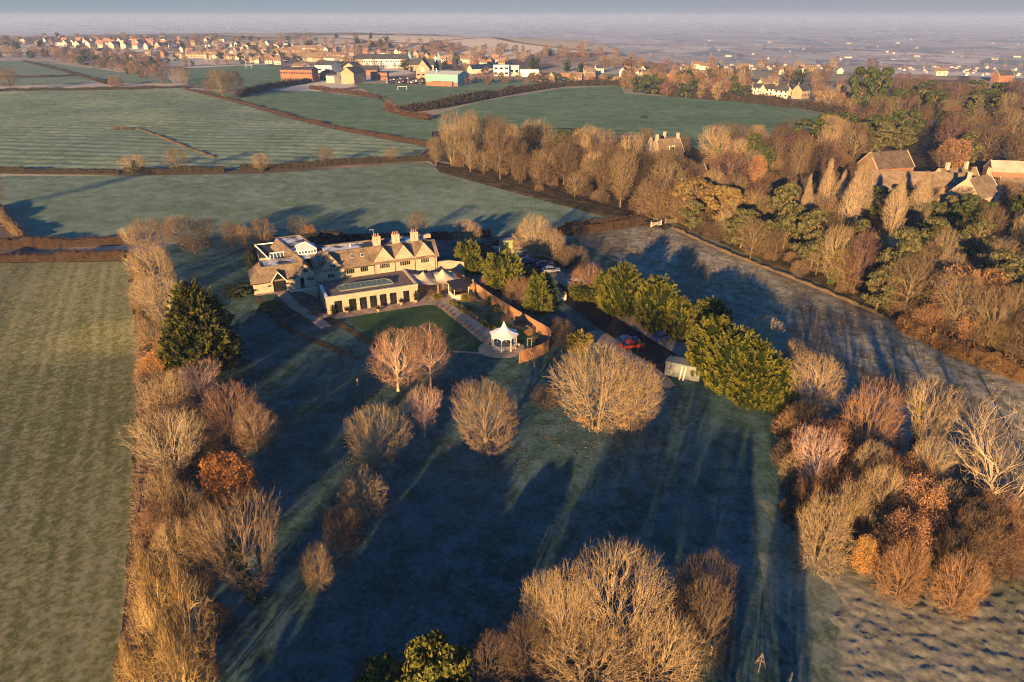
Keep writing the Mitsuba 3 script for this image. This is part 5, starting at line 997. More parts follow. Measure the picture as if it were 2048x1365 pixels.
# ------------------------------------------------------------------ single trees and shrubs near the house: kind, (x, y, height, radius), label
NEAR = [
 ('birch', (-18.46, 96.74, 11.33, 5.57), 'left of the two reddish birches with white stems on the lawn', 'birch tree'),
 ('birch', (-13.35, 98.41, 11.44, 4.64), 'right of the two reddish birches with white stems on the lawn', 'birch tree'),
 ('whitestem', (-12.53, 83.30, 8.44, 2.49), 'small bare tree with a clear pale trunk just below the birches', 'tree'),
 ('globe_a', (-3.60, 78.57, 12.14, 5.32), 'round crowned bare brown tree in the middle of the lawn', 'tree'),
 ('globe_b', (-18.26, 76.46, 8.99, 4.52), 'globe shaped bare tan tree left of the lawn centre', 'tree'),
 ('tanbush', (-18.64, 67.11, 6.15, 3.52), 'low wide bare bush below the globe shaped tan tree', 'shrub'),
 ('darkbush', (-19.45, 61.34, 5.15, 2.45), 'small dark bare bush, lowest of the three on the lawn', 'shrub'),
 ('multi', (12.40, 85.42, 13.93, 7.16), 'big golden bare tree beside the drive, larger of a touching pair', 'tree'),
 ('multi', (17.48, 84.88, 11.86, 4.65), 'golden bare tree joined to the right of the big one beside the drive', 'tree'),
 ('multi', (9.83, 45.92, 12.41, 7.09), 'great golden bare tree filling the bottom centre', 'tree'),
 ('globe_b', (2.97, 47.36, 8.69, 3.07), 'slim bare tree left of the great golden tree', 'tree'),
 ('multi_b', (5.25, 45.36, 11.80, 4.32), 'slim bare tree tight against the left flank of the great golden tree', 'tree'),
 ('tanbush', (7.00, 41.67, 7.97, 5.24), 'wide tan bush in front of the great golden tree', 'shrub'),
 ('tanbush', (13.08, 42.95, 8.74, 4.66), 'tan bush at the right foot of the great golden tree', 'shrub'),
 ('darkbush', (19.31, 50.42, 7.74, 4.08), 'dark bare thicket right of the great golden tree', 'shrub'),
 ('darkbush', (18.07, 46.49, 8.34, 3.51), 'dark shrub under the right edge of the great golden tree', 'shrub'),
 ('darkbush', (1.20, 43.73, 7.90, 2.48), 'dark shrub between the ivy dome and the great golden tree', 'shrub'),
 ('darkbush', (-2.01, 42.95, 6.05, 2.69), 'shaded dark shrub right beside the ivy dome', 'shrub'),
 ('ivy_dome', (-6.70, 40.45, 7.86, 3.17), 'domed glossy evergreen with yellow green leaves at the bottom edge', 'evergreen shrub'),
 ('ivy_dome', (-10.80, 40.21, 6.13, 2.58), 'lower evergreen mound left of the glossy dome', 'evergreen shrub'),
 ('darkbush', (-12.88, 41.18, 5.20, 1.31), 'reddish brown bush at the left end of the evergreen mound', 'shrub'),
 # the long left hedge row, near to far
 ('willowy', (-31.05, 42.95, 13.01, 2.62), 'tall golden sapling clump nearest the bottom edge in the left hedge row', 'tree'),
 ('willowy', (-29.07, 44.81, 14.55, 2.35), 'tall golden sapling clump on the lawn side of the left hedge row', 'tree'),
 ('willowy', (-34.59, 49.17, 11.51, 2.40), 'tall golden sapling clump, third from the bottom of the left hedge row', 'tree'),
 ('willowy', (-27.66, 39.26, 12.44, 2.27), 'golden sapling clump cut by the bottom edge', 'tree'),
 ('willowy', (-31.34, 39.26, 10.25, 1.88), 'pale sapling clump against the dry bank at the bottom edge', 'tree'),
 ('spread_b', (-26.84, 53.06, 13.63, 5.15), 'wide spreading bare tree with ivy on its trunk, standing out from the left hedge row', 'tree'),
 ('tanbush', (-20.66, 55.16, 5.54, 2.06), 'small tan bush right of the ivy clad spreading tree', 'shrub'),
 ('oakleaf', (-34.84, 68.55, 7.31, 4.24), 'oak holding bright rusty orange leaves', 'oak tree'),
 ('darkbush', (-37.93, 62.18, 7.90, 3.43), 'dark thicket between the golden saplings and the rusty oak', 'shrub'),
 ('darkbush', (-33.28, 58.53, 7.71, 3.01), 'dark shaded thicket left of the ivy clad spreading tree', 'shrub'),
 ('tanbush', (-42.95, 68.06, 6.04, 2.46), 'tan bush on the bank left of the rusty oak', 'shrub'),
 ('redbush', (-39.99, 60.93, 6.46, 2.55), 'pinkish brown thicket on the bank above the golden saplings', 'shrub'),
 ('spread', (-44.88, 74.78, 8.82, 5.72), 'pale fan shaped bare tree above the rusty oak', 'tree'),
 ('redbush', (-39.37, 81.25, 10.36, 4.10), 'round reddish brown bare tree, left of a pair by the lawn', 'tree'),
 ('globe_a', (-35.67, 79.77, 7.86, 3.44), 'brown bare tree with pale limbs, right of a pair by the lawn', 'tree'),
 ('whitestem', (-47.66, 91.56, 8.13, 3.22), 'pale bare tree below the big dark cypress', 'tree'),
 ('tanbush', (-50.62, 86.51, 9.10, 4.02), 'tan bare tree behind the orange bush of the left hedge row', 'tree'),
 ('darkbush', (-49.90, 82.52, 6.64, 3.19), 'brown thicket under the tan bare tree of the left hedge row', 'shrub'),
 ('yellowleaf', (-58.93, 103.13, 4.76, 3.39), 'bush glowing bright orange yellow beside the dark cypress', 'shrub'),
 ('orangebush', (-59.64, 100.46, 4.22, 2.91), 'orange brown bush at the foot of the glowing bush', 'shrub'),
 ('cypress_dark', (-52.87, 104.41, 15.47, 6.72), 'big dark green cypress beside the shaded lawn', 'cypress tree'),
 ('tanbush', (-64.69, 111.78, 6.95, 3.61), 'pale bushy thicket left of the big cypress', 'shrub'),
 ('spread', (-65.52, 118.84, 10.13, 5.54), 'pale spreading bare tree behind the big cypress', 'tree'),
 ('globe_b', (-76.30, 138.43, 9.19, 5.97), 'tan bare tree with green base, second from the far end of the left hedge row', 'tree'),
 ('globe_a', (-85.79, 155.61, 10.71, 5.30), 'tall round brown tree at the far end of the left hedge row', 'tree'),
 ('spread', (-99.50, 171.63, 5.35, 2.85), 'slender pale bare tree at the lane corner', 'tree'),
 ('tanbush', (-72.88, 127.20, 6.91, 3.98), 'tan thicket on the bank below the far trees of the left hedge row', 'shrub'),
 # behind the house
 ('globe_a', (-84.49, 168.52, 8.35, 5.08), 'dark bare tree nearest the left hedge row behind the house', 'tree'),
 ('wood_dark', (-76.85, 166.57, 7.75, 3.89), 'thin dark bare tree, second behind the house from the left', 'tree'),
 ('wood_brown', (-70.28, 165.04, 7.19, 3.49), 'thin brown bare tree, third behind the house from the left', 'tree'),
 ('wood_gold', (-63.14, 167.44, 7.27, 3.91), 'golden tan tree behind the glazed dormer', 'tree'),
 ('wood_gold', (-67.06, 164.84, 6.42, 2.74), 'yellowish bare tree with dead leaves left of the golden tan one', 'tree'),
 ('wood_pale', (-58.31, 179.77, 6.93, 3.78), 'pale upright bare tree behind the frosted roof', 'tree'),
 ('wood_orange', (-54.52, 178.85, 4.72, 2.43), 'small tree with orange leaves behind the frosted roof', 'tree'),
 ('yew', (-53.72, 170.95, 4.03, 4.54), 'dark evergreen mass behind the frosted roof', 'evergreen shrub'),
 ('wood_brown', (-77.59, 160.02, 4.80, 4.26), 'dark undergrowth tree behind the house lawn', 'shrub'),
 ('wood_tan', (-25.96, 182.57, 7.57, 3.56), 'round fuzzy tan tree just behind the chimneys', 'tree'),
 ('globe_b', (-12.10, 172.65, 7.78, 4.17), 'low rounded bare tree right of the chimneys', 'tree'),
 ('multi_b', (5.09, 166.01, 11.37, 7.02), 'large golden tree over the car park', 'tree'),
 ('globe_b', (9.50, 162.86, 8.34, 3.71), 'tan tree at the right flank of the large golden car park tree', 'tree'),
 ('darkbush', (15.38, 158.31, 5.32, 3.76), 'dark bush right of the car park', 'shrub'),
 ('darkbush', (12.63, 162.86, 4.15, 3.11), 'dark bush under the large golden car park tree', 'shrub'),
 ('redbush', (16.02, 139.70, 7.14, 3.80), 'pink tinged bare bush beside the drive', 'shrub'),
 ('dome_green', (15.68, 136.19, 3.43, 3.31), 'low green evergreen under the pink tinged bush', 'evergreen shrub'),
 # conifers by the fence and car park
 ('dome_green', (-1.99, 140.60, 9.76, 3.92), 'large dome shaped yellow green conifer by the car park', 'conifer'),
 ('cone_green', (5.25, 129.33, 9.01, 2.94), 'neat cone shaped conifer beside the drive', 'conifer'),
 ('redbush', (1.16, 132.83, 6.68, 3.23), 'dark brown bare bush between the dome and cone conifers', 'shrub'),
 ('yellow_con', (0.23, 144.62, 4.76, 1.91), 'golden yellow conifer, left of a pair behind the brown bush', 'conifer'),
 ('yellow_con', (3.20, 146.54, 3.85, 1.70), 'golden yellow conifer, right of a pair behind the brown bush', 'conifer'),
 ('bluegreen', (7.89, 132.83, 7.12, 1.66), 'blue green spruce behind the cone shaped conifer', 'spruce tree'),
 ('dome_green', (-10.57, 155.40, 7.45, 2.62), 'tall dull green conifer behind the yard wall', 'conifer'),
 ('dome_green', (-9.22, 152.58, 4.57, 2.35), 'rounded bright green conifer in front of the dull one by the yard wall', 'conifer'),
 ('redbush', (-5.46, 142.12, 3.77, 2.44), 'reddish bush at the left foot of the dome shaped conifer', 'shrub'),
 ('redbush', (6.96, 128.55, 3.09, 1.32), 'pink dry shrub at the foot of the cone shaped conifer', 'shrub'),
 ('yellow_con', (12.13, 110.62, 4.08, 2.07), 'yellow green conifer left of the big golden tree', 'conifer'),
 ('darkbush', (9.36, 113.95, 5.06, 2.57), 'dark shrub outside the curve of the fence', 'shrub'),
 ('darkbush', (9.32, 120.65, 2.65, 1.93), 'dark twiggy shrub on the shaded grass outside the fence', 'shrub'),
 ('darkbush', (5.17, 92.31, 3.58, 2.33), 'dark low shrub left of the big golden tree', 'shrub'),
 # the evergreen row along the drive
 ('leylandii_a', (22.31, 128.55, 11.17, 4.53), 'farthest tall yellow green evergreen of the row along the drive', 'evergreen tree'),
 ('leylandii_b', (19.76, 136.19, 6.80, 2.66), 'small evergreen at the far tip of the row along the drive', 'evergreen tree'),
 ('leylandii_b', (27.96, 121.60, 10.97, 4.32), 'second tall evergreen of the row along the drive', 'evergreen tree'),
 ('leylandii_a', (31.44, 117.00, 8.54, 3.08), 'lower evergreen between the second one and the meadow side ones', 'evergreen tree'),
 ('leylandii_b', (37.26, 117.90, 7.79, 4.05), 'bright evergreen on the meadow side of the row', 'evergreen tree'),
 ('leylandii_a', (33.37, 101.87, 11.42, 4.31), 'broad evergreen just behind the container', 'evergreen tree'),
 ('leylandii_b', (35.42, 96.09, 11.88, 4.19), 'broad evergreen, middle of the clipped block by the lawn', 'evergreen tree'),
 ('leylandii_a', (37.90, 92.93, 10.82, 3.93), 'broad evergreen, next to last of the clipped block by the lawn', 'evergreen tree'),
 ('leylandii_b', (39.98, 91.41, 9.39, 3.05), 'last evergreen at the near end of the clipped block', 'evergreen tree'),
 # thicket right of the lawn
 ('spread', (45.10, 111.85, 6.76, 3.25), 'small pale bare tree on the meadow side of the evergreens', 'tree'),
 ('tanbush', (47.76, 103.68, 6.26, 3.06), 'pale bush below the small pale tree on the meadow edge', 'shrub'),
 ('globe_b', (45.70, 89.34, 10.74, 4.18), 'fan shaped bare tree at the end of the evergreens', 'tree'),
 ('redbush', (48.47, 78.80, 12.16, 4.73), 'reddish bare tree standing tall in the right thicket', 'tree'),
 ('ivyvase', (55.48, 77.62, 12.50, 3.87), 'ivy stemmed vase shaped tree beside the meadow', 'tree'),
 ('whitestem', (37.87, 70.54, 10.01, 3.62), 'bare tree with pinkish white stems at the lawn edge of the thicket', 'tree'),
 ('darkbush', (41.42, 82.52, 6.64, 3.19), 'dark bush behind the pinkish white stemmed tree', 'shrub'),
 ('globe_b', (44.53, 70.54, 7.99, 3.14), 'tan bare tree in the heart of the right thicket', 'tree'),
 ('spread', (52.33, 70.54, 8.35, 2.63), 'tan bare tree behind the orange leaved trees', 'tree'),
 ('tanbush', (33.78, 58.37, 9.49, 3.67), 'golden tan bush at the lawn corner of the thicket', 'shrub'),
 ('globe_b', (43.61, 65.25, 8.41, 3.25), 'pale fine twigged tree behind the orange leaved trees', 'tree'),
 ('tanbush', (39.50, 63.47, 7.27, 2.91), 'tan bush right of the golden tan corner bush', 'shrub'),
 ('orangeleaf', (47.80, 63.47, 7.62, 3.63), 'tree with salmon orange leaves, upper of two in the thicket', 'tree'),
 ('orangeleaf', (42.92, 58.53, 7.03, 3.30), 'tree with salmon orange leaves, lower of two in the thicket', 'tree'),
 ('yellowleaf', (38.58, 57.37, 4.60, 1.36), 'thin sapling with bright orange leaves', 'tree'),
 ('orangebush', (40.41, 53.06, 7.43, 2.87), 'foxy orange bare bush at the pasture edge', 'shrub'),
 ('orangebush', (45.28, 51.52, 7.22, 2.97), 'rounded foxy orange bush farthest into the pasture', 'shrub'),
 ('darkbush', (47.52, 57.75, 4.96, 2.46), 'dark bush between the two foxy orange ones', 'shrub'),
 ('darkbush', (52.20, 60.93, 6.46, 3.11), 'dark shaded bush under the pale veteran tree', 'shrub'),
 ('darkbush', (53.15, 57.00, 5.61, 3.52), 'dark bush at the right edge below the veteran tree', 'shrub'),
 ('veteran', (58.14, 64.80, 14.78, 7.52), 'pale sprawling veteran tree at the right edge', 'tree'),
 ('deadlimb', (70.00, 76.46, 11.82, 3.96), 'dead pale branched tree leaning in from the right edge', 'tree'),
 ('tanbush', (60.18, 73.14, 5.49, 2.59), 'tan bush left of the veteran tree', 'shrub'),
 ('darkbush', (50.39, 86.51, 5.15, 2.58), 'dark bush on the meadow edge behind the reddish tree', 'shrub'),
 ('redbush', (39.65, 68.06, 6.04, 2.46), 'reddish bush beside the pinkish white stemmed tree', 'shrub'),
 # far end hedgerow trees in the fields
 ('wood_ivy', (-146.21, 266.97, 7.22, 6.75), 'wide dark oak in the field hedge, leftmost of the hedgerow four', 'oak tree'),
 ('wood_tan', (-130.98, 269.79, 9.74, 5.05), 'fuzzy rounded bare tree in the field hedge, second of the hedgerow four', 'tree'),
 ('wood_ivy', (-98.53, 271.71, 7.14, 5.29), 'short oak with a pale trunk in the field hedge, third of the hedgerow four', 'oak tree'),
 ('wood_brown', (-75.40, 282.70, 7.77, 4.47), 'round brown tree in the field hedge, fourth of the hedgerow four', 'tree'),
 ('wood_tan', (-50.60, 291.22, 5.74, 3.97), 'small leaning tree in the field hedge near the tall wood', 'tree'),
 ('wood_brown', (-161.91, 211.69, 14.72, 5.43), 'brown bare tree cut by the left edge beside the lane', 'tree'),
 ('wood_brown', (-412.08, 595.51, 17.97, 10.62), 'solitary spreading bare tree in the far left field hedge', 'tree'),
 ('wood_bush', (-212.41, 379.26, 2.07, 2.95), 'small dark scrub on the ridged field', 'shrub'),
 ('wood_bush', (-207.59, 379.26, 2.32, 3.48), 'larger dark scrub on the ridged field', 'shrub'),
 ('wood_gold', (-216.22, 538.34, 21.18, 10.36), 'golden brown tree of the clump at the field corner', 'tree'),
 ('wood_dark', (-203.64, 531.50, 20.60, 10.97), 'dark brown tree of the clump at the field corner', 'tree'),
 ('wood_purple', (-237.19, 567.46, 11.03, 8.60), 'low purple brown tree left of the field corner clump', 'tree'),
 ('wood_brown', (-315.12, 655.33, 19.21, 13.43), 'large brown tree at the top of the ridged field', 'tree'),
 ('wood_tan', (-288.55, 635.73, 17.08, 10.01), 'tan tree beside the large brown one at the top of the ridged field', 'tree'),
 ('wood_bush', (-346.78, 635.73, 8.18, 7.86), 'rounded bush at the far field corner', 'shrub'),
 ('wood_purple', (-78.41, 455.63, 9.05, 4.12), 'reddish tree at the corner of the scrubby hedge', 'tree'),
]
for kd, (x, y, h, r), lb, ct in NEAR:
    fr, fh = (.9, .97) if kd.startswith('leyl') else (1.0, 1.0) if kd.startswith('cypress') else (1.12, .95) if kd in ('redbush', 'orangebush', 'tanbush', 'darkbush', 'orangeleaf', 'yellowleaf', 'spread', 'spread_b', 'ivyvase', 'whitestem', 'veteran', 'deadlimb') else (.92, .95)
    r, h = r * fr, h * fh
    plant(kd, {'tree': 'bare_tree', 'shrub': 'shrub'}.get(ct, ct.replace(' ', '_')), x, y, h, r, lb, ct, sink=0.05)

# garden border shrubs along the path and fence
gb = rng_of('border')
for (x, y) in [(-15.4, 132.8), (-14.4, 131.3), (-13.4, 129.8), (-12.5, 128.4), (-11.5, 126.9), (-10.6, 125.5), (-9.7, 124.1), (-8.9, 122.8), (-8.0, 121.5), (-7.2, 120.2), (-6.3, 118.9), (-5.5, 117.6), (-4.7, 116.4), (-3.9, 115.1), (-3.2, 114.0)]:
    plant('wood_bush', 'border_shrub', x - .6 + gb.normal(0, .2), y + gb.normal(0, .2), gb.uniform(.4, .7), gb.uniform(.35, .55), 'low brown border plant on the left of the straight stone path', 'plant', 'border plants left of the stone path')
for (x, y) in [(-13.6, 134.2), (-12.7, 132.9), (-11.8, 131.7), (-11.0, 130.4), (-10.1, 129.2), (-9.3, 128.0), (-8.4, 126.8), (-7.6, 125.6), (-6.8, 124.5), (-6.0, 123.3), (-5.3, 122.2), (-4.5, 121.1), (-3.8, 120.0), (-3.0, 119.0), (-2.3, 117.9)]:
    plant(['yellow_con', 'wood_bush', 'dome_green'][int(gb.integers(0, 3))], 'border_shrub', x + .8 + gb.normal(0, .25), y + gb.normal(0, .25), gb.uniform(.4, .8), gb.uniform(.35, .6), 'low tufted border plant on the right of the straight stone path', 'plant', 'border plants right of the stone path')
for (x, y), h, r, kd, lb in [((-9.85, 135.62), 1.5, .8, 'yellow_con', 'yellow green shrub beside the bar hut'), ((-8.43, 135.05), 1.5, 1.0, 'darkbush', 'brown shrub against the fence nearest the bar hut'), ((-5.89, 132.83), 1.6, 1.1, 'darkbush', 'dark shrub at the fence left of the clipped ball'),
        ((-4.86, 133.38), 2.0, .5, 'cone_green', 'dark upright conifer against the fence'), ((-3.30, 129.60), 1.5, .9, 'ivy_dome', 'clipped green ball tree by the fence'), ((-1.39, 124.25), 1.9, 1.3, 'darkbush', 'large brown shrub by the middle of the fence'),
        ((1.08, 121.84), 1.7, 1.2, 'darkbush', 'brown shrub right of the large one by the fence'), ((3.17, 123.52), 1.6, .4, 'cone_green', 'small green conifer against the fence'), ((3.24, 117.90), 1.6, 1.0, 'wood_orange', 'shrub with rusty leaves behind the bandstand'),
        ((4.30, 115.24), 1.3, .9, 'darkbush', 'dark shrub in the fence curve'), ((-16.06, 136.76), 1.0, .9, 'yellow_con', 'yellow green plant in a patio bed'), ((-17.71, 139.10), 1.2, 1.3, 'darkbush', 'brown climbing shrub at the edge of the shade sail'),
        ((-48.89, 127.30), 1.3, 2.2, 'ivy_dome', 'dark planting bed mound left of the garden steps'), ((-45.99, 125.74), 1.2, 2.2, 'darkbush', 'dark shrub bed left of the garden steps'), ((-43.14, 124.28), 1.0, 1.8, 'darkbush', 'low dark shrub at the foot of the bank'),
        ((-42.59, 130.08), 1.2, 1.6, 'darkbush', 'dark shrub right of the garden steps under the terrace wall'), ((-39.84, 126.93), 1.0, 1.3, 'darkbush', 'dark shrub at the left corner of the garden room'), ((-56.67, 132.53), 2.2, 3.0, 'yew', 'dark evergreen shrub by the hipped end of the house')]:
    plant(kd, 'garden_shrub', x, y, h, r, lb, 'shrub')

# ------------------------------------------------------------------ the woods
ADJ = dict(wood_brown='brown bare tree', wood_tan='tan bare tree', wood_pale='pale fan shaped bare tree', wood_tan_b='tan spreading bare tree', wood_purple='purple twigged bare tree', wood_dark='dark bare tree', wood_gold='golden bare tree',
           wood_brown_b='brown spreading bare tree', wood_orange='orange leaved tree', wood_ivy='ivy clad bare tree', wood_bush='low brown bush', wood_poplar='slim poplar tree', pine='olive pine', pine_gold='golden pine', yew='dark yew', far_yew='dark rounded evergreen',
           far_conifer='dark pointed conifer', redbush='reddish brown bush', darkbush='dark bush', far_brown='brown bare tree', far_tan='tan bare tree', far_purple='purple bare tree', far_dark='dark bare tree', orangeleaf='salmon leaved tree', tanbush='tan bush', orangebush='foxy orange bush',
           leylandii_a='broad evergreen tree', leylandii_b='bright evergreen tree', dome_green='domed evergreen tree')
def wood(pts, kinds, h0, h1, label, grp, key='bare_tree', cat='tree', rr=(.34, .46), seed=0):
    for i, (x, y) in enumerate(pts):
        g = rng_of(grp, i, seed); kd = kinds[int(g.integers(0, len(kinds)))]; h = g.uniform(h0, h1); H, R = GROUPS[kd]
        r = h * R / H * g.uniform(.85, 1.2)
        where = label[0].split('tree', 1)[1]; sz = ('low ', '', 'tall ')[int(3 * (h - h0) / (h1 - h0 + 1e-6))]
        lb = sz + ADJ.get(kd, kd.split('_')[-1]) + where; ever = kd in ('pine', 'pine_gold', 'yew', 'far_yew', 'far_conifer')
        plant(kd, 'evergreen_tree' if ever else key, x, y, h, r, lb, 'evergreen tree' if ever else cat, lb, sink=.1)
MID = ['wood_brown', 'wood_tan', 'wood_brown_b', 'wood_pale', 'wood_tan_b']
for kd, (x, y, h, r), lb in [
 ('wood_pale', (-24.40, 283.74, 21.13, 7.06), 'tall bare tree at the left tip of the middle wood'), ('wood_tan_b', (-15.98, 279.62, 22.37, 6.16), 'very tall pale stemmed bare tree, second from the left tip of the middle wood'),
 ('wood_brown', (-4.47, 255.32, 22.81, 8.04), 'big rounded bare tree with a thick pale trunk at the front of the middle wood'), ('wood_tan', (12.75, 245.35, 12.64, 5.51), 'small tan tree in front of the middle wood'),
 ('wood_tan', (19.25, 253.61, 14.04, 4.75), 'tan tree behind the small one in front of the middle wood'), ('wood_ivy', (27.49, 262.37, 15.51, 3.20), 'ivy covered green column in the middle wood'),
 ('wood_tan', (23.53, 235.33, 8.04, 3.09), 'small pale trunked tree at the front edge of the middle wood'), ('wood_tan_b', (34.43, 214.80, 17.91, 6.58), 'wide golden bare tree at the lower front of the middle wood'),
 ('wood_tan', (41.57, 205.70, 10.99, 4.85), 'bare tree right of the wide golden one in the middle wood'), ('wood_bush', (9.42, 237.58, 2.09, 2.26), 'round green bush in front of the middle wood'),
 ('pine_gold', (54.01, 200.00, 12.21, 6.65), 'golden brown spreading pine at the lane corner'), ('pine_gold', (60.46, 193.53, 12.18, 5.74), 'golden brown pine behind the lane corner one'),
 ('wood_orange', (64.20, 211.69, 7.55, 3.12), 'tree with faded orange leaves behind the golden pines'), ('wood_purple', (76.74, 242.97, 12.71, 8.45), 'purple twigged birch in front of the barn roofs'),
 ('wood_orange', (86.94, 245.35, 10.92, 3.20), 'tree with orange leaves right of the purple birch'), ('pine', (70.55, 170.95, 17.55, 5.49), 'olive green pine with layered clumps, tallest on the meadow edge'),
 ('pine', (71.59, 155.40, 14.62, 5.30), 'olive green pine below the poplars'), ('wood_purple', (74.55, 205.70, 10.69, 3.34), 'purple brown birch with white stems among the pines'),
 ('wood_tan', (59.52, 162.86, 10.22, 4.32), 'tan bare tree on the meadow edge under the pines'), ('pine', (59.72, 171.80, 11.01, 4.52), 'olive pine at the left of the meadow edge'),
 ('wood_ivy', (72.13, 145.26, 13.94, 4.45), 'ivy clad tree on the meadow edge'), ('wood_purple', (74.46, 139.10, 15.14, 3.42), 'purple brown birch right of the ivy clad tree'),
 ('pine', (81.20, 136.19, 16.50, 4.82), 'large olive pine on the right meadow edge'), ('pine', (74.68, 129.33, 9.23, 3.55), 'small olive pine at the foot of the large one'),
 ('pine', (103.91, 162.86, 11.21, 4.31), 'olive pine in front of the stone manor'), ('yew', (124.86, 184.48, 11.88, 3.44), 'dark yew before the manor gable'),
 ('yew', (141.58, 184.48, 13.92, 4.11), 'dark yew at the right edge by the manor'),
 ('wood_brown', (58.47, 306.11, 11.65, 4.36), 'dark rounded tree beside the gabled cottage'), ('wood_ivy', (82.21, 283.74, 15.78, 7.29), 'ivy covered tree behind the barns'),
 ('wood_brown', (71.84, 292.31, 10.61, 3.76), 'brown tree right of the gabled cottage'), ('yew', (92.90, 268.84, 15.65, 3.28), 'tall dark conifer at the back of the middle wood'),
 ('wood_orange', (174.73, 273.65, 11.94, 5.89), 'orange leaved tree behind the slate barn'), ('wood_brown_b', (169.77, 273.65, 7.75, 5.52), 'bare tree left of the orange leaved one behind the slate barn'),
 ('wood_brown', (192.92, 283.74, 19.23, 9.09), 'big rounded dull tree at the back right of the wood'),
 ('yew', (219.09, 453.13, 28.54, 8.44), 'tall dark cypress clump on the skyline, left half'), ('yew', (233.84, 460.73, 27.52, 8.26), 'tall dark cypress clump on the skyline, right half')]:
    plant(kd, 'bare_tree' if kd.startswith('wood') else 'evergreen_tree', x, y, h, r, lb, 'tree' if kd.startswith('wood') else 'evergreen tree', sink=.1)
for (x, y, h, r), lb in [((80.26, 184.48, 16.60, 2.32), 'poplar, leftmost of the pale poplar row by the stone barns'), ((94.79, 205.70, 16.88, 3.32), 'poplar, second of the pale poplar row by the stone barns'), ((96.95, 200.00, 14.52, 3.39), 'poplar, third of the pale poplar row by the stone barns'),
        ((102.94, 200.00, 19.77, 4.40), 'tallest poplar of the pale row by the stone barns'), ((91.14, 180.69, 19.97, 3.74), 'poplar in front of the tallest one by the stone barns'), ((105.35, 184.48, 16.33, 3.83), 'poplar standing before the long pale barn'),
        ((117.70, 194.58, 15.19, 3.59), 'poplar right of the long pale barn'), ((143.63, 214.80, 12.60, 3.62), 'poplar behind the manor gable'), ((126.28, 200.00, 10.17, 2.96), 'slim poplar left of the manor gable')]:
    plant('wood_poplar', 'poplar_tree', x, y, h, r * .8, lb, 'poplar tree', sink=.1)
wood([(41.0, 83.0), (42.3, 77.5), (43.2, 73.3), (37.9, 73.2), (47.6, 72.7), (51.0, 70.5), (46.1, 70.0), (42.2, 69.0), (36.5, 68.2), (48.2, 68.1), (45.2, 66.1), (52.0, 65.5), (42.0, 64.8), (59.0, 64.0), (48.8, 63.6), (38.7, 63.3), (55.4, 62.4), (41.5, 62.2), (57.9, 61.6), (52.9, 61.2), (46.4, 60.5), (55.5, 58.6), (50.3, 58.2), (53.1, 57.4), (42.1, 57.4), (47.1, 55.9)], ['redbush', 'tanbush', 'darkbush', 'orangeleaf', 'redbush', 'orangebush'], 4, 6.5, ('tree in the tangled right thicket', ''), 'bushes of the right thicket', key='shrub', cat='shrub')
wood([(-60.1, 107.6), (-57.1, 96.6), (-53.5, 95.7), (-48.3, 87.2), (-45.8, 82.8), (-42.2, 77.2), (-40.6, 63.3), (-33.5, 59.7), (-37.1, 58.1)], ['redbush', 'tanbush', 'darkbush', 'darkbush'], 3.5, 6, ('tree in the tangled left hedge row', ''), 'bushes of the left hedge row', key='shrub', cat='shrub')
wood([(-3.1, 315.0), (2.4, 307.3), (-7.6, 306.8), (-4.5, 299.9), (21.4, 294.8), (-22.3, 292.2), (7.0, 292.2), (23.4, 288.0), (1.8, 286.2), (14.7, 284.5), (-8.0, 283.7), (26.1, 279.6), (-13.8, 278.1), (1.8, 275.8), (35.6, 273.9), (22.5, 273.2), (3.2, 268.9), (16.0, 267.5), (40.0, 265.0), (43.7, 258.6), (14.8, 256.7), (32.9, 256.1), (24.5, 255.7), (18.6, 246.7), (29.1, 246.3), (41.8, 245.1), (52.8, 241.3), (34.9, 240.6), (25.9, 236.3), (39.5, 233.8), (30.6, 229.9), (42.7, 227.2), (40.9, 218.0), (48.7, 216.8)], MID + ['wood_brown', 'wood_dark', 'wood_dark', 'wood_ivy', 'wood_purple'], 10, 15, ('tree inside the middle wood', 'dark evergreen inside the middle wood'), 'trees of the middle wood')
wood([(-26.3, 292.2), (-31.4, 288.9), (-25.1, 285.7), (-30.9, 280.9), (-14.6, 278.0), (-19.3, 277.0), (-11.3, 274.9), (-6.0, 268.6), (-16.3, 268.1), (-2.2, 264.8), (-10.7, 263.9), (1.4, 252.7), (9.9, 248.9), (3.1, 247.1), (9.6, 239.9), (21.0, 227.3)], MID, 8, 13, ('bare tree on the front edge of the middle wood', ''), 'front edge trees of the middle wood')
wood([(-10.0, 313.4), (-18.0, 310.1), (-0.2, 308.0), (-26.1, 307.3), (8.7, 304.6), (7.8, 295.6), (14.5, 293.7), (23.6, 286.2), (31.6, 285.6), (28.5, 279.2), (35.8, 271.3), (44.0, 268.5), (38.3, 263.6), (43.9, 257.2), (46.9, 248.5), (54.1, 245.5), (51.6, 238.3)], MID + ['wood_ivy', 'wood_ivy', 'wood_dark', 'yew'], 12, 17, ('tall bare tree along the back of the middle wood', 'dark evergreen along the back of the middle wood'), 'back trees of the middle wood')
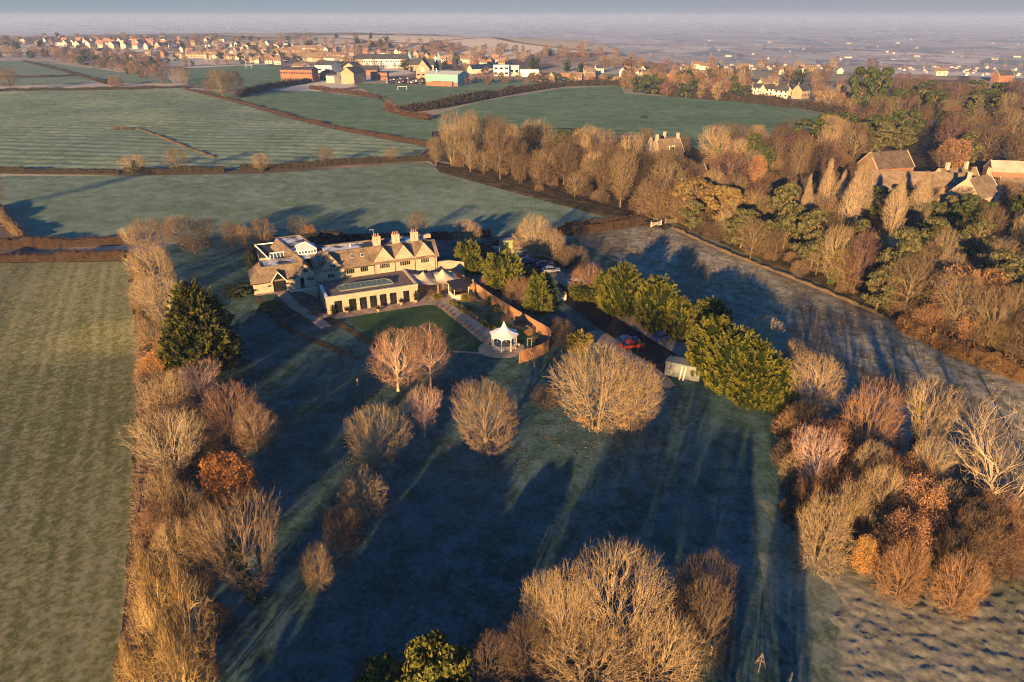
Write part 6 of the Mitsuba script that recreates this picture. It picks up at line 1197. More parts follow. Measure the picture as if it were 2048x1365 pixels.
wood([(65.7, 222.5), (70.8, 214.7), (59.1, 213.9), (64.2, 206.3), (75.6, 202.1), (52.3, 198.4), (81.8, 196.8), (69.7, 196.0), (62.3, 191.3), (87.1, 190.7), (77.6, 189.8), (50.8, 189.5), (82.9, 183.4), (58.6, 183.4), (66.5, 181.5), (60.1, 175.0), (84.8, 174.7), (72.1, 174.1), (65.8, 169.1), (76.1, 166.1), (87.6, 165.1), (64.8, 161.0), (87.4, 156.6), (78.6, 154.7), (71.3, 151.4), (82.5, 146.4), (73.6, 141.6), (82.7, 138.2), (76.5, 132.0)], ['pine', 'pine', 'wood_tan', 'wood_ivy', 'wood_brown', 'wood_bush', 'wood_gold'], 6, 11, ('bare tree on the wood edge above the meadow', 'olive pine on the wood edge above the meadow'), 'trees on the meadow edge')
wood([(142.8, 177.8), (122.9, 170.7), (138.6, 167.5), (126.4, 163.1), (113.3, 162.4), (130.9, 156.6), (110.5, 156.5), (102.8, 155.9), (124.3, 154.2), (110.6, 148.1), (93.3, 145.0), (118.4, 144.4), (103.6, 141.2), (114.7, 139.2), (84.5, 135.5), (90.7, 134.6), (100.8, 134.3), (99.8, 127.7), (79.4, 127.5), (107.8, 126.9), (93.3, 124.6), (86.1, 123.9), (106.4, 120.9), (99.1, 117.7), (83.0, 116.8), (91.0, 113.6), (85.1, 110.6), (95.2, 105.1), (87.2, 101.9), (90.1, 95.9)], ['wood_tan_b', 'wood_pale', 'wood_tan', 'wood_ivy', 'wood_orange', 'pine', 'wood_brown'], 9, 13, ('pale brown bare tree of the wood at the right edge', 'evergreen of the wood at the right edge'), 'bare trees of the right edge wood')
wood([(91.1, 129.1), (85.9, 127.2), (91.2, 122.3), (85.3, 121.6), (79.7, 119.0), (88.5, 115.3), (83.5, 113.4), (93.2, 113.0), (89.8, 109.4), (84.3, 108.3), (92.4, 104.8), (88.0, 102.0)], ['orangeleaf', 'tanbush', 'orangebush', 'wood_gold'], 5, 7.5, ('rusty leaved low tree along the meadow side of the right edge wood', ''), 'rusty low trees of the right edge wood')
wood([(175.2, 365.6), (167.8, 355.0), (153.9, 347.1), (157.1, 338.2), (149.4, 333.3), (154.2, 325.3), (144.4, 325.0), (128.3, 323.3), (120.1, 316.3), (141.3, 316.3), (154.6, 313.7), (131.0, 308.2), (116.6, 308.0), (150.3, 303.9), (124.4, 301.1), (138.2, 300.4), (104.5, 300.3), (96.0, 295.8), (146.4, 293.8), (87.7, 289.9), (115.6, 288.9), (130.5, 288.1), (98.8, 285.5), (107.2, 280.3), (137.5, 280.2), (83.0, 278.1), (124.8, 275.2), (99.1, 274.1), (113.5, 270.2), (87.2, 268.7), (96.1, 265.6), (108.5, 261.6), (119.6, 261.5), (87.3, 252.9), (113.4, 252.4), (103.1, 249.1)], MID + ['wood_purple', 'wood_ivy', 'yew', 'yew', 'wood_dark'], 11, 16, ('bare tree in the wood behind the poplars', 'dark evergreen in the wood behind the poplars'), 'trees behind the poplars')
wood([(279.6, 431.6), (265.0, 428.7), (218.1, 421.7), (267.9, 415.1), (284.8, 413.5), (235.0, 400.8), (204.1, 400.6), (234.1, 387.0), (250.3, 385.8), (285.3, 384.9), (202.5, 381.4), (266.5, 379.4), (230.2, 376.3), (284.5, 372.6), (178.5, 364.9), (277.5, 362.7), (220.6, 359.4), (202.7, 355.3), (262.2, 354.6), (246.6, 353.1), (176.3, 353.0), (277.6, 347.6), (226.1, 344.5), (198.1, 343.5), (212.7, 341.2), (271.3, 336.5), (257.4, 336.2), (170.6, 335.6), (236.5, 333.0), (182.0, 330.0), (267.0, 324.3), (255.9, 320.5), (164.2, 319.6), (174.7, 313.9), (210.1, 309.9), (239.2, 309.4), (253.8, 307.2), (160.2, 304.6), (220.9, 303.1), (195.9, 298.9), (184.7, 297.4), (224.7, 290.5), (206.1, 281.9), (184.2, 280.7), (229.0, 279.7), (198.5, 272.2)], MID + ['wood_brown', 'wood_purple', 'yew', 'pine', 'yew', 'wood_dark'], 11, 17, ('bare tree in the dark upper right wood', 'dark evergreen in the dark upper right wood'), 'trees of the upper right wood')
wood([(287.5, 535.6), (275.1, 530.7), (300.0, 528.6), (262.0, 512.5), (281.0, 511.9), (350.6, 506.0), (301.8, 505.6), (248.9, 505.5), (320.1, 500.0), (268.4, 497.0), (287.2, 491.1), (246.8, 490.0), (329.7, 489.7), (348.7, 488.7), (299.3, 484.6), (276.4, 482.2), (329.2, 476.2), (358.7, 473.0), (305.6, 472.2), (262.6, 472.0), (290.2, 469.0), (228.7, 468.9), (324.1, 462.9), (351.7, 459.8), (246.0, 458.6), (307.7, 458.4), (269.7, 458.1), (337.2, 456.9), (292.0, 447.7), (361.0, 446.9), (252.3, 444.1), (326.1, 444.0), (344.9, 443.2), (305.9, 443.1), (241.3, 435.6), (293.1, 433.3), (355.5, 433.2), (311.9, 430.8), (252.5, 428.8), (335.2, 427.6), (271.3, 427.6), (284.6, 421.9), (330.9, 414.0), (296.0, 413.7)], ['wood_brown', 'wood_purple', 'wood_dark', 'yew', 'yew', 'pine'], 12, 19, ('bare tree along the crest of the upper right wood', 'dark evergreen along the crest of the upper right wood'), 'trees on the crest of the upper right wood')
wood([(133.8, 211.2), (128.0, 211.0), (121.1, 209.8), (112.0, 204.0), (116.7, 201.6), (134.1, 201.2), (110.0, 199.2), (123.0, 198.3), (115.1, 196.5), (120.1, 194.0), (108.9, 193.8), (123.7, 190.3), (130.5, 189.0), (115.3, 188.8)], ['wood_tan', 'wood_brown', 'wood_pale', 'yew', 'pine'], 7, 10, ('bare tree screening the long pale barn', ''), 'trees before the long barn')
wood([(52.0, 265.3), (62.8, 262.6), (52.0, 257.3), (60.5, 253.3), (65.1, 251.3), (53.2, 246.6), (64.7, 244.9), (57.7, 242.6), (61.3, 238.2), (53.9, 235.5)], ['wood_brown', 'wood_tan', 'wood_brown_b'], 7, 10, ('bare tree screening the gabled cottage', ''), 'trees before the cottage')
wood([(181.2, 229.6), (165.2, 221.4), (155.2, 218.3), (174.3, 214.1), (151.2, 210.6), (168.7, 203.1), (152.6, 201.7), (140.1, 196.4), (157.7, 194.7), (148.6, 192.3), (134.0, 190.6), (161.8, 186.6), (128.4, 184.2), (138.6, 181.7), (149.4, 178.8), (131.8, 171.6)], ['wood_tan', 'yew', 'wood_brown', 'wood_bush'], 5, 9, ('bare tree in the manor garden', 'dark evergreen in the manor garden'), 'trees of the manor garden')
wood([(65.5, 224.3), (62.9, 219.8), (57.2, 219.0), (52.2, 215.7), (57.0, 214.0), (52.0, 208.8), (47.0, 208.7), (57.9, 207.3), (45.3, 203.9), (53.5, 200.4), (43.2, 199.4), (48.3, 197.9)], ['wood_tan', 'wood_bush', 'wood_gold'], 5, 9, ('bare tree at the lane bend under the cottage', ''), 'trees at the lane bend')
# thick belt of trees out of the frame to the south, whose long shadows lie over the lawn
wood([(-24, 26), (-26, 18), (-20, 24), (-22, 12), (-28, 9), (-25, 2)], ['leylandii_a', 'leylandii_b', 'dome_green'], 10, 12.5, ('evergreen tree of the hedge row south of the lawn', ''), 'hedge row south of the lawn', key='belt_tree', cat='evergreen tree')
wood([(-9, 21), (-4, 23), (0, 19), (4, 22)], ['leylandii_a', 'dome_green'], 6, 7, ('low evergreen tree south of the lawn', ''), 'low evergreens south of the lawn', key='belt_tree', cat='evergreen tree')
wood([(13, 24), (17, 20)], ['wood_poplar'], 11, 13, ('slim tree south of the pasture', ''), 'slim trees south of the pasture', key='belt_slim_tree')

# ------------------------------------------------------------------ far trees of the town and the slopes
FAR = ['far_brown', 'far_tan', 'far_purple', 'far_brown', 'far_dark']
def mass(name, pts, kinds, h0, h1, label):
    for i, (x, y) in enumerate(pts):
        g = rng_of(name, i); kd = kinds[int(g.integers(0, len(kinds)))]; h = g.uniform(h0, h1); H, R = GROUPS[kd]; r = h * R / H * g.uniform(.9, 1.3)
        scene[f'{name}__{i + 1:03d}'] = {'type': 'instance', 'shapegroup': {'type': 'ref', 'id': 'kind_' + kd}, 'to_world': T4().translate([float(x), float(y), gz(x, y) - .1]).rotate([0, 0, 1], float(g.uniform(0, 360))).scale([float(r / R), float(r / R), float(h / H)])}
    labels[name] = {'label': label, 'category': 'woodland', 'kind': 'stuff'}
mass('hedgerow_undergrowth', [(-78.5, 146.9), (-73.4, 133.2), (-72.5, 128.6), (-71.3, 124.6), (-68.4, 123.5), (-66.1, 121.2), (-68.5, 120.4), (-65.6, 113.4), (-62.8, 111.1), (-63.2, 107.0), (-58.9, 104.9), (-62.5, 104.8), (-56.8, 103.0), (-59.6, 102.6), (-54.4, 100.5), (-59.1, 99.6), (-57.4, 97.1), (-53.9, 96.2), (-53.1, 93.3), (-56.4, 93.3), (-49.7, 93.2), (-49.6, 91.0), (-55.3, 90.0), (-53.0, 89.1), (-48.5, 88.7), (-46.3, 85.3), (-51.4, 84.6), (-48.8, 83.8), (-44.9, 82.7), (-49.2, 81.6), (-45.0, 78.8), (-42.0, 77.5), (-48.0, 76.6), (-43.4, 75.8), (-45.2, 72.5), (-39.7, 71.9), (-42.8, 71.8), (-45.8, 70.4), (-42.3, 68.4), (-38.5, 68.4), (-40.8, 65.9), (-38.3, 65.9), (-38.9, 62.1), (-34.9, 61.5), (-37.7, 60.0), (-40.1, 58.9), (-32.8, 58.2), (-35.9, 56.2), (-38.2, 55.8), (-32.9, 54.3), (-36.3, 53.8), (-30.8, 51.3), (-35.8, 51.0), (-33.8, 49.8), (-29.4, 49.2), (-31.6, 47.2), (-29.5, 46.1), (-33.7, 46.0), (-28.0, 43.6), (-30.2, 43.2)], ['under_bush'], 1.1, 2.3, 'dark tangled undergrowth of the left hedge row')
mass('thicket_undergrowth', [(42.5, 86.0), (40.0, 84.2), (45.6, 83.2), (43.3, 81.6), (40.0, 81.0), (47.2, 80.8), (42.3, 78.7), (39.5, 78.5), (44.4, 77.1), (48.3, 76.9), (37.7, 76.8), (50.9, 75.1), (45.4, 74.9), (41.2, 74.4), (38.2, 74.0), (53.5, 72.8), (46.5, 72.6), (50.2, 72.4), (44.3, 71.7), (41.7, 70.5), (37.6, 70.4), (47.2, 70.2), (51.4, 69.8), (53.8, 68.5), (49.3, 68.4), (45.7, 68.2), (36.3, 68.2), (56.4, 68.1), (42.8, 66.8), (34.1, 66.5), (52.6, 66.3), (47.9, 66.2), (39.2, 65.9), (36.2, 65.0), (57.7, 65.0), (41.8, 64.4), (50.8, 64.3), (46.3, 64.0), (54.5, 63.6), (37.6, 63.1), (60.8, 62.7), (58.1, 62.5), (40.3, 62.4), (48.8, 62.1), (44.9, 61.8), (35.9, 61.2), (53.6, 60.6), (42.7, 60.2), (58.7, 60.2), (51.3, 59.2), (56.6, 58.8), (45.9, 58.4), (40.2, 58.4), (49.0, 57.3), (42.8, 56.9), (54.3, 56.9), (51.5, 56.4), (41.6, 54.3), (46.4, 54.3), (49.0, 54.0)], ['under_bush'], 1.6, 3.4, 'dark tangled undergrowth of the right thicket')
mass('wood_undergrowth', [(-22.2, 279.6), (-15.8, 275.8), (-1.8, 266.7), (10.2, 258.3), (3.0, 256.3), (14.5, 245.7), (23.1, 236.7), (24.5, 231.4), (29.3, 226.0), (30.0, 222.0), (67.5, 220.0), (62.7, 214.4), (72.7, 212.2), (40.2, 212.0), (58.5, 211.2), (67.7, 210.0), (52.8, 208.6), (71.0, 206.9), (57.2, 206.0), (78.5, 203.9), (54.8, 202.1), (58.7, 201.2), (64.3, 200.6), (75.4, 199.4), (83.1, 199.2), (56.6, 197.7), (50.6, 196.2), (69.0, 194.0), (80.6, 191.7), (59.2, 191.2), (53.2, 190.0), (71.3, 189.4), (86.6, 189.4), (61.9, 187.4), (74.9, 186.2), (67.1, 185.0), (82.2, 183.3), (55.0, 182.3), (62.8, 182.1), (75.3, 181.6), (89.2, 179.9), (71.2, 179.6), (59.5, 177.9), (63.5, 176.8), (73.9, 176.0), (78.2, 174.0), (73.9, 171.3), (88.3, 170.4), (64.1, 170.4), (80.0, 167.4), (84.9, 166.6), (122.6, 164.9), (81.0, 163.3), (116.7, 163.3), (64.6, 162.9), (73.7, 162.9), (87.2, 162.3), (69.2, 161.3), (120.1, 159.2), (79.8, 158.9), (110.6, 157.4), (85.6, 156.3), (114.5, 155.0), (73.8, 153.9), (68.1, 153.7), (108.0, 152.9), (85.7, 151.6), (79.4, 150.8), (102.5, 150.2), (109.4, 147.3), (76.0, 147.1), (98.9, 146.8), (83.2, 146.6), (105.6, 145.7), (92.3, 144.5), (101.7, 143.9), (112.1, 143.8), (96.4, 143.3), (87.5, 141.8), (82.8, 141.7), (73.6, 141.3), (108.5, 140.6), (97.1, 138.9), (104.6, 138.7), (79.0, 138.5), (85.1, 137.8), (90.2, 137.7), (107.2, 135.3), (95.5, 134.9), (79.5, 132.8), (91.9, 130.7), (99.2, 130.5), (103.6, 129.1), (85.8, 128.0), (78.9, 126.2), (92.2, 125.5), (101.4, 125.4), (83.1, 123.4), (97.2, 122.8), (89.3, 122.1), (93.1, 120.0), (99.2, 118.0), (90.3, 115.8), (82.2, 115.6), (86.3, 115.5), (95.1, 113.1), (90.7, 111.8), (84.9, 110.7), (92.4, 107.1), (87.4, 106.0)], ['under_bush', 'wood_bush'], 2.5, 4.5, 'brown undergrowth of the woods')
mass('deep_wood_undergrowth', [(-9.3, 315.7), (151.8, 315.5), (5.0, 309.3), (141.6, 301.9), (113.4, 298.0), (-2.8, 297.8), (138.5, 294.7), (21.3, 294.5), (-16.6, 293.9), (102.0, 291.6), (133.3, 291.4), (8.3, 289.8), (33.7, 288.6), (-2.4, 288.5), (123.5, 288.3), (14.2, 287.9), (49.0, 285.6), (106.4, 285.4), (40.3, 285.0), (140.0, 284.6), (-6.4, 283.1), (119.8, 281.4), (111.9, 281.1), (71.4, 280.9), (134.7, 280.2), (13.8, 278.7), (4.7, 278.4), (139.1, 275.3), (77.8, 275.0), (104.5, 274.3), (66.6, 273.9), (44.1, 273.4), (32.4, 270.9), (57.3, 270.1), (113.9, 268.0), (121.8, 267.6), (24.9, 267.6), (106.7, 266.8), (78.3, 266.4), (62.5, 265.5), (18.0, 265.2), (46.4, 265.0), (8.9, 264.9), (32.9, 263.6), (38.0, 260.2), (66.1, 259.4), (129.5, 259.2), (96.1, 257.1), (104.2, 257.0), (55.4, 256.4), (30.7, 256.4), (20.7, 255.1), (87.0, 254.6), (125.2, 252.2), (115.8, 251.7), (37.4, 251.0), (102.2, 250.4), (80.6, 246.3), (71.3, 246.2), (117.4, 245.7), (90.7, 244.9), (55.5, 242.9), (96.3, 242.3), (43.2, 241.1), (78.2, 237.5), (64.8, 237.5), (100.4, 236.8), (58.2, 235.8), (86.5, 235.6), (49.3, 235.3), (72.7, 234.7), (109.5, 234.5), (33.8, 231.4), (105.2, 229.4), (63.8, 228.8), (90.0, 228.1), (44.6, 227.6), (98.5, 225.8), (48.2, 222.4), (42.3, 220.2)], ['under_bush', 'wood_bush'], 3, 6, 'brown undergrowth deep in the middle wood')
def far(pts, label, grp, kinds=FAR, h0=8, h1=13): wood(pts, kinds, h0, h1, label, grp, key='far_tree')
mass('town_woodland', [(-868.7, 1583.4), (-954.9, 1582.5), (-1038.2, 1572.0), (-975.0, 1568.1), (-777.0, 1563.8), (-1054.6, 1555.0), (-563.5, 1548.0), (-870.7, 1545.3), (-982.2, 1544.4), (-920.6, 1531.0), (-609.2, 1527.0), (-812.4, 1522.6), (-772.4, 1504.1), (-556.2, 1499.1), (-922.9, 1494.2), (-537.6, 1492.6), (-644.9, 1479.1), (-744.8, 1472.0), (-712.2, 1472.0), (-889.6, 1461.1), (-791.1, 1458.1), (-900.8, 1455.0), (-838.4, 1453.3), (-714.8, 1447.7), (-684.8, 1444.9), (-617.7, 1441.3), (-484.8, 1430.9), (-899.0, 1428.8), (-754.2, 1425.4), (-639.6, 1424.4), (-903.5, 1414.7), (-607.5, 1410.9), (-855.5, 1408.6), (-765.8, 1404.4), (-798.5, 1402.8), (-421.4, 1401.8), (-486.6, 1391.5), (-509.4, 1390.8), (-626.5, 1390.6), (-659.4, 1388.9), (-563.9, 1388.8), (-846.7, 1388.1), (-428.3, 1386.9), (-849.2, 1370.5), (-506.3, 1369.6), (-785.5, 1369.6), (-578.7, 1366.5), (-404.2, 1353.3), (-527.4, 1352.3), (-893.4, 1352.0), (-354.6, 1345.6), (-496.7, 1341.8), (-605.3, 1338.9), (-319.8, 1337.9), (-656.8, 1333.1), (-819.5, 1332.4), (-866.1, 1328.4), (-666.9, 1325.0), (-494.4, 1323.9), (-368.5, 1320.5), (-520.5, 1320.1), (-556.1, 1317.6), (-650.4, 1317.0), (-856.6, 1314.5), (-721.6, 1312.1), (-865.7, 1306.3), (-552.0, 1305.7), (-615.5, 1301.2), (-744.8, 1299.6), (-845.5, 1291.2), (-596.5, 1287.9), (-431.2, 1286.6), (-267.8, 1285.9), (-352.3, 1284.1), (-454.4, 1281.4), (-615.8, 1277.7), (-602.9, 1275.2), (-522.3, 1273.0), (-654.0, 1270.9), (-465.7, 1264.3), (-588.8, 1263.7), (-858.2, 1262.9), (-670.1, 1262.5), (-563.4, 1259.7), (-239.2, 1259.0), (-428.3, 1258.1), (-338.0, 1255.6), (-614.1, 1255.2), (-375.6, 1254.6), (-440.3, 1240.1), (-351.1, 1239.3), (-315.5, 1233.4), (-539.8, 1230.8), (-560.1, 1222.6), (-276.8, 1219.6), (-466.7, 1219.2), (-392.9, 1218.4), (-199.3, 1216.8), (-332.0, 1215.8), (-505.0, 1212.8), (-367.4, 1212.5), (-536.6, 1210.8), (-585.9, 1203.6), (-238.3, 1199.4), (-285.4, 1196.9), (-537.9, 1194.9), (-443.9, 1189.9), (-351.6, 1189.3), (-205.3, 1187.0), (-464.2, 1186.9), (-310.8, 1183.8), (-412.6, 1180.3), (-225.6, 1180.2), (-239.2, 1174.4), (-553.6, 1172.9), (-457.9, 1165.2), (-383.2, 1164.7), (-514.7, 1163.7), (-423.2, 1163.2), (-274.3, 1163.1), (-353.0, 1160.8), (-402.2, 1155.8), (-453.1, 1148.6), (-302.3, 1148.6), (-412.8, 1142.1), (-197.3, 1141.4), (-339.2, 1140.1), (-468.3, 1136.0), (-170.5, 1133.2), (-515.3, 1131.9), (-218.3, 1116.0), (-464.1, 1109.8), (-384.8, 1109.7), (-440.4, 1108.7), (-367.9, 1106.9), (-157.6, 1106.1), (-109.3, 1101.7), (-454.4, 1099.5), (-128.3, 1097.7), (-347.9, 1087.4), (-88.8, 1083.7), (-291.1, 1083.0), (-277.1, 1072.1), (-413.7, 1070.6), (-287.2, 1064.0), (-317.8, 1060.0), (-331.4, 1056.0), (-130.1, 1053.0), (-52.1, 1045.1), (-203.1, 1042.4), (-143.4, 1042.1), (-75.1, 1034.5), (-320.7, 1032.0), (-54.0, 1025.9), (-77.6, 1012.8), (-204.6, 1012.5), (-168.6, 1009.1), (-125.8, 1008.7), (-256.1, 1006.8), (-17.9, 1005.7), (-97.7, 1005.6), (-53.7, 1000.6), (-40.1, 994.2), (-123.5, 992.9), (-145.0, 974.8), (-62.8, 968.0), (-33.1, 964.6), (-86.7, 961.3), (-72.9, 956.0), (-29.1, 943.6)], FAR + ['far_dark', 'far_yew', 'far_conifer', 'far_yew'], 5, 10, 'gardens and trees scattered between the town houses')
far([(-1019.9, 1756.6), (-1067.3, 1756.1), (-981.2, 1682.1), (-864.7, 1664.8), (-766.9, 1643.6), (-1006.5, 1608.2), (-875.6, 1604.4), (-806.5, 1547.6), (-791.9, 1530.5), (-649.0, 1526.9), (-855.5, 1525.3), (-623.8, 1523.9), (-739.9, 1507.2), (-632.1, 1502.9), (-758.9, 1494.5), (-893.6, 1488.0), (-588.5, 1484.7), (-819.3, 1471.6), (-738.9, 1458.7), (-983.8, 1455.5), (-961.2, 1447.5), (-577.9, 1436.7), (-552.0, 1434.1), (-788.3, 1433.1), (-975.4, 1420.8), (-761.6, 1420.5), (-601.1, 1408.6), (-509.2, 1383.7), (-931.9, 1371.4), (-648.6, 1366.0), (-710.9, 1362.9), (-879.6, 1359.4), (-580.0, 1354.6), (-524.5, 1339.7), (-558.0, 1338.6), (-693.7, 1335.4), (-654.1, 1303.4), (-798.9, 1300.5), (-882.8, 1296.3), (-472.9, 1293.8), (-510.0, 1292.4), (-588.1, 1280.2), (-801.2, 1263.7), (-543.2, 1246.9), (-821.7, 1229.1), (-809.0, 1210.9)], ('far bare tree on the left hill among the houses', 'far dark conifer on the left hill among the houses'), 'trees on the left hill', FAR + ['far_conifer'])
mass('slope_scrub', [(-705.2, 1174.7), (-686.3, 1174.6), (-725.1, 1170.2), (-671.6, 1159.9), (-720.6, 1159.9), (-730.0, 1155.1), (-696.9, 1153.1), (-657.0, 1145.6), (-686.5, 1139.6), (-727.7, 1136.9), (-637.5, 1135.3), (-715.3, 1135.1), (-703.9, 1132.8), (-659.5, 1128.6), (-690.0, 1124.8), (-671.7, 1120.6), (-750.5, 1120.0), (-727.6, 1117.8), (-639.9, 1116.8), (-617.6, 1114.0), (-712.9, 1113.6), (-756.7, 1111.5), (-692.1, 1111.0), (-589.9, 1110.0), (-603.2, 1109.1), (-664.4, 1107.5), (-639.1, 1103.7), (-680.5, 1101.4), (-692.2, 1097.9), (-708.2, 1097.6), (-623.1, 1096.4), (-653.6, 1095.1), (-751.8, 1094.7), (-641.4, 1093.9), (-594.3, 1093.0), (-628.9, 1087.4), (-710.0, 1087.3), (-611.9, 1086.4), (-593.9, 1082.9), (-673.9, 1080.9), (-731.9, 1079.8), (-694.1, 1079.0), (-559.0, 1076.4), (-632.3, 1075.1), (-619.1, 1070.6), (-726.2, 1066.6), (-601.0, 1066.3), (-553.2, 1066.1), (-687.3, 1063.7), (-579.2, 1059.7), (-612.2, 1058.1), (-643.1, 1056.8), (-673.5, 1056.1), (-663.8, 1052.7), (-696.6, 1047.9), (-643.8, 1044.2), (-672.2, 1041.7), (-632.7, 1039.9), (-620.4, 1039.7), (-562.0, 1039.0), (-696.8, 1034.4), (-539.1, 1030.2), (-630.8, 1028.6), (-610.9, 1028.4), (-525.6, 1026.0), (-710.7, 1024.4), (-665.9, 1023.4), (-646.0, 1023.3), (-571.1, 1021.8), (-678.5, 1017.7), (-556.9, 1015.3), (-566.3, 1010.3), (-598.2, 1005.4), (-501.8, 1003.1), (-550.0, 1001.9), (-571.4, 998.2), (-597.8, 993.1), (-583.1, 991.9), (-526.3, 991.3), (-615.0, 989.7), (-561.1, 989.1), (-504.4, 984.0), (-514.6, 981.1), (-494.1, 981.0), (-546.0, 979.0), (-580.6, 977.5), (-525.5, 975.2), (-573.8, 969.7), (-476.4, 968.7), (-591.4, 968.3), (-538.5, 964.8), (-562.5, 962.7), (-581.7, 958.5), (-480.5, 958.1), (-547.2, 953.2), (-457.5, 952.1), (-536.9, 950.3), (-493.4, 949.1), (-508.5, 946.5), (-461.1, 942.0), (-560.3, 940.0), (-502.2, 938.6), (-549.7, 936.6), (-464.1, 932.1), (-552.9, 926.1), (-504.0, 924.4), (-541.3, 924.0), (-466.5, 920.9), (-495.8, 915.3), (-441.3, 913.8), (-481.7, 911.7), (-530.1, 909.1), (-503.7, 908.1), (-466.8, 906.2), (-493.5, 904.3), (-447.8, 903.4), (-511.9, 900.6), (-461.2, 896.8), (-443.0, 892.1), (-499.8, 887.4), (-425.6, 884.0), (-491.7, 877.3), (-435.5, 871.8), (-492.5, 865.5), (-465.2, 860.1), (-475.5, 853.0), (-441.9, 850.6), (-469.2, 843.5), (-420.1, 843.3), (-453.0, 841.0), (-406.6, 840.8), (-429.6, 831.3), (-407.2, 822.2), (-424.1, 819.8), (-442.8, 811.1), (-413.8, 808.3), (-427.7, 807.0), (-392.3, 805.2), (-421.3, 797.7), (-405.9, 796.5), (-383.2, 784.6), (-408.5, 784.4), (-420.7, 783.9), (-384.2, 773.3), (-400.8, 765.5), (-373.6, 759.7), (-393.9, 758.1), (-381.4, 749.0), (-367.8, 722.8), (-359.5, 716.3)], FAR + ['far_yew'], 7, 12, 'scrub and bare trees on the slope above the left fields')
far([(-304.1, 1040.0), (-318.9, 1039.1), (-407.0, 1029.3), (-375.5, 1020.0), (-331.6, 1017.8), (-417.9, 1016.3), (-377.0, 998.9), (-452.3, 994.5), (-338.6, 988.8), (-284.1, 985.5), (-437.0, 982.7), (-343.0, 974.2), (-370.9, 973.5), (-296.1, 969.5), (-397.6, 968.3), (-463.3, 967.6), (-340.0, 951.2), (-369.4, 950.8), (-318.7, 949.2), (-421.2, 947.0), (-443.4, 946.3), (-341.6, 935.3), (-466.2, 932.7), (-358.5, 927.8), (-440.4, 924.0), (-366.5, 913.9), (-392.9, 904.5), (-392.2, 885.1)], ('far tree along the edge of the rugby ground', 'far evergreen along the edge of the rugby ground'), 'trees by the rugby ground', FAR + ['far_yew', 'far_yew'], 6, 10)
far([(-391.0, 1447.1), (-499.1, 1431.2), (-442.3, 1422.4), (-332.4, 1414.1), (-418.4, 1403.1), (-260.1, 1377.3), (-379.6, 1367.7), (-280.1, 1337.3), (-332.1, 1326.7), (-378.9, 1314.1), (-218.9, 1301.5), (-326.2, 1297.9), (-266.7, 1282.1), (-347.0, 1274.1), (-221.6, 1257.0), (-279.5, 1255.0), (-173.0, 1244.3), (-299.0, 1240.0), (-108.7, 1235.8), (-152.9, 1233.9), (-203.6, 1233.2), (-382.7, 1228.3), (-131.6, 1224.7), (-229.2, 1219.0), (-333.0, 1212.1), (-118.0, 1197.4), (-84.3, 1196.9), (-41.9, 1189.4), (-172.3, 1188.5), (-211.4, 1188.2), (-123.0, 1174.2), (-230.3, 1158.1), (-138.3, 1149.8), (-197.0, 1146.6), (-174.8, 1143.7), (-91.2, 1133.8), (-236.4, 1125.7), (-127.0, 1123.1), (-148.9, 1111.8), (-54.3, 1111.6), (-128.8, 1097.0), (-30.1, 1085.4), (-57.2, 1065.2), (-113.8, 1065.1)], ('far tree around the green hill beyond the town', 'far conifer around the green hill beyond the town'), 'trees around the green hill', FAR + ['far_conifer'])
far([(-10.8, 1148.0), (52.4, 1142.4), (16.7, 1140.8), (-91.7, 1130.9), (-19.0, 1125.7), (72.6, 1122.2), (52.0, 1117.7), (-42.6, 1106.9), (4.6, 1105.5), (-93.5, 1102.6), (129.9, 1092.3), (55.8, 1086.0), (100.3, 1084.5), (77.0, 1069.6), (18.2, 1062.1), (45.4, 1049.7), (-18.7, 1047.4), (98.0, 1030.2), (23.3, 1020.6), (-42.3, 1006.8), (84.2, 999.4), (8.4, 992.7), (-65.8, 981.8), (96.6, 979.2), (-6.2, 976.0), (13.9, 972.3), (57.9, 966.5), (36.8, 960.9), (-41.1, 956.4), (154.8, 953.8), (74.4, 951.6), (114.7, 928.2), (-42.2, 924.9), (31.9, 917.5), (135.9, 901.9), (156.9, 896.9), (110.9, 873.5), (119.0, 849.8), (151.3, 847.4), (24.7, 824.5), (143.0, 824.3), (60.6, 807.3), (129.1, 801.5), (99.1, 795.1), (164.8, 790.5), (74.1, 784.6)], ('far tree behind the white school building', 'far conifer behind the white school building'), 'trees behind the school', FAR + ['far_conifer'], 9, 15)
far([(-28.3, 713.9), (-0.8, 712.1), (-16.4, 707.9), (6.1, 701.1), (-44.2, 698.9), (-31.1, 698.0), (-11.1, 696.9), (18.7, 695.9), (34.7, 693.0), (54.9, 691.5), (19.3, 682.4), (60.9, 678.9), (-8.8, 678.7), (47.4, 675.9), (82.4, 675.4), (31.9, 675.0), (4.7, 674.5), (-17.7, 672.4), (19.7, 671.1), (-59.0, 670.4), (89.6, 668.1), (-44.7, 667.9), (-32.2, 667.6), (-3.5, 664.2), (53.5, 663.7), (67.6, 663.5), (83.8, 659.6), (41.2, 656.8), (58.4, 653.3), (-55.5, 653.2), (-23.3, 653.0), (71.8, 652.4), (13.2, 650.1), (25.9, 650.0), (-37.9, 649.4), (-5.7, 649.1), (49.8, 647.5), (35.8, 646.9), (-21.9, 639.6), (-42.2, 638.8)], ('brown tree between the sports hall and the terrace houses', 'evergreen between the sports hall and the terrace houses'), 'trees by the sports hall', FAR + ['far_yew'], 5, 9)
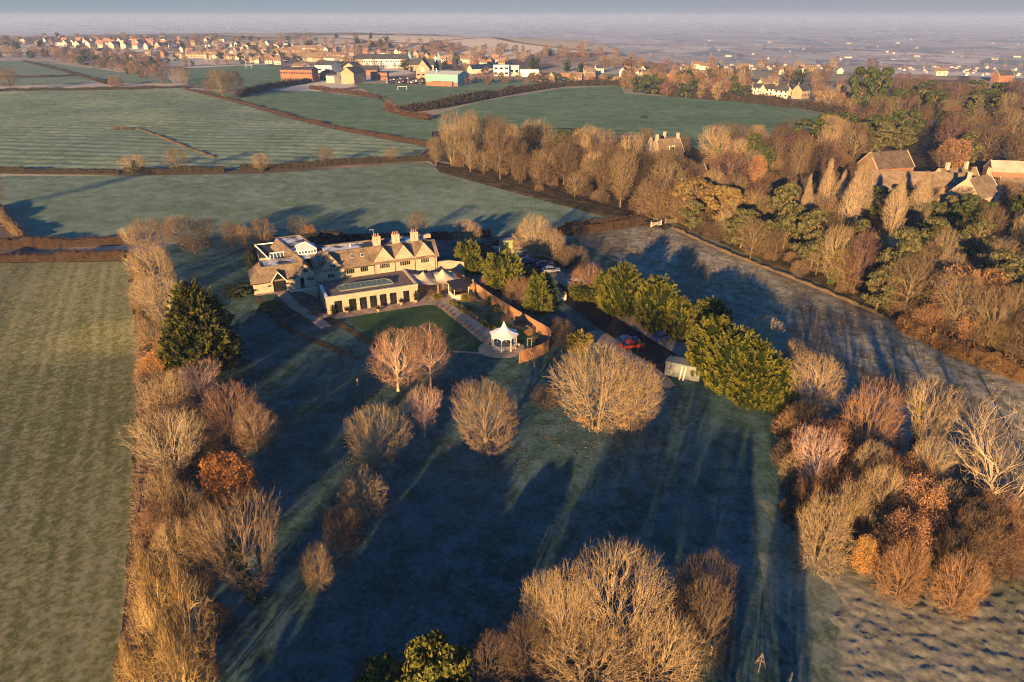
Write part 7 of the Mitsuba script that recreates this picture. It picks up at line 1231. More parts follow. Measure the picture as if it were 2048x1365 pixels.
far([(101.7, 635.7), (117.6, 628.6), (103.1, 622.8), (124.8, 618.4), (111.5, 614.5), (144.8, 612.3), (156.4, 609.1), (105.2, 605.1), (122.2, 603.1), (92.7, 601.5), (135.0, 601.3), (145.0, 596.4), (169.5, 594.8), (111.7, 594.4), (122.4, 590.7), (97.8, 587.7), (159.6, 586.9), (179.0, 585.1), (145.6, 584.0), (132.5, 583.0), (117.9, 580.6), (101.3, 576.5), (162.1, 575.8), (176.4, 572.6), (136.2, 568.8), (119.4, 568.7), (154.6, 567.8), (109.2, 563.2), (165.9, 556.7), (132.6, 555.5), (117.9, 552.1), (176.2, 551.0), (153.1, 549.0), (142.9, 543.0), (130.0, 539.7), (171.8, 538.2), (158.2, 533.4), (138.7, 531.3), (148.4, 521.7), (162.3, 515.3)], ('bare tree in the belt behind the broad green field', 'evergreen in the belt behind the broad green field'), 'trees behind the broad green field', FAR + ['far_yew'], 9, 15)
far([(240.1, 528.4), (216.7, 508.1), (226.7, 500.2), (214.9, 495.7), (225.5, 486.5), (206.6, 485.5), (218.6, 478.8), (207.5, 469.8), (208.3, 458.3), (211.2, 448.0)], ('bare tree right of the white cottage group', 'evergreen right of the white cottage group'), 'trees right of the white cottages', FAR, 8, 13)
far([(128.9, 807.9), (175.9, 796.0), (149.0, 787.7), (150.0, 769.3), (170.3, 766.6), (215.6, 761.3), (185.4, 755.8), (236.0, 754.6), (123.0, 753.2), (152.6, 748.3), (202.7, 747.9), (266.9, 743.9), (141.5, 732.2), (121.0, 730.1), (219.9, 723.3), (192.3, 718.4), (148.0, 716.1), (171.8, 715.1), (288.6, 714.6), (265.9, 707.2), (224.7, 694.7), (298.0, 694.0), (135.4, 690.6), (279.8, 679.0), (159.5, 676.5), (257.1, 676.3), (213.4, 675.2), (188.1, 668.6), (237.7, 660.7), (193.1, 652.4), (256.2, 649.7), (163.6, 640.4), (199.1, 636.8), (263.6, 616.8), (270.6, 598.1), (248.8, 595.7)], ('far tree among the valley edge houses', 'far evergreen among the valley edge houses'), 'trees among the valley edge houses', FAR + ['far_conifer'], 9, 14)
mass('vale_woodland', [(943.7, 4075.1), (874.6, 4074.5), (1429.7, 4010.9), (689.0, 4006.4), (1066.4, 3973.8), (924.4, 3936.8), (1782.4, 3891.1), (865.6, 3878.5), (1517.9, 3808.8), (1864.1, 3773.3), (1366.5, 3745.1), (661.0, 3744.5), (1201.0, 3716.6), (1642.7, 3661.7), (2095.4, 3569.8), (836.7, 3550.8), (1677.8, 3546.2), (1199.4, 3531.3), (1424.0, 3507.1), (787.8, 3494.4), (1619.3, 3492.7), (2396.1, 3473.5), (646.5, 3464.0), (1253.8, 3440.3), (1338.6, 3435.8), (596.8, 3427.4), (1777.9, 3388.7), (1057.2, 3364.0), (828.6, 3335.4), (1510.8, 3323.4), (1408.3, 3276.8), (2027.1, 3266.3), (535.3, 3225.1), (1648.6, 3221.0), (2145.2, 3188.6), (2035.1, 3091.9), (1572.1, 2964.6), (1110.0, 2916.0), (541.6, 2898.1), (973.5, 2868.1), (767.7, 2854.9), (862.2, 2853.5), (613.7, 2825.0), (1527.7, 2823.2), (1700.2, 2786.5), (1445.8, 2781.1), (1574.0, 2773.3), (520.3, 2764.0), (1180.1, 2758.6), (1838.6, 2734.6), (1272.6, 2733.3), (1002.1, 2708.9), (1375.8, 2698.3), (1508.2, 2697.4), (1657.7, 2695.4), (1796.1, 2686.3), (1172.7, 2674.0), (1289.0, 2664.8), (790.4, 2652.8), (713.4, 2618.9), (1705.8, 2552.0), (1130.7, 2536.2), (1396.5, 2534.4), (907.4, 2520.4), (679.4, 2509.9), (1639.7, 2501.1), (835.0, 2471.7), (123.1, 1240.8), (107.2, 1146.2), (151.1, 1074.6)], FAR + ['far_dark'], 12, 18, 'hazy scattered woodland of the vale')
mass('vale_town_woodland', [(550.6, 2581.2), (582.1, 2490.9), (563.7, 2459.2), (714.8, 2449.8), (615.1, 2438.6), (524.5, 2427.8), (741.6, 2418.8), (686.1, 2417.6), (1091.6, 2394.8), (935.5, 2394.5), (1049.9, 2372.3), (559.3, 2363.0), (1365.4, 2352.0), (993.0, 2336.8), (1255.9, 2336.6), (1168.3, 2330.4), (1054.2, 2325.6), (713.6, 2324.1), (601.3, 2308.6), (1019.7, 2305.2), (845.1, 2297.6), (564.2, 2290.3), (1473.9, 2283.9), (1576.0, 2278.3), (1284.0, 2276.8), (801.5, 2267.3), (1329.2, 2264.1), (682.4, 2263.9), (525.8, 2257.3), (563.2, 2253.1), (1240.8, 2242.8), (1503.8, 2241.2), (743.4, 2238.9), (1181.8, 2212.7), (608.8, 2205.9), (1369.0, 2199.3), (732.4, 2193.7), (1225.7, 2180.5), (1108.4, 2174.4), (829.8, 2167.8), (1283.6, 2166.5), (1478.0, 2160.3), (1012.6, 2149.1), (1158.2, 2148.5), (1339.4, 2132.9), (947.2, 2122.2), (905.6, 2099.4), (1106.8, 2099.0), (1059.3, 2096.9), (1202.1, 2095.6), (1022.4, 2065.8), (1245.6, 2060.5), (1349.3, 2059.3), (1105.0, 2050.2), (1380.4, 1979.8), (227.4, 835.0), (318.0, 816.0), (273.9, 805.9), (344.3, 790.6), (381.3, 778.3)], FAR + ['far_dark'], 10, 15, 'hazy trees around the vale town')
far([(-211.8, 945.6), (-177.1, 936.5), (-140.1, 925.9), (-165.1, 921.8), (-112.3, 921.0), (-205.9, 910.8), (-254.6, 906.4), (-92.6, 906.3), (-191.4, 903.7), (-229.0, 900.5), (-115.4, 899.8), (-138.1, 899.2), (-264.7, 892.5), (-81.3, 890.9), (-182.2, 884.0), (-66.6, 880.1), (-168.9, 876.5), (-137.9, 874.9), (-101.1, 873.9), (-225.1, 872.4), (-202.4, 862.3), (-187.0, 856.7), (-55.0, 855.5), (-157.5, 855.5), (-125.2, 855.0), (-42.1, 849.3), (-134.6, 844.8), (-192.4, 838.9), (-55.3, 838.5), (-111.6, 837.6), (-157.0, 837.5), (-93.3, 827.6), (-162.2, 824.5), (-119.3, 822.6), (-110.1, 803.7), (-49.6, 800.6), (-60.5, 783.5), (-38.8, 782.9), (-28.2, 763.5), (-25.6, 738.2)], ('tree among the school buildings', 'evergreen among the school buildings'), 'trees among the school buildings', FAR + ['far_conifer', 'far_yew'], 6, 11)
far([(-441.9, 1195.9), (-412.9, 1194.1), (-429.7, 1183.0), (-464.3, 1182.9), (-516.6, 1179.0), (-355.3, 1178.6), (-314.7, 1176.2), (-405.2, 1175.9), (-562.3, 1175.8), (-373.5, 1167.4), (-239.3, 1160.6), (-541.0, 1158.7), (-299.0, 1150.0), (-497.4, 1149.8), (-469.4, 1148.4), (-251.3, 1139.0), (-437.5, 1134.4), (-363.2, 1130.8), (-383.0, 1127.7), (-531.9, 1127.5), (-343.1, 1124.6), (-399.8, 1124.3), (-476.2, 1122.6), (-269.9, 1120.8), (-508.9, 1118.2), (-305.2, 1116.3), (-401.0, 1099.4), (-443.6, 1097.3), (-382.7, 1096.6), (-353.1, 1088.9), (-487.9, 1080.6), (-259.9, 1077.5), (-468.6, 1076.1), (-224.3, 1070.7), (-437.6, 1068.9), (-296.7, 1066.2)], ('far tree between the terraces of the town', 'far conifer between the terraces of the town'), 'trees between the terraces', FAR + ['far_conifer'], 7, 11)

# ------------------------------------------------------------------ fallen leaves, grass tufts
g = rng_of('litter'); P_ = []
for kd, (x, y, h, r), lb, ct in NEAR[:14]:
    if kd in ('ivy_dome',): continue
    n = int(60 * r); a = g.uniform(0, 6.283, n); q = r * 1.15 * np.sqrt(g.uniform(0, 1, n)); P_.append(np.stack([x + q * np.cos(a), y + q * np.sin(a)], 1))
P_ = np.vstack(P_); m, c = flakes(g, np.column_stack([P_, terrain(P_[:, 0], P_[:, 1]) + .06]), .13, (.10, .055, .03), (.26, .14, .07), nrm=np.tile([0, 0, 1.0], (len(P_), 1)))
scene['leaf_litter'] = mikit.ply(m, 'm_plant', color=c); tag('leaf_litter', 'brown fallen leaves under the lawn trees', 'leaves', kind='stuff')
def tufts(key, poly, n, h, c0, c1, label, off=.05):
    g = rng_of(key); pg = Polygon(poly).buffer(-.5); b = pg.bounds; p = g.uniform(b[:2], b[2:], (n * 3, 2)); p = p[shapely.contains_xy(pg, p[:, 0], p[:, 1])][:n]
    w_ = meshkit.fbm(np.column_stack([p * .22, p[:, :1] * 0]), 3, 5); p = p[w_ > g.uniform(.25, .7, len(p))]
    k = 4; q = np.repeat(p, k, 0) + g.normal(0, .10, (len(p) * k, 2)); z = terrain(q[:, 0], q[:, 1]) + off - .08; a = g.uniform(0, 6.283, len(q)); hh = h * g.uniform(.5, 1.3, len(q)); w = .2
    d = np.stack([np.cos(a), np.sin(a)], 1); lean = g.normal(0, .14, (len(q), 2))
    v = np.stack([np.column_stack([q - d * w, z]), np.column_stack([q + d * w, z]), np.column_stack([q + lean, z + hh])], 1).reshape(-1, 3)
    kk = g.uniform(0, 1, (len(q), 1)); c = np.repeat(np.array(c0) * (1 - kk) + np.array(c1) * kk, 3, 0)
    scene[key] = mikit.ply((v, np.arange(len(v)).reshape(-1, 3)), 'm_plant', color=c); tag(key, label, 'grass', kind='stuff')
tufts('pasture_grass', [(30.07, 50.11), (31.42, 57.75), (37.86, 65.25), (54.61, 68.06), (63.81, 63.47), (72, 66), (72, 30), (24, 30)], 6000, .13, (.16, .125, .06), (.33, .31, .22), 'frosted grass tussocks of the near pasture')
tufts('meadow_grass', [(22.72, 180.69), (38.29, 191.45), (45.78, 189.41), (54.96, 168.86), (67.59, 139.70), (75.13, 120.19), (77.43, 107.44), (84.05, 97.90), (104, 92), (61.93, 65.25), (56.64, 71.56), (49.07, 83.56), (43.64, 94.65), (39.09, 123.03), (31.21, 151.20)], 9000, .13, (.18, .15, .09), (.36, .33, .27), 'frosted grass tussocks of the long meadow')

# ------------------------------------------------------------------ far buildings: kinds of town house, then the single large buildings
def house_parts(w, d, e, rh, chim=1, rows=2, cols=3, hip=False, porch=False):
    """wall, roof, chimney and windows of a gabled house, long side along x, front towards -y"""
    m = {'wall': MB().box(-w / 2, w / 2, -d / 2, d / 2, -2.0, e)}
    if not hip: m['wall'].wall([(-d / 2, e), (d / 2, e), (0, e + rh - .1)], [], -w / 2, -w / 2 + .3, 'x').wall([(-d / 2, e), (d / 2, e), (0, e + rh - .1)], [], w / 2 - .3, w / 2, 'x')
    o = .35; i = w / 2 - d / 2 if hip else w / 2 + .2
    A_, B_ = (-i, 0, e + rh), (i, 0, e + rh); x = w / 2 + (o if hip else .2); y = d / 2 + o; ez = e - .25
    m['roof'] = MB().slab([(-x, -y, ez), (x, -y, ez), B_, A_], .2).slab([(x, y, ez), (-x, y, ez), A_, B_], .2)
    if hip: m['roof'].slab([(x, -y, ez), (x, y, ez), B_], .2).slab([(-x, y, ez), (-x, -y, ez), A_], .2)
    for k in range(chim):
        c = -w / 2 + .6 if k == 0 else -w / 2 + .6 + (w - 1.2) * k / max(chim - 1, 1)
        m['chimney' + ('' if k == 0 else f'_{k:03d}')] = MB().box(c - .45, c + .45, -.4, .4, e + rh - 1.2, e + rh + 1.2)
    n = 0
    for r in range(rows):
        for c in range(cols):
            u = -w / 2 + w * (c + .5) / cols; z = .9 + r * 2.6
            if z + 1.2 > e: continue
            m['window' + ('' if n == 0 else f'_{n:03d}')] = MB().box(u - .65, u + .65, -d / 2 - .06, -d / 2 + .05, z, z + 1.25); n += 1
    return m
def house_kind(name, wall, roof, parts, win='m_glass'):
    scene['kind_h_' + name] = {'type': 'shapegroup', **{k: ply_of(v.get(), wall if k == 'wall' else roof if k == 'roof' else 'm_brick' if k.startswith('chim') else win) for k, v in parts.items()}}
house_kind('cream', 'm_cream', 'm_brown_roof', house_parts(10, 7.5, 5.2, 3.2))
house_kind('tan', 'm_tan_wall', 'm_brown_roof', house_parts(9, 7.5, 5.0, 3.4))
house_kind('white', 'm_render', 'm_slate', house_parts(10, 7, 5.2, 3.0))
house_kind('red', 'm_cream', 'm_red_roof', house_parts(10, 8, 5.0, 3.8, cols=3))
house_kind('brick', 'm_brick', 'm_brown_roof', house_parts(9.5, 7.5, 5.2, 3.4))
house_kind('terrace', 'm_cream', 'm_brown_roof', house_parts(34, 8, 5.2, 3.2, chim=3, cols=8))
house_kind('terrace_b', 'm_tan_wall', 'm_brown_roof', house_parts(26, 8, 5.0, 3.2, chim=3, cols=6))
house_kind('bungalow', 'm_cream', 'm_brown_roof', house_parts(13, 8, 2.7, 2.6, rows=1))
house_kind('slate', 'm_tan_wall', 'm_slate', house_parts(10, 7, 4.6, 3.6))
house_kind('vale', 'm_cream', 'm_brown_roof', house_parts(15, 10, 6, 4, cols=2))
house_kind('vale_barn', 'm_cream', 'm_brown_roof', house_parts(30, 14, 6, 3, chim=0, rows=1, cols=2))
NAMES = dict(cream='cream walled house with a brown roof', tan='stone house with a brown roof', white='white rendered house with a dark slate roof', red='red roofed house', brick='brick house with a brown roof',
             terrace='long cream terrace with a brown roof', terrace_b='long stone terrace with a brown roof', bungalow='low cream bungalow', slate='stone house with a slate roof', vale='pale far house', vale_barn='long pale farm shed')
def house(kd, x, y, rot, label, grp=None, s=1.0):
    key = num('terrace_house' if kd.startswith('terrace') else 'bungalow' if kd == 'bungalow' else 'farm_shed' if kd == 'vale_barn' else 'house')
    scene[key] = {'type': 'instance', 'shapegroup': {'type': 'ref', 'id': 'kind_h_' + kd}, 'to_world': T4().translate([float(x), float(y), gz(x, y) + .3]).rotate([0, 0, 1], float(rot)).scale([float(s)] * 3)}
    tag(key, label, 'house' if kd != 'vale_barn' else 'shed', grp)
def houses(pts, kinds, where, rots=(-14, 76, 10, -30), s0=.9, s1=1.15):
    for i, (x, y) in enumerate(pts):
        g = rng_of(where, i); kd = kinds[int(g.integers(0, len(kinds)))]; rot = rots[int(g.integers(0, len(rots)))] + g.uniform(-8, 8)
        house(kd, x, y, rot, NAMES[kd] + ' ' + where, NAMES[kd] + ' ' + where, g.uniform(s0, s1) * .88)
houses([(-966.8, 1548.3), (-932.1, 1538.5), (-786.4, 1537.9), (-708.5, 1511.9), (-672.2, 1509.0), (-827.6, 1495.3), (-723.2, 1487.3), (-711.2, 1455.7), (-953.0, 1450.4), (-903.7, 1445.7), (-674.7, 1443.8), (-819.7, 1432.2), (-581.5, 1429.2), (-711.8, 1424.6), (-737.2, 1421.6), (-549.6, 1416.3), (-679.5, 1409.6), (-838.8, 1402.5), (-763.4, 1401.3), (-855.6, 1386.9), (-692.2, 1384.0), (-566.0, 1382.5), (-826.6, 1379.7), (-651.0, 1376.1), (-893.1, 1369.7), (-814.2, 1357.2), (-599.7, 1351.4), (-628.7, 1342.8), (-728.3, 1332.6), (-652.9, 1325.4), (-567.3, 1324.6), (-839.5, 1320.4), (-803.0, 1319.7), (-697.7, 1315.0), (-583.8, 1309.5), (-612.4, 1307.7), (-517.0, 1295.8), (-621.3, 1288.3), (-644.7, 1276.0), (-482.3, 1274.5), (-617.6, 1261.3), (-464.2, 1258.4), (-573.5, 1251.5), (-510.0, 1250.7)], ['cream', 'tan', 'white', 'cream', 'brick'], 'on the crest of the left hill')
for rw, nm in [([(-764.3, 1278.5), (-740.9, 1272.0), (-717.6, 1265.5), (-694.5, 1258.9), (-671.5, 1252.2), (-648.7, 1245.4), (-626.0, 1238.5), (-603.5, 1231.4), (-581.1, 1224.3)], 'in the front estate row'), ([(-777.7, 1322.9), (-751.1, 1316.2), (-724.6, 1309.3), (-698.3, 1302.3), (-672.1, 1295.0), (-646.1, 1287.5), (-620.1, 1279.7), (-594.3, 1271.7)], 'in the middle row of the red estate'), ([(-821.7, 1370.7), (-793.7, 1366.8), (-765.8, 1362.7), (-737.7, 1358.2), (-709.7, 1353.3), (-681.5, 1347.8), (-653.1, 1341.6)], 'in the back row of the red estate')]: houses(rw, ['red'], nm, (-10, 80), 1.15, 1.4)
houses([(-463.3, 1176.9), (-515.5, 1162.3), (-497.5, 1158.8), (-455.1, 1155.0), (-465.7, 1139.1), (-495.7, 1136.9), (-484.8, 1119.6), (-455.1, 1114.6), (-442.7, 1097.0), (-475.0, 1089.1), (-453.3, 1082.2), (-457.5, 1061.4)], ['red', 'cream', 'tan'], 'beyond the rugby ground')
for rw, nm in [([(-583.3, 1044.8), (-560.7, 1032.1), (-538.5, 1019.4), (-516.6, 1006.5), (-494.9, 993.5)], 'above the rugby ground, left end'), ([(-533.3, 1088.5), (-503.0, 1070.4), (-473.4, 1052.2)], 'above the rugby ground, middle')]: houses(rw, ['brick', 'tan', 'cream'], nm)
for rw, nm in [([(-448.8, 1053.2), (-416.8, 1039.7), (-385.4, 1025.9)], 'facing the rugby ground'), ([(-353.8, 1127.9), (-329.8, 1115.2), (-306.3, 1102.7), (-283.3, 1090.3)], 'in the upper terrace rows of the town'), ([(-320.8, 1054.7), (-301.9, 1047.6), (-283.2, 1040.5), (-264.6, 1033.4), (-246.3, 1026.2)], 'in the middle terrace rows of the town'), ([(-271.0, 987.9), (-252.8, 978.0), (-234.9, 967.9), (-217.4, 957.9)], 'in the lower terrace rows of the town'), ([(-337.2, 1178.6), (-310.6, 1167.8), (-284.4, 1157.4)], 'in the top terrace rows of the town')]: houses(rw, ['terrace', 'terrace_b'], nm, (-8,))
houses([(-412.1, 1294.2), (-433.1, 1293.0), (-486.1, 1284.7), (-418.2, 1278.3), (-441.1, 1273.6), (-457.3, 1268.0), (-382.5, 1263.1), (-398.9, 1257.8), (-451.0, 1250.2), (-340.5, 1241.9), (-361.2, 1234.7), (-384.8, 1231.4), (-320.4, 1228.9), (-412.0, 1225.4), (-338.2, 1223.9), (-474.0, 1214.1), (-351.8, 1213.1), (-444.2, 1205.1), (-402.3, 1205.0), (-426.9, 1204.4), (-292.6, 1201.9), (-374.6, 1191.2), (-316.2, 1189.2), (-280.2, 1177.0), (-358.7, 1175.0), (-424.5, 1174.2), (-262.2, 1170.4), (-375.8, 1166.2), (-301.5, 1165.8), (-403.2, 1164.2), (-448.2, 1156.1), (-346.9, 1150.2), (-258.6, 1149.8), (-385.2, 1149.2), (-285.3, 1145.0), (-329.0, 1144.7), (-424.3, 1141.2), (-422.8, 1122.2), (-402.6, 1122.0), (-396.6, 1105.3)], ['cream', 'white', 'tan', 'cream'], 'in the bright middle of the town')
houses([(-397.0, 1076.2), (-373.4, 1067.4), (-376.2, 1048.5), (-347.2, 1044.3), (-326.3, 1037.2), (-374.4, 1025.7), (-350.4, 1023.6), (-300.9, 1012.2), (-363.8, 1004.7), (-339.9, 1000.0), (-318.9, 999.9), (-298.2, 984.6), (-316.7, 977.2), (-343.1, 974.5), (-301.7, 951.8), (-329.2, 951.5), (-308.5, 933.9), (-292.6, 922.2)], ['cream', 'tan', 'brick', 'bungalow'], 'between the rugby ground and the terraces')
houses([(-239.9, 1115.4), (-218.2, 1109.8), (-196.7, 1106.0), (-169.3, 1097.4), (-237.0, 1094.4), (-139.8, 1089.3), (-210.6, 1081.3), (-187.3, 1080.6), (-162.1, 1078.2), (-176.6, 1061.8), (-136.4, 1060.8), (-201.6, 1058.7), (-126.8, 1043.1), (-151.8, 1042.2)], ['cream', 'tan', 'white', 'brick'], 'behind the long school block')
houses([(-117.3, 1024.5), (-88.7, 1017.3), (-106.2, 1000.2), (-59.7, 996.1), (-40.8, 989.5), (-81.5, 989.1), (-56.1, 978.4), (-99.5, 975.6), (-21.1, 973.3), (-62.4, 961.3), (-89.2, 955.0), (-17.4, 953.4), (-34.6, 947.0), (-56.9, 943.3), (-78.0, 933.5), (-48.1, 925.2), (-26.9, 922.9), (-11.2, 912.2), (-35.4, 902.1), (-11.6, 892.6)], ['brick', 'red', 'tan', 'cream'], 'behind the chapel shaped school hall')
houses([(26.4, 687.0), (37.9, 681.5), (49.2, 676.1), (60.4, 670.8), (71.4, 665.6)], ['brick', 'tan', 'red'], 'in the low row right of the white school', (-10, 70))
houses([(79.4, 676.1), (90.4, 670.8), (101.1, 665.6)], ['terrace_b'], 'at the head of the broad green field', (10,), .6, .7)
houses([(82.5, 799.0), (94.4, 793.0), (80.0, 774.8), (140.0, 773.2), (122.5, 770.9), (80.0, 759.9), (127.6, 758.4), (79.2, 746.5), (113.9, 744.7), (125.5, 727.1), (155.7, 718.6), (126.3, 708.7), (110.7, 706.8), (172.9, 706.3), (126.3, 690.9), (162.1, 678.4)], ['white', 'cream', 'slate', 'tan'], 'above the broad green field', (-20, 60, 20))
houses([(152.6, 681.5), (172.1, 665.6)], ['brick'], 'in the brick pair behind the field belt', (15,), 1.2, 1.4)
for (x, y), rot, s, kd, lb in [((191.63, 567.46), 10, .9, 'white', 'white house with dark roof, leftmost of the white cottage group'), ((195.62, 552.53), 15, 1.0, 'white', 'white cottage second in the white cottage group'), ((200.16, 538.34), -20, 1.0, 'white', 'white cottage with gable end in the middle of its group'),
        ((213.62, 559.90), 60, .9, 'slate', 'stone cottage behind the white cottage group'), ((215.10, 538.34), 40, 1.15, 'slate', 'stone house with blue slate roof at the right of the white cottages'), ((208.68, 599.74), 20, 1.0, 'cream', 'cream house set back above the white cottages'), ((221.75, 617.23), -30, 1.0, 'tan', 'stone house set back above the white cottages')]:
    house(kd, x, y, rot, lb, None, s)
houses([(803.0, 2376.4), (765.4, 2363.0), (617.2, 2360.6), (874.6, 2354.3), (701.8, 2351.9), (544.1, 2336.6), (579.4, 2333.5), (799.1, 2332.0), (967.4, 2321.0), (915.2, 2315.9), (694.0, 2311.8), (751.6, 2304.9), (1009.8, 2303.1), (820.0, 2300.7), (577.8, 2290.1), (535.9, 2287.6), (644.3, 2287.1), (712.2, 2272.5), (940.5, 2266.5), (788.4, 2261.5), (863.0, 2252.8), (590.7, 2249.2), (908.9, 2244.7), (652.7, 2236.9), (615.4, 2224.3), (718.5, 2221.9), (985.1, 2217.0), (831.0, 2207.2), (928.6, 2201.3), (871.0, 2185.9), (799.7, 2184.1), (766.1, 2174.3), (716.1, 2173.1), (931.3, 2149.3), (800.4, 2146.7), (866.0, 2125.7), (936.3, 2096.6), (218.5, 867.8), (263.5, 834.9), (218.4, 832.6), (335.9, 821.1), (190.7, 810.1), (315.8, 790.5), (347.6, 777.4), (242.9, 775.6), (283.6, 768.8)], ['vale', 'cream', 'vale'], 'in the vale town, left part', s0=.65, s1=.9)
houses([(1385.1, 2276.7), (1302.7, 2265.5), (1343.0, 2243.8), (1254.3, 2236.8), (1440.0, 2227.8), (1199.3, 2209.9), (1279.6, 2203.4), (1330.3, 2200.0), (1391.9, 2196.0), (1153.5, 2186.0), (1432.3, 2180.3), (1349.2, 2159.4), (1179.0, 2154.1), (1465.1, 2136.4), (1267.5, 2135.8), (1320.3, 2126.1), (1135.8, 2123.2), (1188.5, 2111.2), (1423.7, 2092.7), (1317.4, 2084.9), (1227.6, 2077.0), (1277.2, 2070.3), (1163.5, 2055.0), (1379.0, 2047.5), (1206.8, 2032.7), (1277.4, 2025.8), (1242.2, 1997.4), (1377.9, 1984.4), (1173.0, 1977.2), (1280.8, 1970.4), (1205.4, 1939.6), (1248.2, 1938.5), (1340.3, 1937.0), (441.9, 754.3)], ['vale', 'cream', 'vale'], 'in the vale town, right part', s0=.65, s1=.9)
houses([(2687.6, 5022.3), (2294.1, 4983.1), (1264.1, 4777.6), (1544.2, 4471.6), (1851.9, 4401.6), (2249.9, 4343.8), (1926.3, 4256.9), (2740.4, 4239.3), (1057.8, 4080.4), (2766.9, 4073.9), (1863.6, 3790.1), (1994.3, 3656.9), (1379.8, 3511.6), (943.9, 3384.1), (1241.3, 3309.3), (1642.4, 3242.3), (1917.3, 3225.3), (1606.0, 3118.7), (998.8, 3061.5), (1582.2, 2885.5), (845.9, 2884.9), (1943.2, 2843.6), (1726.8, 2838.9), (1268.4, 2784.1), (943.7, 2719.2), (1748.8, 2671.7), (1379.2, 2666.0), (1184.5, 2660.3)], ['vale', 'vale', 'vale_barn'], 'scattered over the hazy vale', s0=.55, s1=.95)

def big(key, px_left, px_right, depth, h, label, wall='m_brick', roof='m_slate', rh=2.5, cat='building', gable=False, rows=2, cols=10, band=None, flat=False, win_h=1.2, z_up=0.0):
    """a long building whose front runs between two ground points"""
    a, b = np.array(px_left), np.array(px_right); an = math.atan2(*(b - a)[::-1]); L = float(np.linalg.norm(b - a)); z = min(gz(*a), gz(*b)) + .2; o = (a[0], a[1], z)
    k = thing(key, label, cat)
    if gable:    # ridge runs back, gable to the front
        part(k, 'wall', MB().wall([(0, -2), (L, -2), (L, h), (L / 2, h + rh), (0, h)], [], 0, .4).box(0, L, .4, depth, -2, h).get(o, an), wall)
        part(k, 'roof', MB().slab([(-.4, -.4, h - .2), (L / 2, -.4, h + rh + .1), (L / 2, depth + .3, h + rh + .1), (-.4, depth + .3, h - .2)], .25).slab([(L / 2, -.4, h + rh + .1), (L + .4, -.4, h - .2), (L + .4, depth + .3, h - .2), (L / 2, depth + .3, h + rh + .1)], .25).get(o, an), roof)
    elif flat:
        part(k, 'wall', MB().box(0, L, 0, depth, -2, h).get(o, an), wall); part(k, 'roof', MB().box(-.2, L + .2, -.2, depth + .2, h, h + .35).get(o, an), roof)
    else:
        part(k, 'wall', MB().box(0, L, 0, depth, -2, h).wall([(0, h), (depth, h), (depth / 2, h + rh - .15)], [], 0, .4, 'x').wall([(0, h), (depth, h), (depth / 2, h + rh - .15)], [], L - .4, L, 'x').get(o, an), wall)
        part(k, 'roof', MB().slab([(-.3, -.4, h - .2), (L + .3, -.4, h - .2), (L + .3, depth / 2, h + rh), (-.3, depth / 2, h + rh)], .25).slab([(L + .3, depth + .4, h - .2), (-.3, depth + .4, h - .2), (-.3, depth / 2, h + rh), (L + .3, depth / 2, h + rh)], .25).get(o, an), roof)
    if band: part(k, 'cladding', MB().box(L * band[0], L * band[1], -.12, .02, band[2], band[3]).get(o, an), band[4])
    for r in range(rows):
        for c in range(cols):
            u = L * (c + .5) / cols; z0 = h * (r + .35) / max(rows, 1) - .2
            part(k, 'window', MB().box(u - L / cols * .3, u + L / cols * .3, -.2, .03, z0, z0 + win_h).get(o, an), 'm_glass')
    return k, o, an, L
big('school_block', (-214.17, 676.11), (-183.50, 670.80), 14, 10.5, 'red brick school block with two rows of small windows', 'm_brick', 'm_slate', 2.0, rows=2, cols=12)
big('school_hall', (-211.59, 787.71), (-192.13, 780.60), 16, 8.0, 'white gabled school hall with a dark roof', 'm_render', 'm_slate', 4.0, rows=1, cols=2)
big('school_pavilion', (-245.53, 817.41), (-230.04, 809.79), 12, 5, 'low cream pavilion behind the brick school block', 'm_cream', 'm_brown_roof', 3.0, rows=1, cols=4)
big('school_annexe', (-184.01, 698.20), (-174.96, 692.55), 12, 5.5, 'small orange brick gabled annexe', 'm_brick', 'm_slate', 2.6, gable=True, rows=1, cols=2)
big('school_store', (-171.05, 670.80), (-162.44, 665.56), 8, 5.0, 'pale cream flat roofed store in front of the school', 'm_cream', 'm_offwhite', 1.5, flat=True, rows=0)
big('school_gym', (-154.87, 660.40), (-142.01, 655.32), 20, 9.0, 'tan brick gabled gymnasium with a blank front', 'm_tan_wall', 'm_slate', 4.5, gable=True, rows=0)
big('school_tower', (-235.23, 919.62), (-219.28, 910.28), 10, 7, 'white flat roofed block above the school', 'm_render', 'm_offwhite', 1, flat=True, rows=0)
big('school_studio', (-180.90, 787.71), (-167.04, 780.60), 14, 6, 'tan stone gabled studio beside the black roofs', 'm_tan_wall', 'm_slate', 4.0, gable=True, rows=1, cols=2)
big('school_range', (-162.26, 759.98), (-139.89, 759.98), 16, 4.5, 'low black roofed school range with a tan wall', 'm_brick', 'm_slate', 4.0, rows=0)
big('school_corridor', (-135.13, 698.20), (-119.32, 698.20), 10, 6, 'low brick school wing beside the car park', 'm_brick', 'm_slate', 1.5, flat=True, rows=1, cols=8)
big('long_school', (-178.93, 849.19), (-121.58, 857.48), 16, 10.0, 'long three storey school with white window bands under a dark roof', 'm_tan_wall', 'm_slate', 5.0, rows=2, cols=30, band=(.13, .88, .2, 9.6, 'm_white'), win_h=1.6)
big('school_chapel', (-92.99, 709.78), (-79.84, 709.78), 22, 9.0, 'tan gabled school hall with a white edged gable', 'm_tan_wall', 'm_slate', 8.0, gable=True, rows=1, cols=3, band=(.38, .62, 6.0, 10.5, 'm_render'))
big('school_wing', (-114.95, 817.39), (-87.05, 817.40), 14, 6.0, 'dark roofed school wing behind the gabled hall', 'm_tan_wall', 'm_slate', 6.0, rows=0)
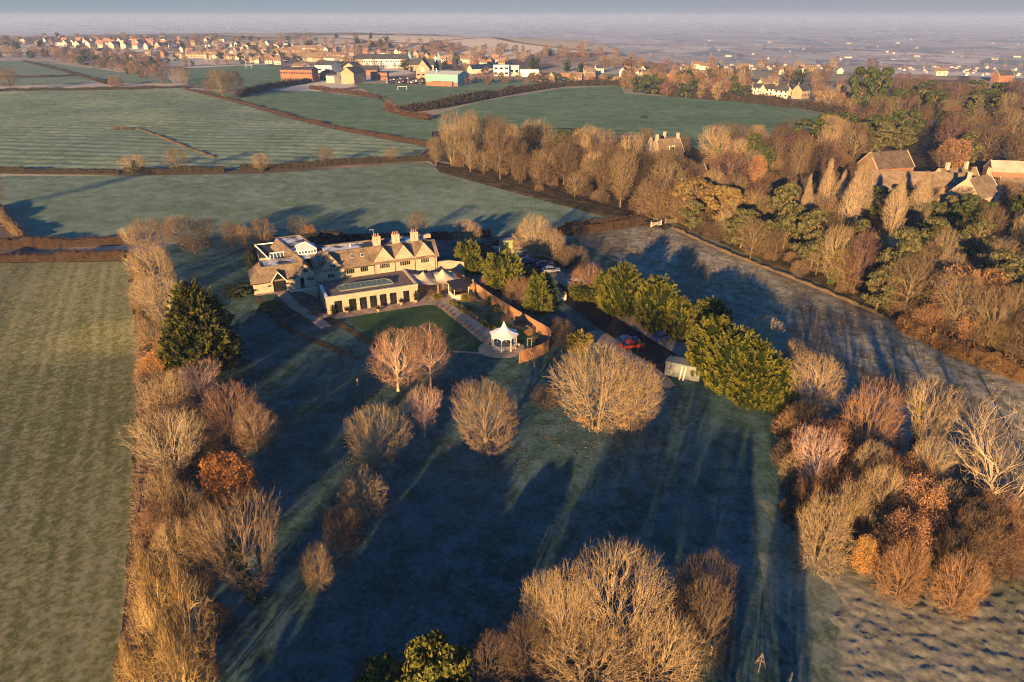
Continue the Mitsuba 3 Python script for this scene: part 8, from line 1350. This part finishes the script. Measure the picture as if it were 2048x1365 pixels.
for (x, y), lb in [((-120.38, 865.91), 'blue grey pointed stair tower at the end of the long school'), ((-82.98, 833.03), 'blue grey pointed stair tower beside the gabled hall')]:
    k = thing('stair_tower', lb, 'tower'); z = gz(x, y); part(k, 'wall', MB().box(-2.6, 2.6, -2.6, 2.6, -1, 10).get((x, y, z), .2), 'm_slate'); part(k, 'roof', MB().lathe([(4.0, 9.9), (2.2, 13), (.1, 19)], 4, (0, 0), math.pi / 4).get((x, y, z), .2), 'm_teal')
k, o, an, L = big('sports_hall', (-75.31, 635.73), (-46.62, 626.35), 26, 9.4, 'teal sports hall with a pale shallow roof and brick base', 'm_teal', 'm_teal_roof', 2.2, rows=0, band=(.0, 1.0, -.5, 3.2, 'm_brick'))
part(k, 'porch', MB().box(L * .2, L * .86, -2.6, -.12, -.5, 3.9).get(o, an), 'm_brick'); part(k, 'vent', MB().tube([(L * .28, 5, 10), (L * .28, 5, 14)], .5, 8).get(o, an), 'm_white')
big('white_school', (-18.76, 740.39), (-3.04, 740.39), 14, 9.5, 'bright white flat roofed school block with dark windows', 'm_white', 'm_white', 1, flat=True, rows=2, cols=3, win_h=2.0)
big('white_school_wing', (-2.56, 746.82), (7.16, 746.82), 13, 9.0, 'pale grey flat roofed block joined to the white school', 'm_offwhite', 'm_offwhite', 1, flat=True, rows=1, cols=2, win_h=2.5)
big('white_school_store', (8.11, 740.39), (26.88, 740.40), 12, 5.5, 'low white flat roofed wing at the right of the white school', 'm_white', 'm_white', 1, flat=True, rows=0)
big('solar_school', (-41.80, 773.62), (-18.31, 787.73), 12, 4.5, 'low building with blue solar panels on its roof', 'm_cream', 'm_solar', 4.0, rows=0)
# cars of the school car park
def far_car_kind(col):
    scene['kind_car_' + col] = {'type': 'shapegroup', 'body': mikit.ply(MB().box(-2.1, 2.1, -.85, .85, .3, .95).get(), 'm_car_' + col), 'cabin': mikit.ply(MB().slab([(-1.5, -.75, 1.45), (.6, -.75, 1.45), (.6, .75, 1.45), (-1.5, .75, 1.45)], .5).get(), 'm_glass'),
        'wheel': mikit.ply(MB().box(-1.6, -1.0, -.87, .87, 0, .6).get(), 'm_tyre'), 'wheel_001': mikit.ply(MB().box(1.0, 1.6, -.87, .87, 0, .6).get(), 'm_tyre')}
CC = ('white', 'black', 'blue', 'red', 'silver', 'grey')
for c in CC: far_car_kind(c)
for i, (x, y) in enumerate([(-94.1, 709.5), (-108.4, 708.8), (-100.4, 707.6), (-87.8, 705.8), (-105.0, 704.5), (-106.9, 699.7), (-87.0, 698.8), (-98.6, 697.4), (-91.5, 697.3), (-112.3, 693.7), (-87.0, 693.7), (-103.7, 692.1), (-94.4, 692.0), (-89.9, 687.8), (-106.9, 687.4), (-96.9, 686.7), (-102.7, 685.3), (-119.9, 684.7), (-83.6, 684.6), (-114.0, 684.3), (-89.2, 682.6), (-96.5, 682.1), (-102.4, 679.7), (-87.0, 678.3), (-115.2, 675.1), (-91.5, 674.1), (-108.5, 673.6), (-100.5, 672.5), (-82.3, 672.1), (-95.7, 671.4), (-87.4, 670.8), (-105.3, 668.9), (-112.7, 667.7), (-92.1, 666.6), (-83.6, 664.2), (-106.1, 663.9), (-101.8, 661.6), (-93.9, 659.7), (-107.4, 659.3), (-81.1, 659.0), (-89.9, 656.9), (-100.1, 656.0), (-111.8, 655.4), (-82.1, 653.6), (-86.7, 652.9), (-81.6, 648.0)]):
    c = CC[int(rng_of('scar', i).integers(0, 6))]; key = num('parked_car')
    scene[key] = {'type': 'instance', 'shapegroup': {'type': 'ref', 'id': 'kind_car_' + c}, 'to_world': T4().translate([x, y, gz(x, y) + .3]).rotate([0, 0, 1], 70 + 20 * (i % 2))}
    tag(key, c + ' car in the school car park left of the teal hall', 'car', c + ' cars in the school car park')

# ------------------------------------------------------------------ cottage, barns and manor in the right wood
def gabled(key, corner, ang, L, D, e, rh, label, wall='m_stone', roof='m_tile', chim=(), wins=(), cat='house'):
    x, y = corner; z = gz(x, y); o = (x, y, z); an = math.radians(ang); k = thing(key, label, cat)
    wl = MB().wall([(0, -.5), (D, -.5), (D, e), (D / 2, e + rh - .12), (0, e)], [], 0, .4, 'x').wall([(0, -.5), (D, -.5), (D, e), (D / 2, e + rh - .12), (0, e)], [], L - .4, L, 'x').box(.4, L - .4, 0, .4, -.5, e).box(.4, L - .4, D - .4, D, -.5, e)
    part(k, 'wall', wl.get(o, an), wall)
    part(k, 'roof', MB().slab([(.2, -.4, e - .3), (L - .2, -.4, e - .3), (L - .2, D / 2, e + rh), (.2, D / 2, e + rh)], .2).slab([(L - .2, D + .4, e - .3), (.2, D + .4, e - .3), (.2, D / 2, e + rh), (L - .2, D / 2, e + rh)], .2).get(o, an), roof)
    for xx in (0, L): part(k, 'gable_coping', MB().slab([(xx - .1, -.45, e - .25), (xx + .25 if xx == 0 else xx + .1, -.45, e - .25), (xx + .25 if xx == 0 else xx + .1, D / 2, e + rh + .15), (xx - .1, D / 2, e + rh + .15)], .25).slab([(xx - .1, D / 2, e + rh + .15), (xx + .25 if xx == 0 else xx + .1, D / 2, e + rh + .15), (xx + .25 if xx == 0 else xx + .1, D + .45, e - .25), (xx - .1, D + .45, e - .25)], .25).get(o, an), 'm_trim')
    for c in chim: part(k, 'chimney', MB().box(c - .5, c + .5, D / 2 - .45, D / 2 + .45, e + rh - 1, e + rh + 1.9).get(o, an), 'm_stone_pale')
    for fc, u, zz, w, h in wins:
        b = MB().box(u, u + w, -.05, .06, zz, zz + h) if fc == 'f' else MB().box(-.05, .06, u, u + w, zz, zz + h)
        part(k, 'window', b.get(o, an), 'm_glass')
    return k, o, an
k, o, an = gabled('cottage', (60.27, 283.74), 25, 12, 7.5, 4.6, 5.0, 'gabled stone cottage with dormer and tall chimney in the middle wood', chim=(.6, 11), wins=[('f', 2, 1, 1.2, 1.2), ('f', 6, 1, 1.2, 1.2), ('l', 3, 3, 1, 1.2)])
part(k, 'dormer', MB().box(5.0, 7.6, .5, 3.4, 4.8, 7.0).get(o, an), 'm_white'); part(k, 'dormer_window', MB().box(5.2, 7.4, .42, .5, 5.3, 6.7).get(o, an), 'm_glass')
gabled('cottage_wing', (60.67, 296.78), 25, 14, 7, 4.4, 4.0, 'frosty slate roofed wing behind the gabled cottage', roof='m_slate', chim=(7,))
gabled('low_barn', (56.76, 245.35), 20, 16, 7, 3.0, 3.0, 'low barn half hidden by bare trees beside the cottage', 'm_stone_pale', 'm_tile_dark', cat='barn')
gabled('slate_barn', (134.00, 253.61), 16, 17, 10, 4.5, 5.0, 'broad dark roofed barn with a brick gable behind the poplars', 'm_brick', 'm_tile_dark', cat='barn')
gabled('long_barn', (114.84, 217.99), -8, 30, 11, 4.5, 5.5, 'long pale walled barn seen through the poplars', 'm_stone_pale', 'm_tile', cat='barn')
gabled('manor_house', (137.80, 200.00), 32, 13, 9, 6.5, 5.0, 'pale stone manor gable among yews at the right', 'm_stone_pale', 'm_tile', chim=(.6, 12), wins=[('l', 2, 2, 1, 1.4), ('l', 5.5, 2, 1, 1.4), ('l', 3.8, 5, 1.2, 1.4), ('f', 3, 4, 1.2, 1.4), ('f', 8, 4, 1.2, 1.4)])
gabled('manor_range', (142.03, 224.64), 10, 14, 8, 5.0, 4.5, 'stone range with a chimney behind the manor gable', 'm_stone_pale', 'm_tile', chim=(3, 10))
gabled('red_barn', (179.11, 257.05), -12, 26, 8, 3.0, 3.2, 'long red roofed barn at the right edge', 'm_brick', 'm_pink_roof', cat='barn')
gabled('stone_shed', (164.70, 230.23), -20, 7, 6, 3.0, 2.8, 'small stone shed below the red roofed barn', 'm_stone', 'm_tile', cat='barn')
gabled('far_brick_house', (447.69, 670.81), 10, 16, 9, 6, 4, 'red brick house at the far right below the vale', 'm_brick', 'm_slate')

# ------------------------------------------------------------------ the walker
def walker(x, y):
    k = thing('person', 'person in a black jacket and pale trousers walking on the frosty lawn', 'person'); z = gz(x, y)
    sph = lambda c, r: manifold3d.Manifold.sphere(r, 20).translate(c)
    hull = lambda *a: manifold3d.Manifold.batch_hull([sph(c, r) for c, r in a])
    def union(b, res=.03, it=6):
        m = manifold3d.Manifold.batch_boolean(b, manifold3d.OpType.Add).refine_to_length(res).to_mesh()
        t = trimesh.Trimesh(np.array(m.vert_properties[:, :3]), np.array(m.tri_verts), process=True); trimesh.smoothing.filter_taubin(t, iterations=it)
        v = np.array(t.vertices); c, s_ = math.cos(.5), math.sin(.5)
        return np.stack([x + v[:, 0] * c - v[:, 1] * s_, y + v[:, 0] * s_ + v[:, 1] * c, z + v[:, 2]], 1), np.array(t.faces)
    hipL, hipR, knL, knR, anL, anR = (-.09, 0, .88), (.09, 0, .88), (-.1, -.10, .48), (.1, .12, .49), (-.1, .05, .08), (.1, .28, .10)
    head = (0, -.03, 1.55)
    body = [hull((head, .095), ((0, -.06, 1.50), .075)), hull(((0, 0, 1.30), .055), ((0, -.01, 1.47), .055)), hull(((0, -.125, 1.53), .018), ((0, -.11, 1.56), .012)),
            hull(((-.1, -.02, 1.54), .02), ((-.1, 0, 1.57), .02)), hull(((.1, -.02, 1.54), .02), ((.1, 0, 1.57), .02))]
    body += [hull(((0, 0, 1.28), .13), ((0, 0, .95), .13)), hull((hipL, .085), (knL, .06)), hull((knL, .058), (anL, .04)), hull((hipR, .085), (knR, .06)), hull((knR, .058), (anR, .04))]
    for s, sw in ((-1, .12), (1, -.12)):
        sh, el, wr = (s * .18, 0, 1.33), (s * .23, sw * .4, 1.07), (s * .23, sw - .05, .85)
        body += [hull(((0, 0, 1.3), .09), (sh, .055)), hull((sh, .05), (el, .04)), hull((el, .038), (wr, .026)), hull((wr, .026), ((s * .23, sw - .07, .79), .032))]
        for q in range(4): body.append(hull(((s * .225, sw - .05 - .014 * q, .78), .009), ((s * .222, sw - .06 - .014 * q, .70 + .006 * abs(q - 1)), .008)))
        body.append(hull(((s * .21, sw - .09, .81), .010), ((s * .2, sw - .12, .76), .009)))
    part(k, 'body', union(body, .02, 3), 'm_skin', True)
    jk = [hull(((-.1, 0, 1.30), .10), ((.1, 0, 1.30), .10), ((-.08, 0, .86), .12), ((.08, 0, .86), .12)), hull(((0, 0, 1.36), .08), ((0, 0, 1.3), .12))]
    for s, sw in ((-1, .12), (1, -.12)): jk += [hull(((s * .17, 0, 1.33), .075), ((s * .23, sw * .4, 1.07), .06)), hull(((s * .23, sw * .4, 1.07), .06), ((s * .23, sw - .05, .87), .045))]
    part(k, 'jacket', union(jk), 'm_black_cloth', True)
    part(k, 'trousers', union([hull((hipL, .105), (knL, .078)), hull((knL, .078), (anL, .06)), hull((hipR, .105), (knR, .078)), hull((knR, .078), (anR, .06)), hull((hipL, .1), (hipR, .1))]), 'm_pale_cloth', True)
    part(k, 'hair', union([hull(((0, .015, 1.60), .088), ((0, .035, 1.55), .085))]), 'm_black_cloth', True)
    for nm, a in (('shoe', anL), ('shoe', anR)): part(k, nm, union([hull(((a[0], a[1] + .02, .05), .05), ((a[0], a[1] - .15, .04), .04))]), 'm_dark', True)
walker(*(-25.28, 97.90))
used = {d['shapegroup']['id'] for d in scene.values() if d.get('type') == 'instance'}
for k_ in [k_ for k_ in scene if k_.startswith('kind_') and k_ not in used]: del scene[k_]
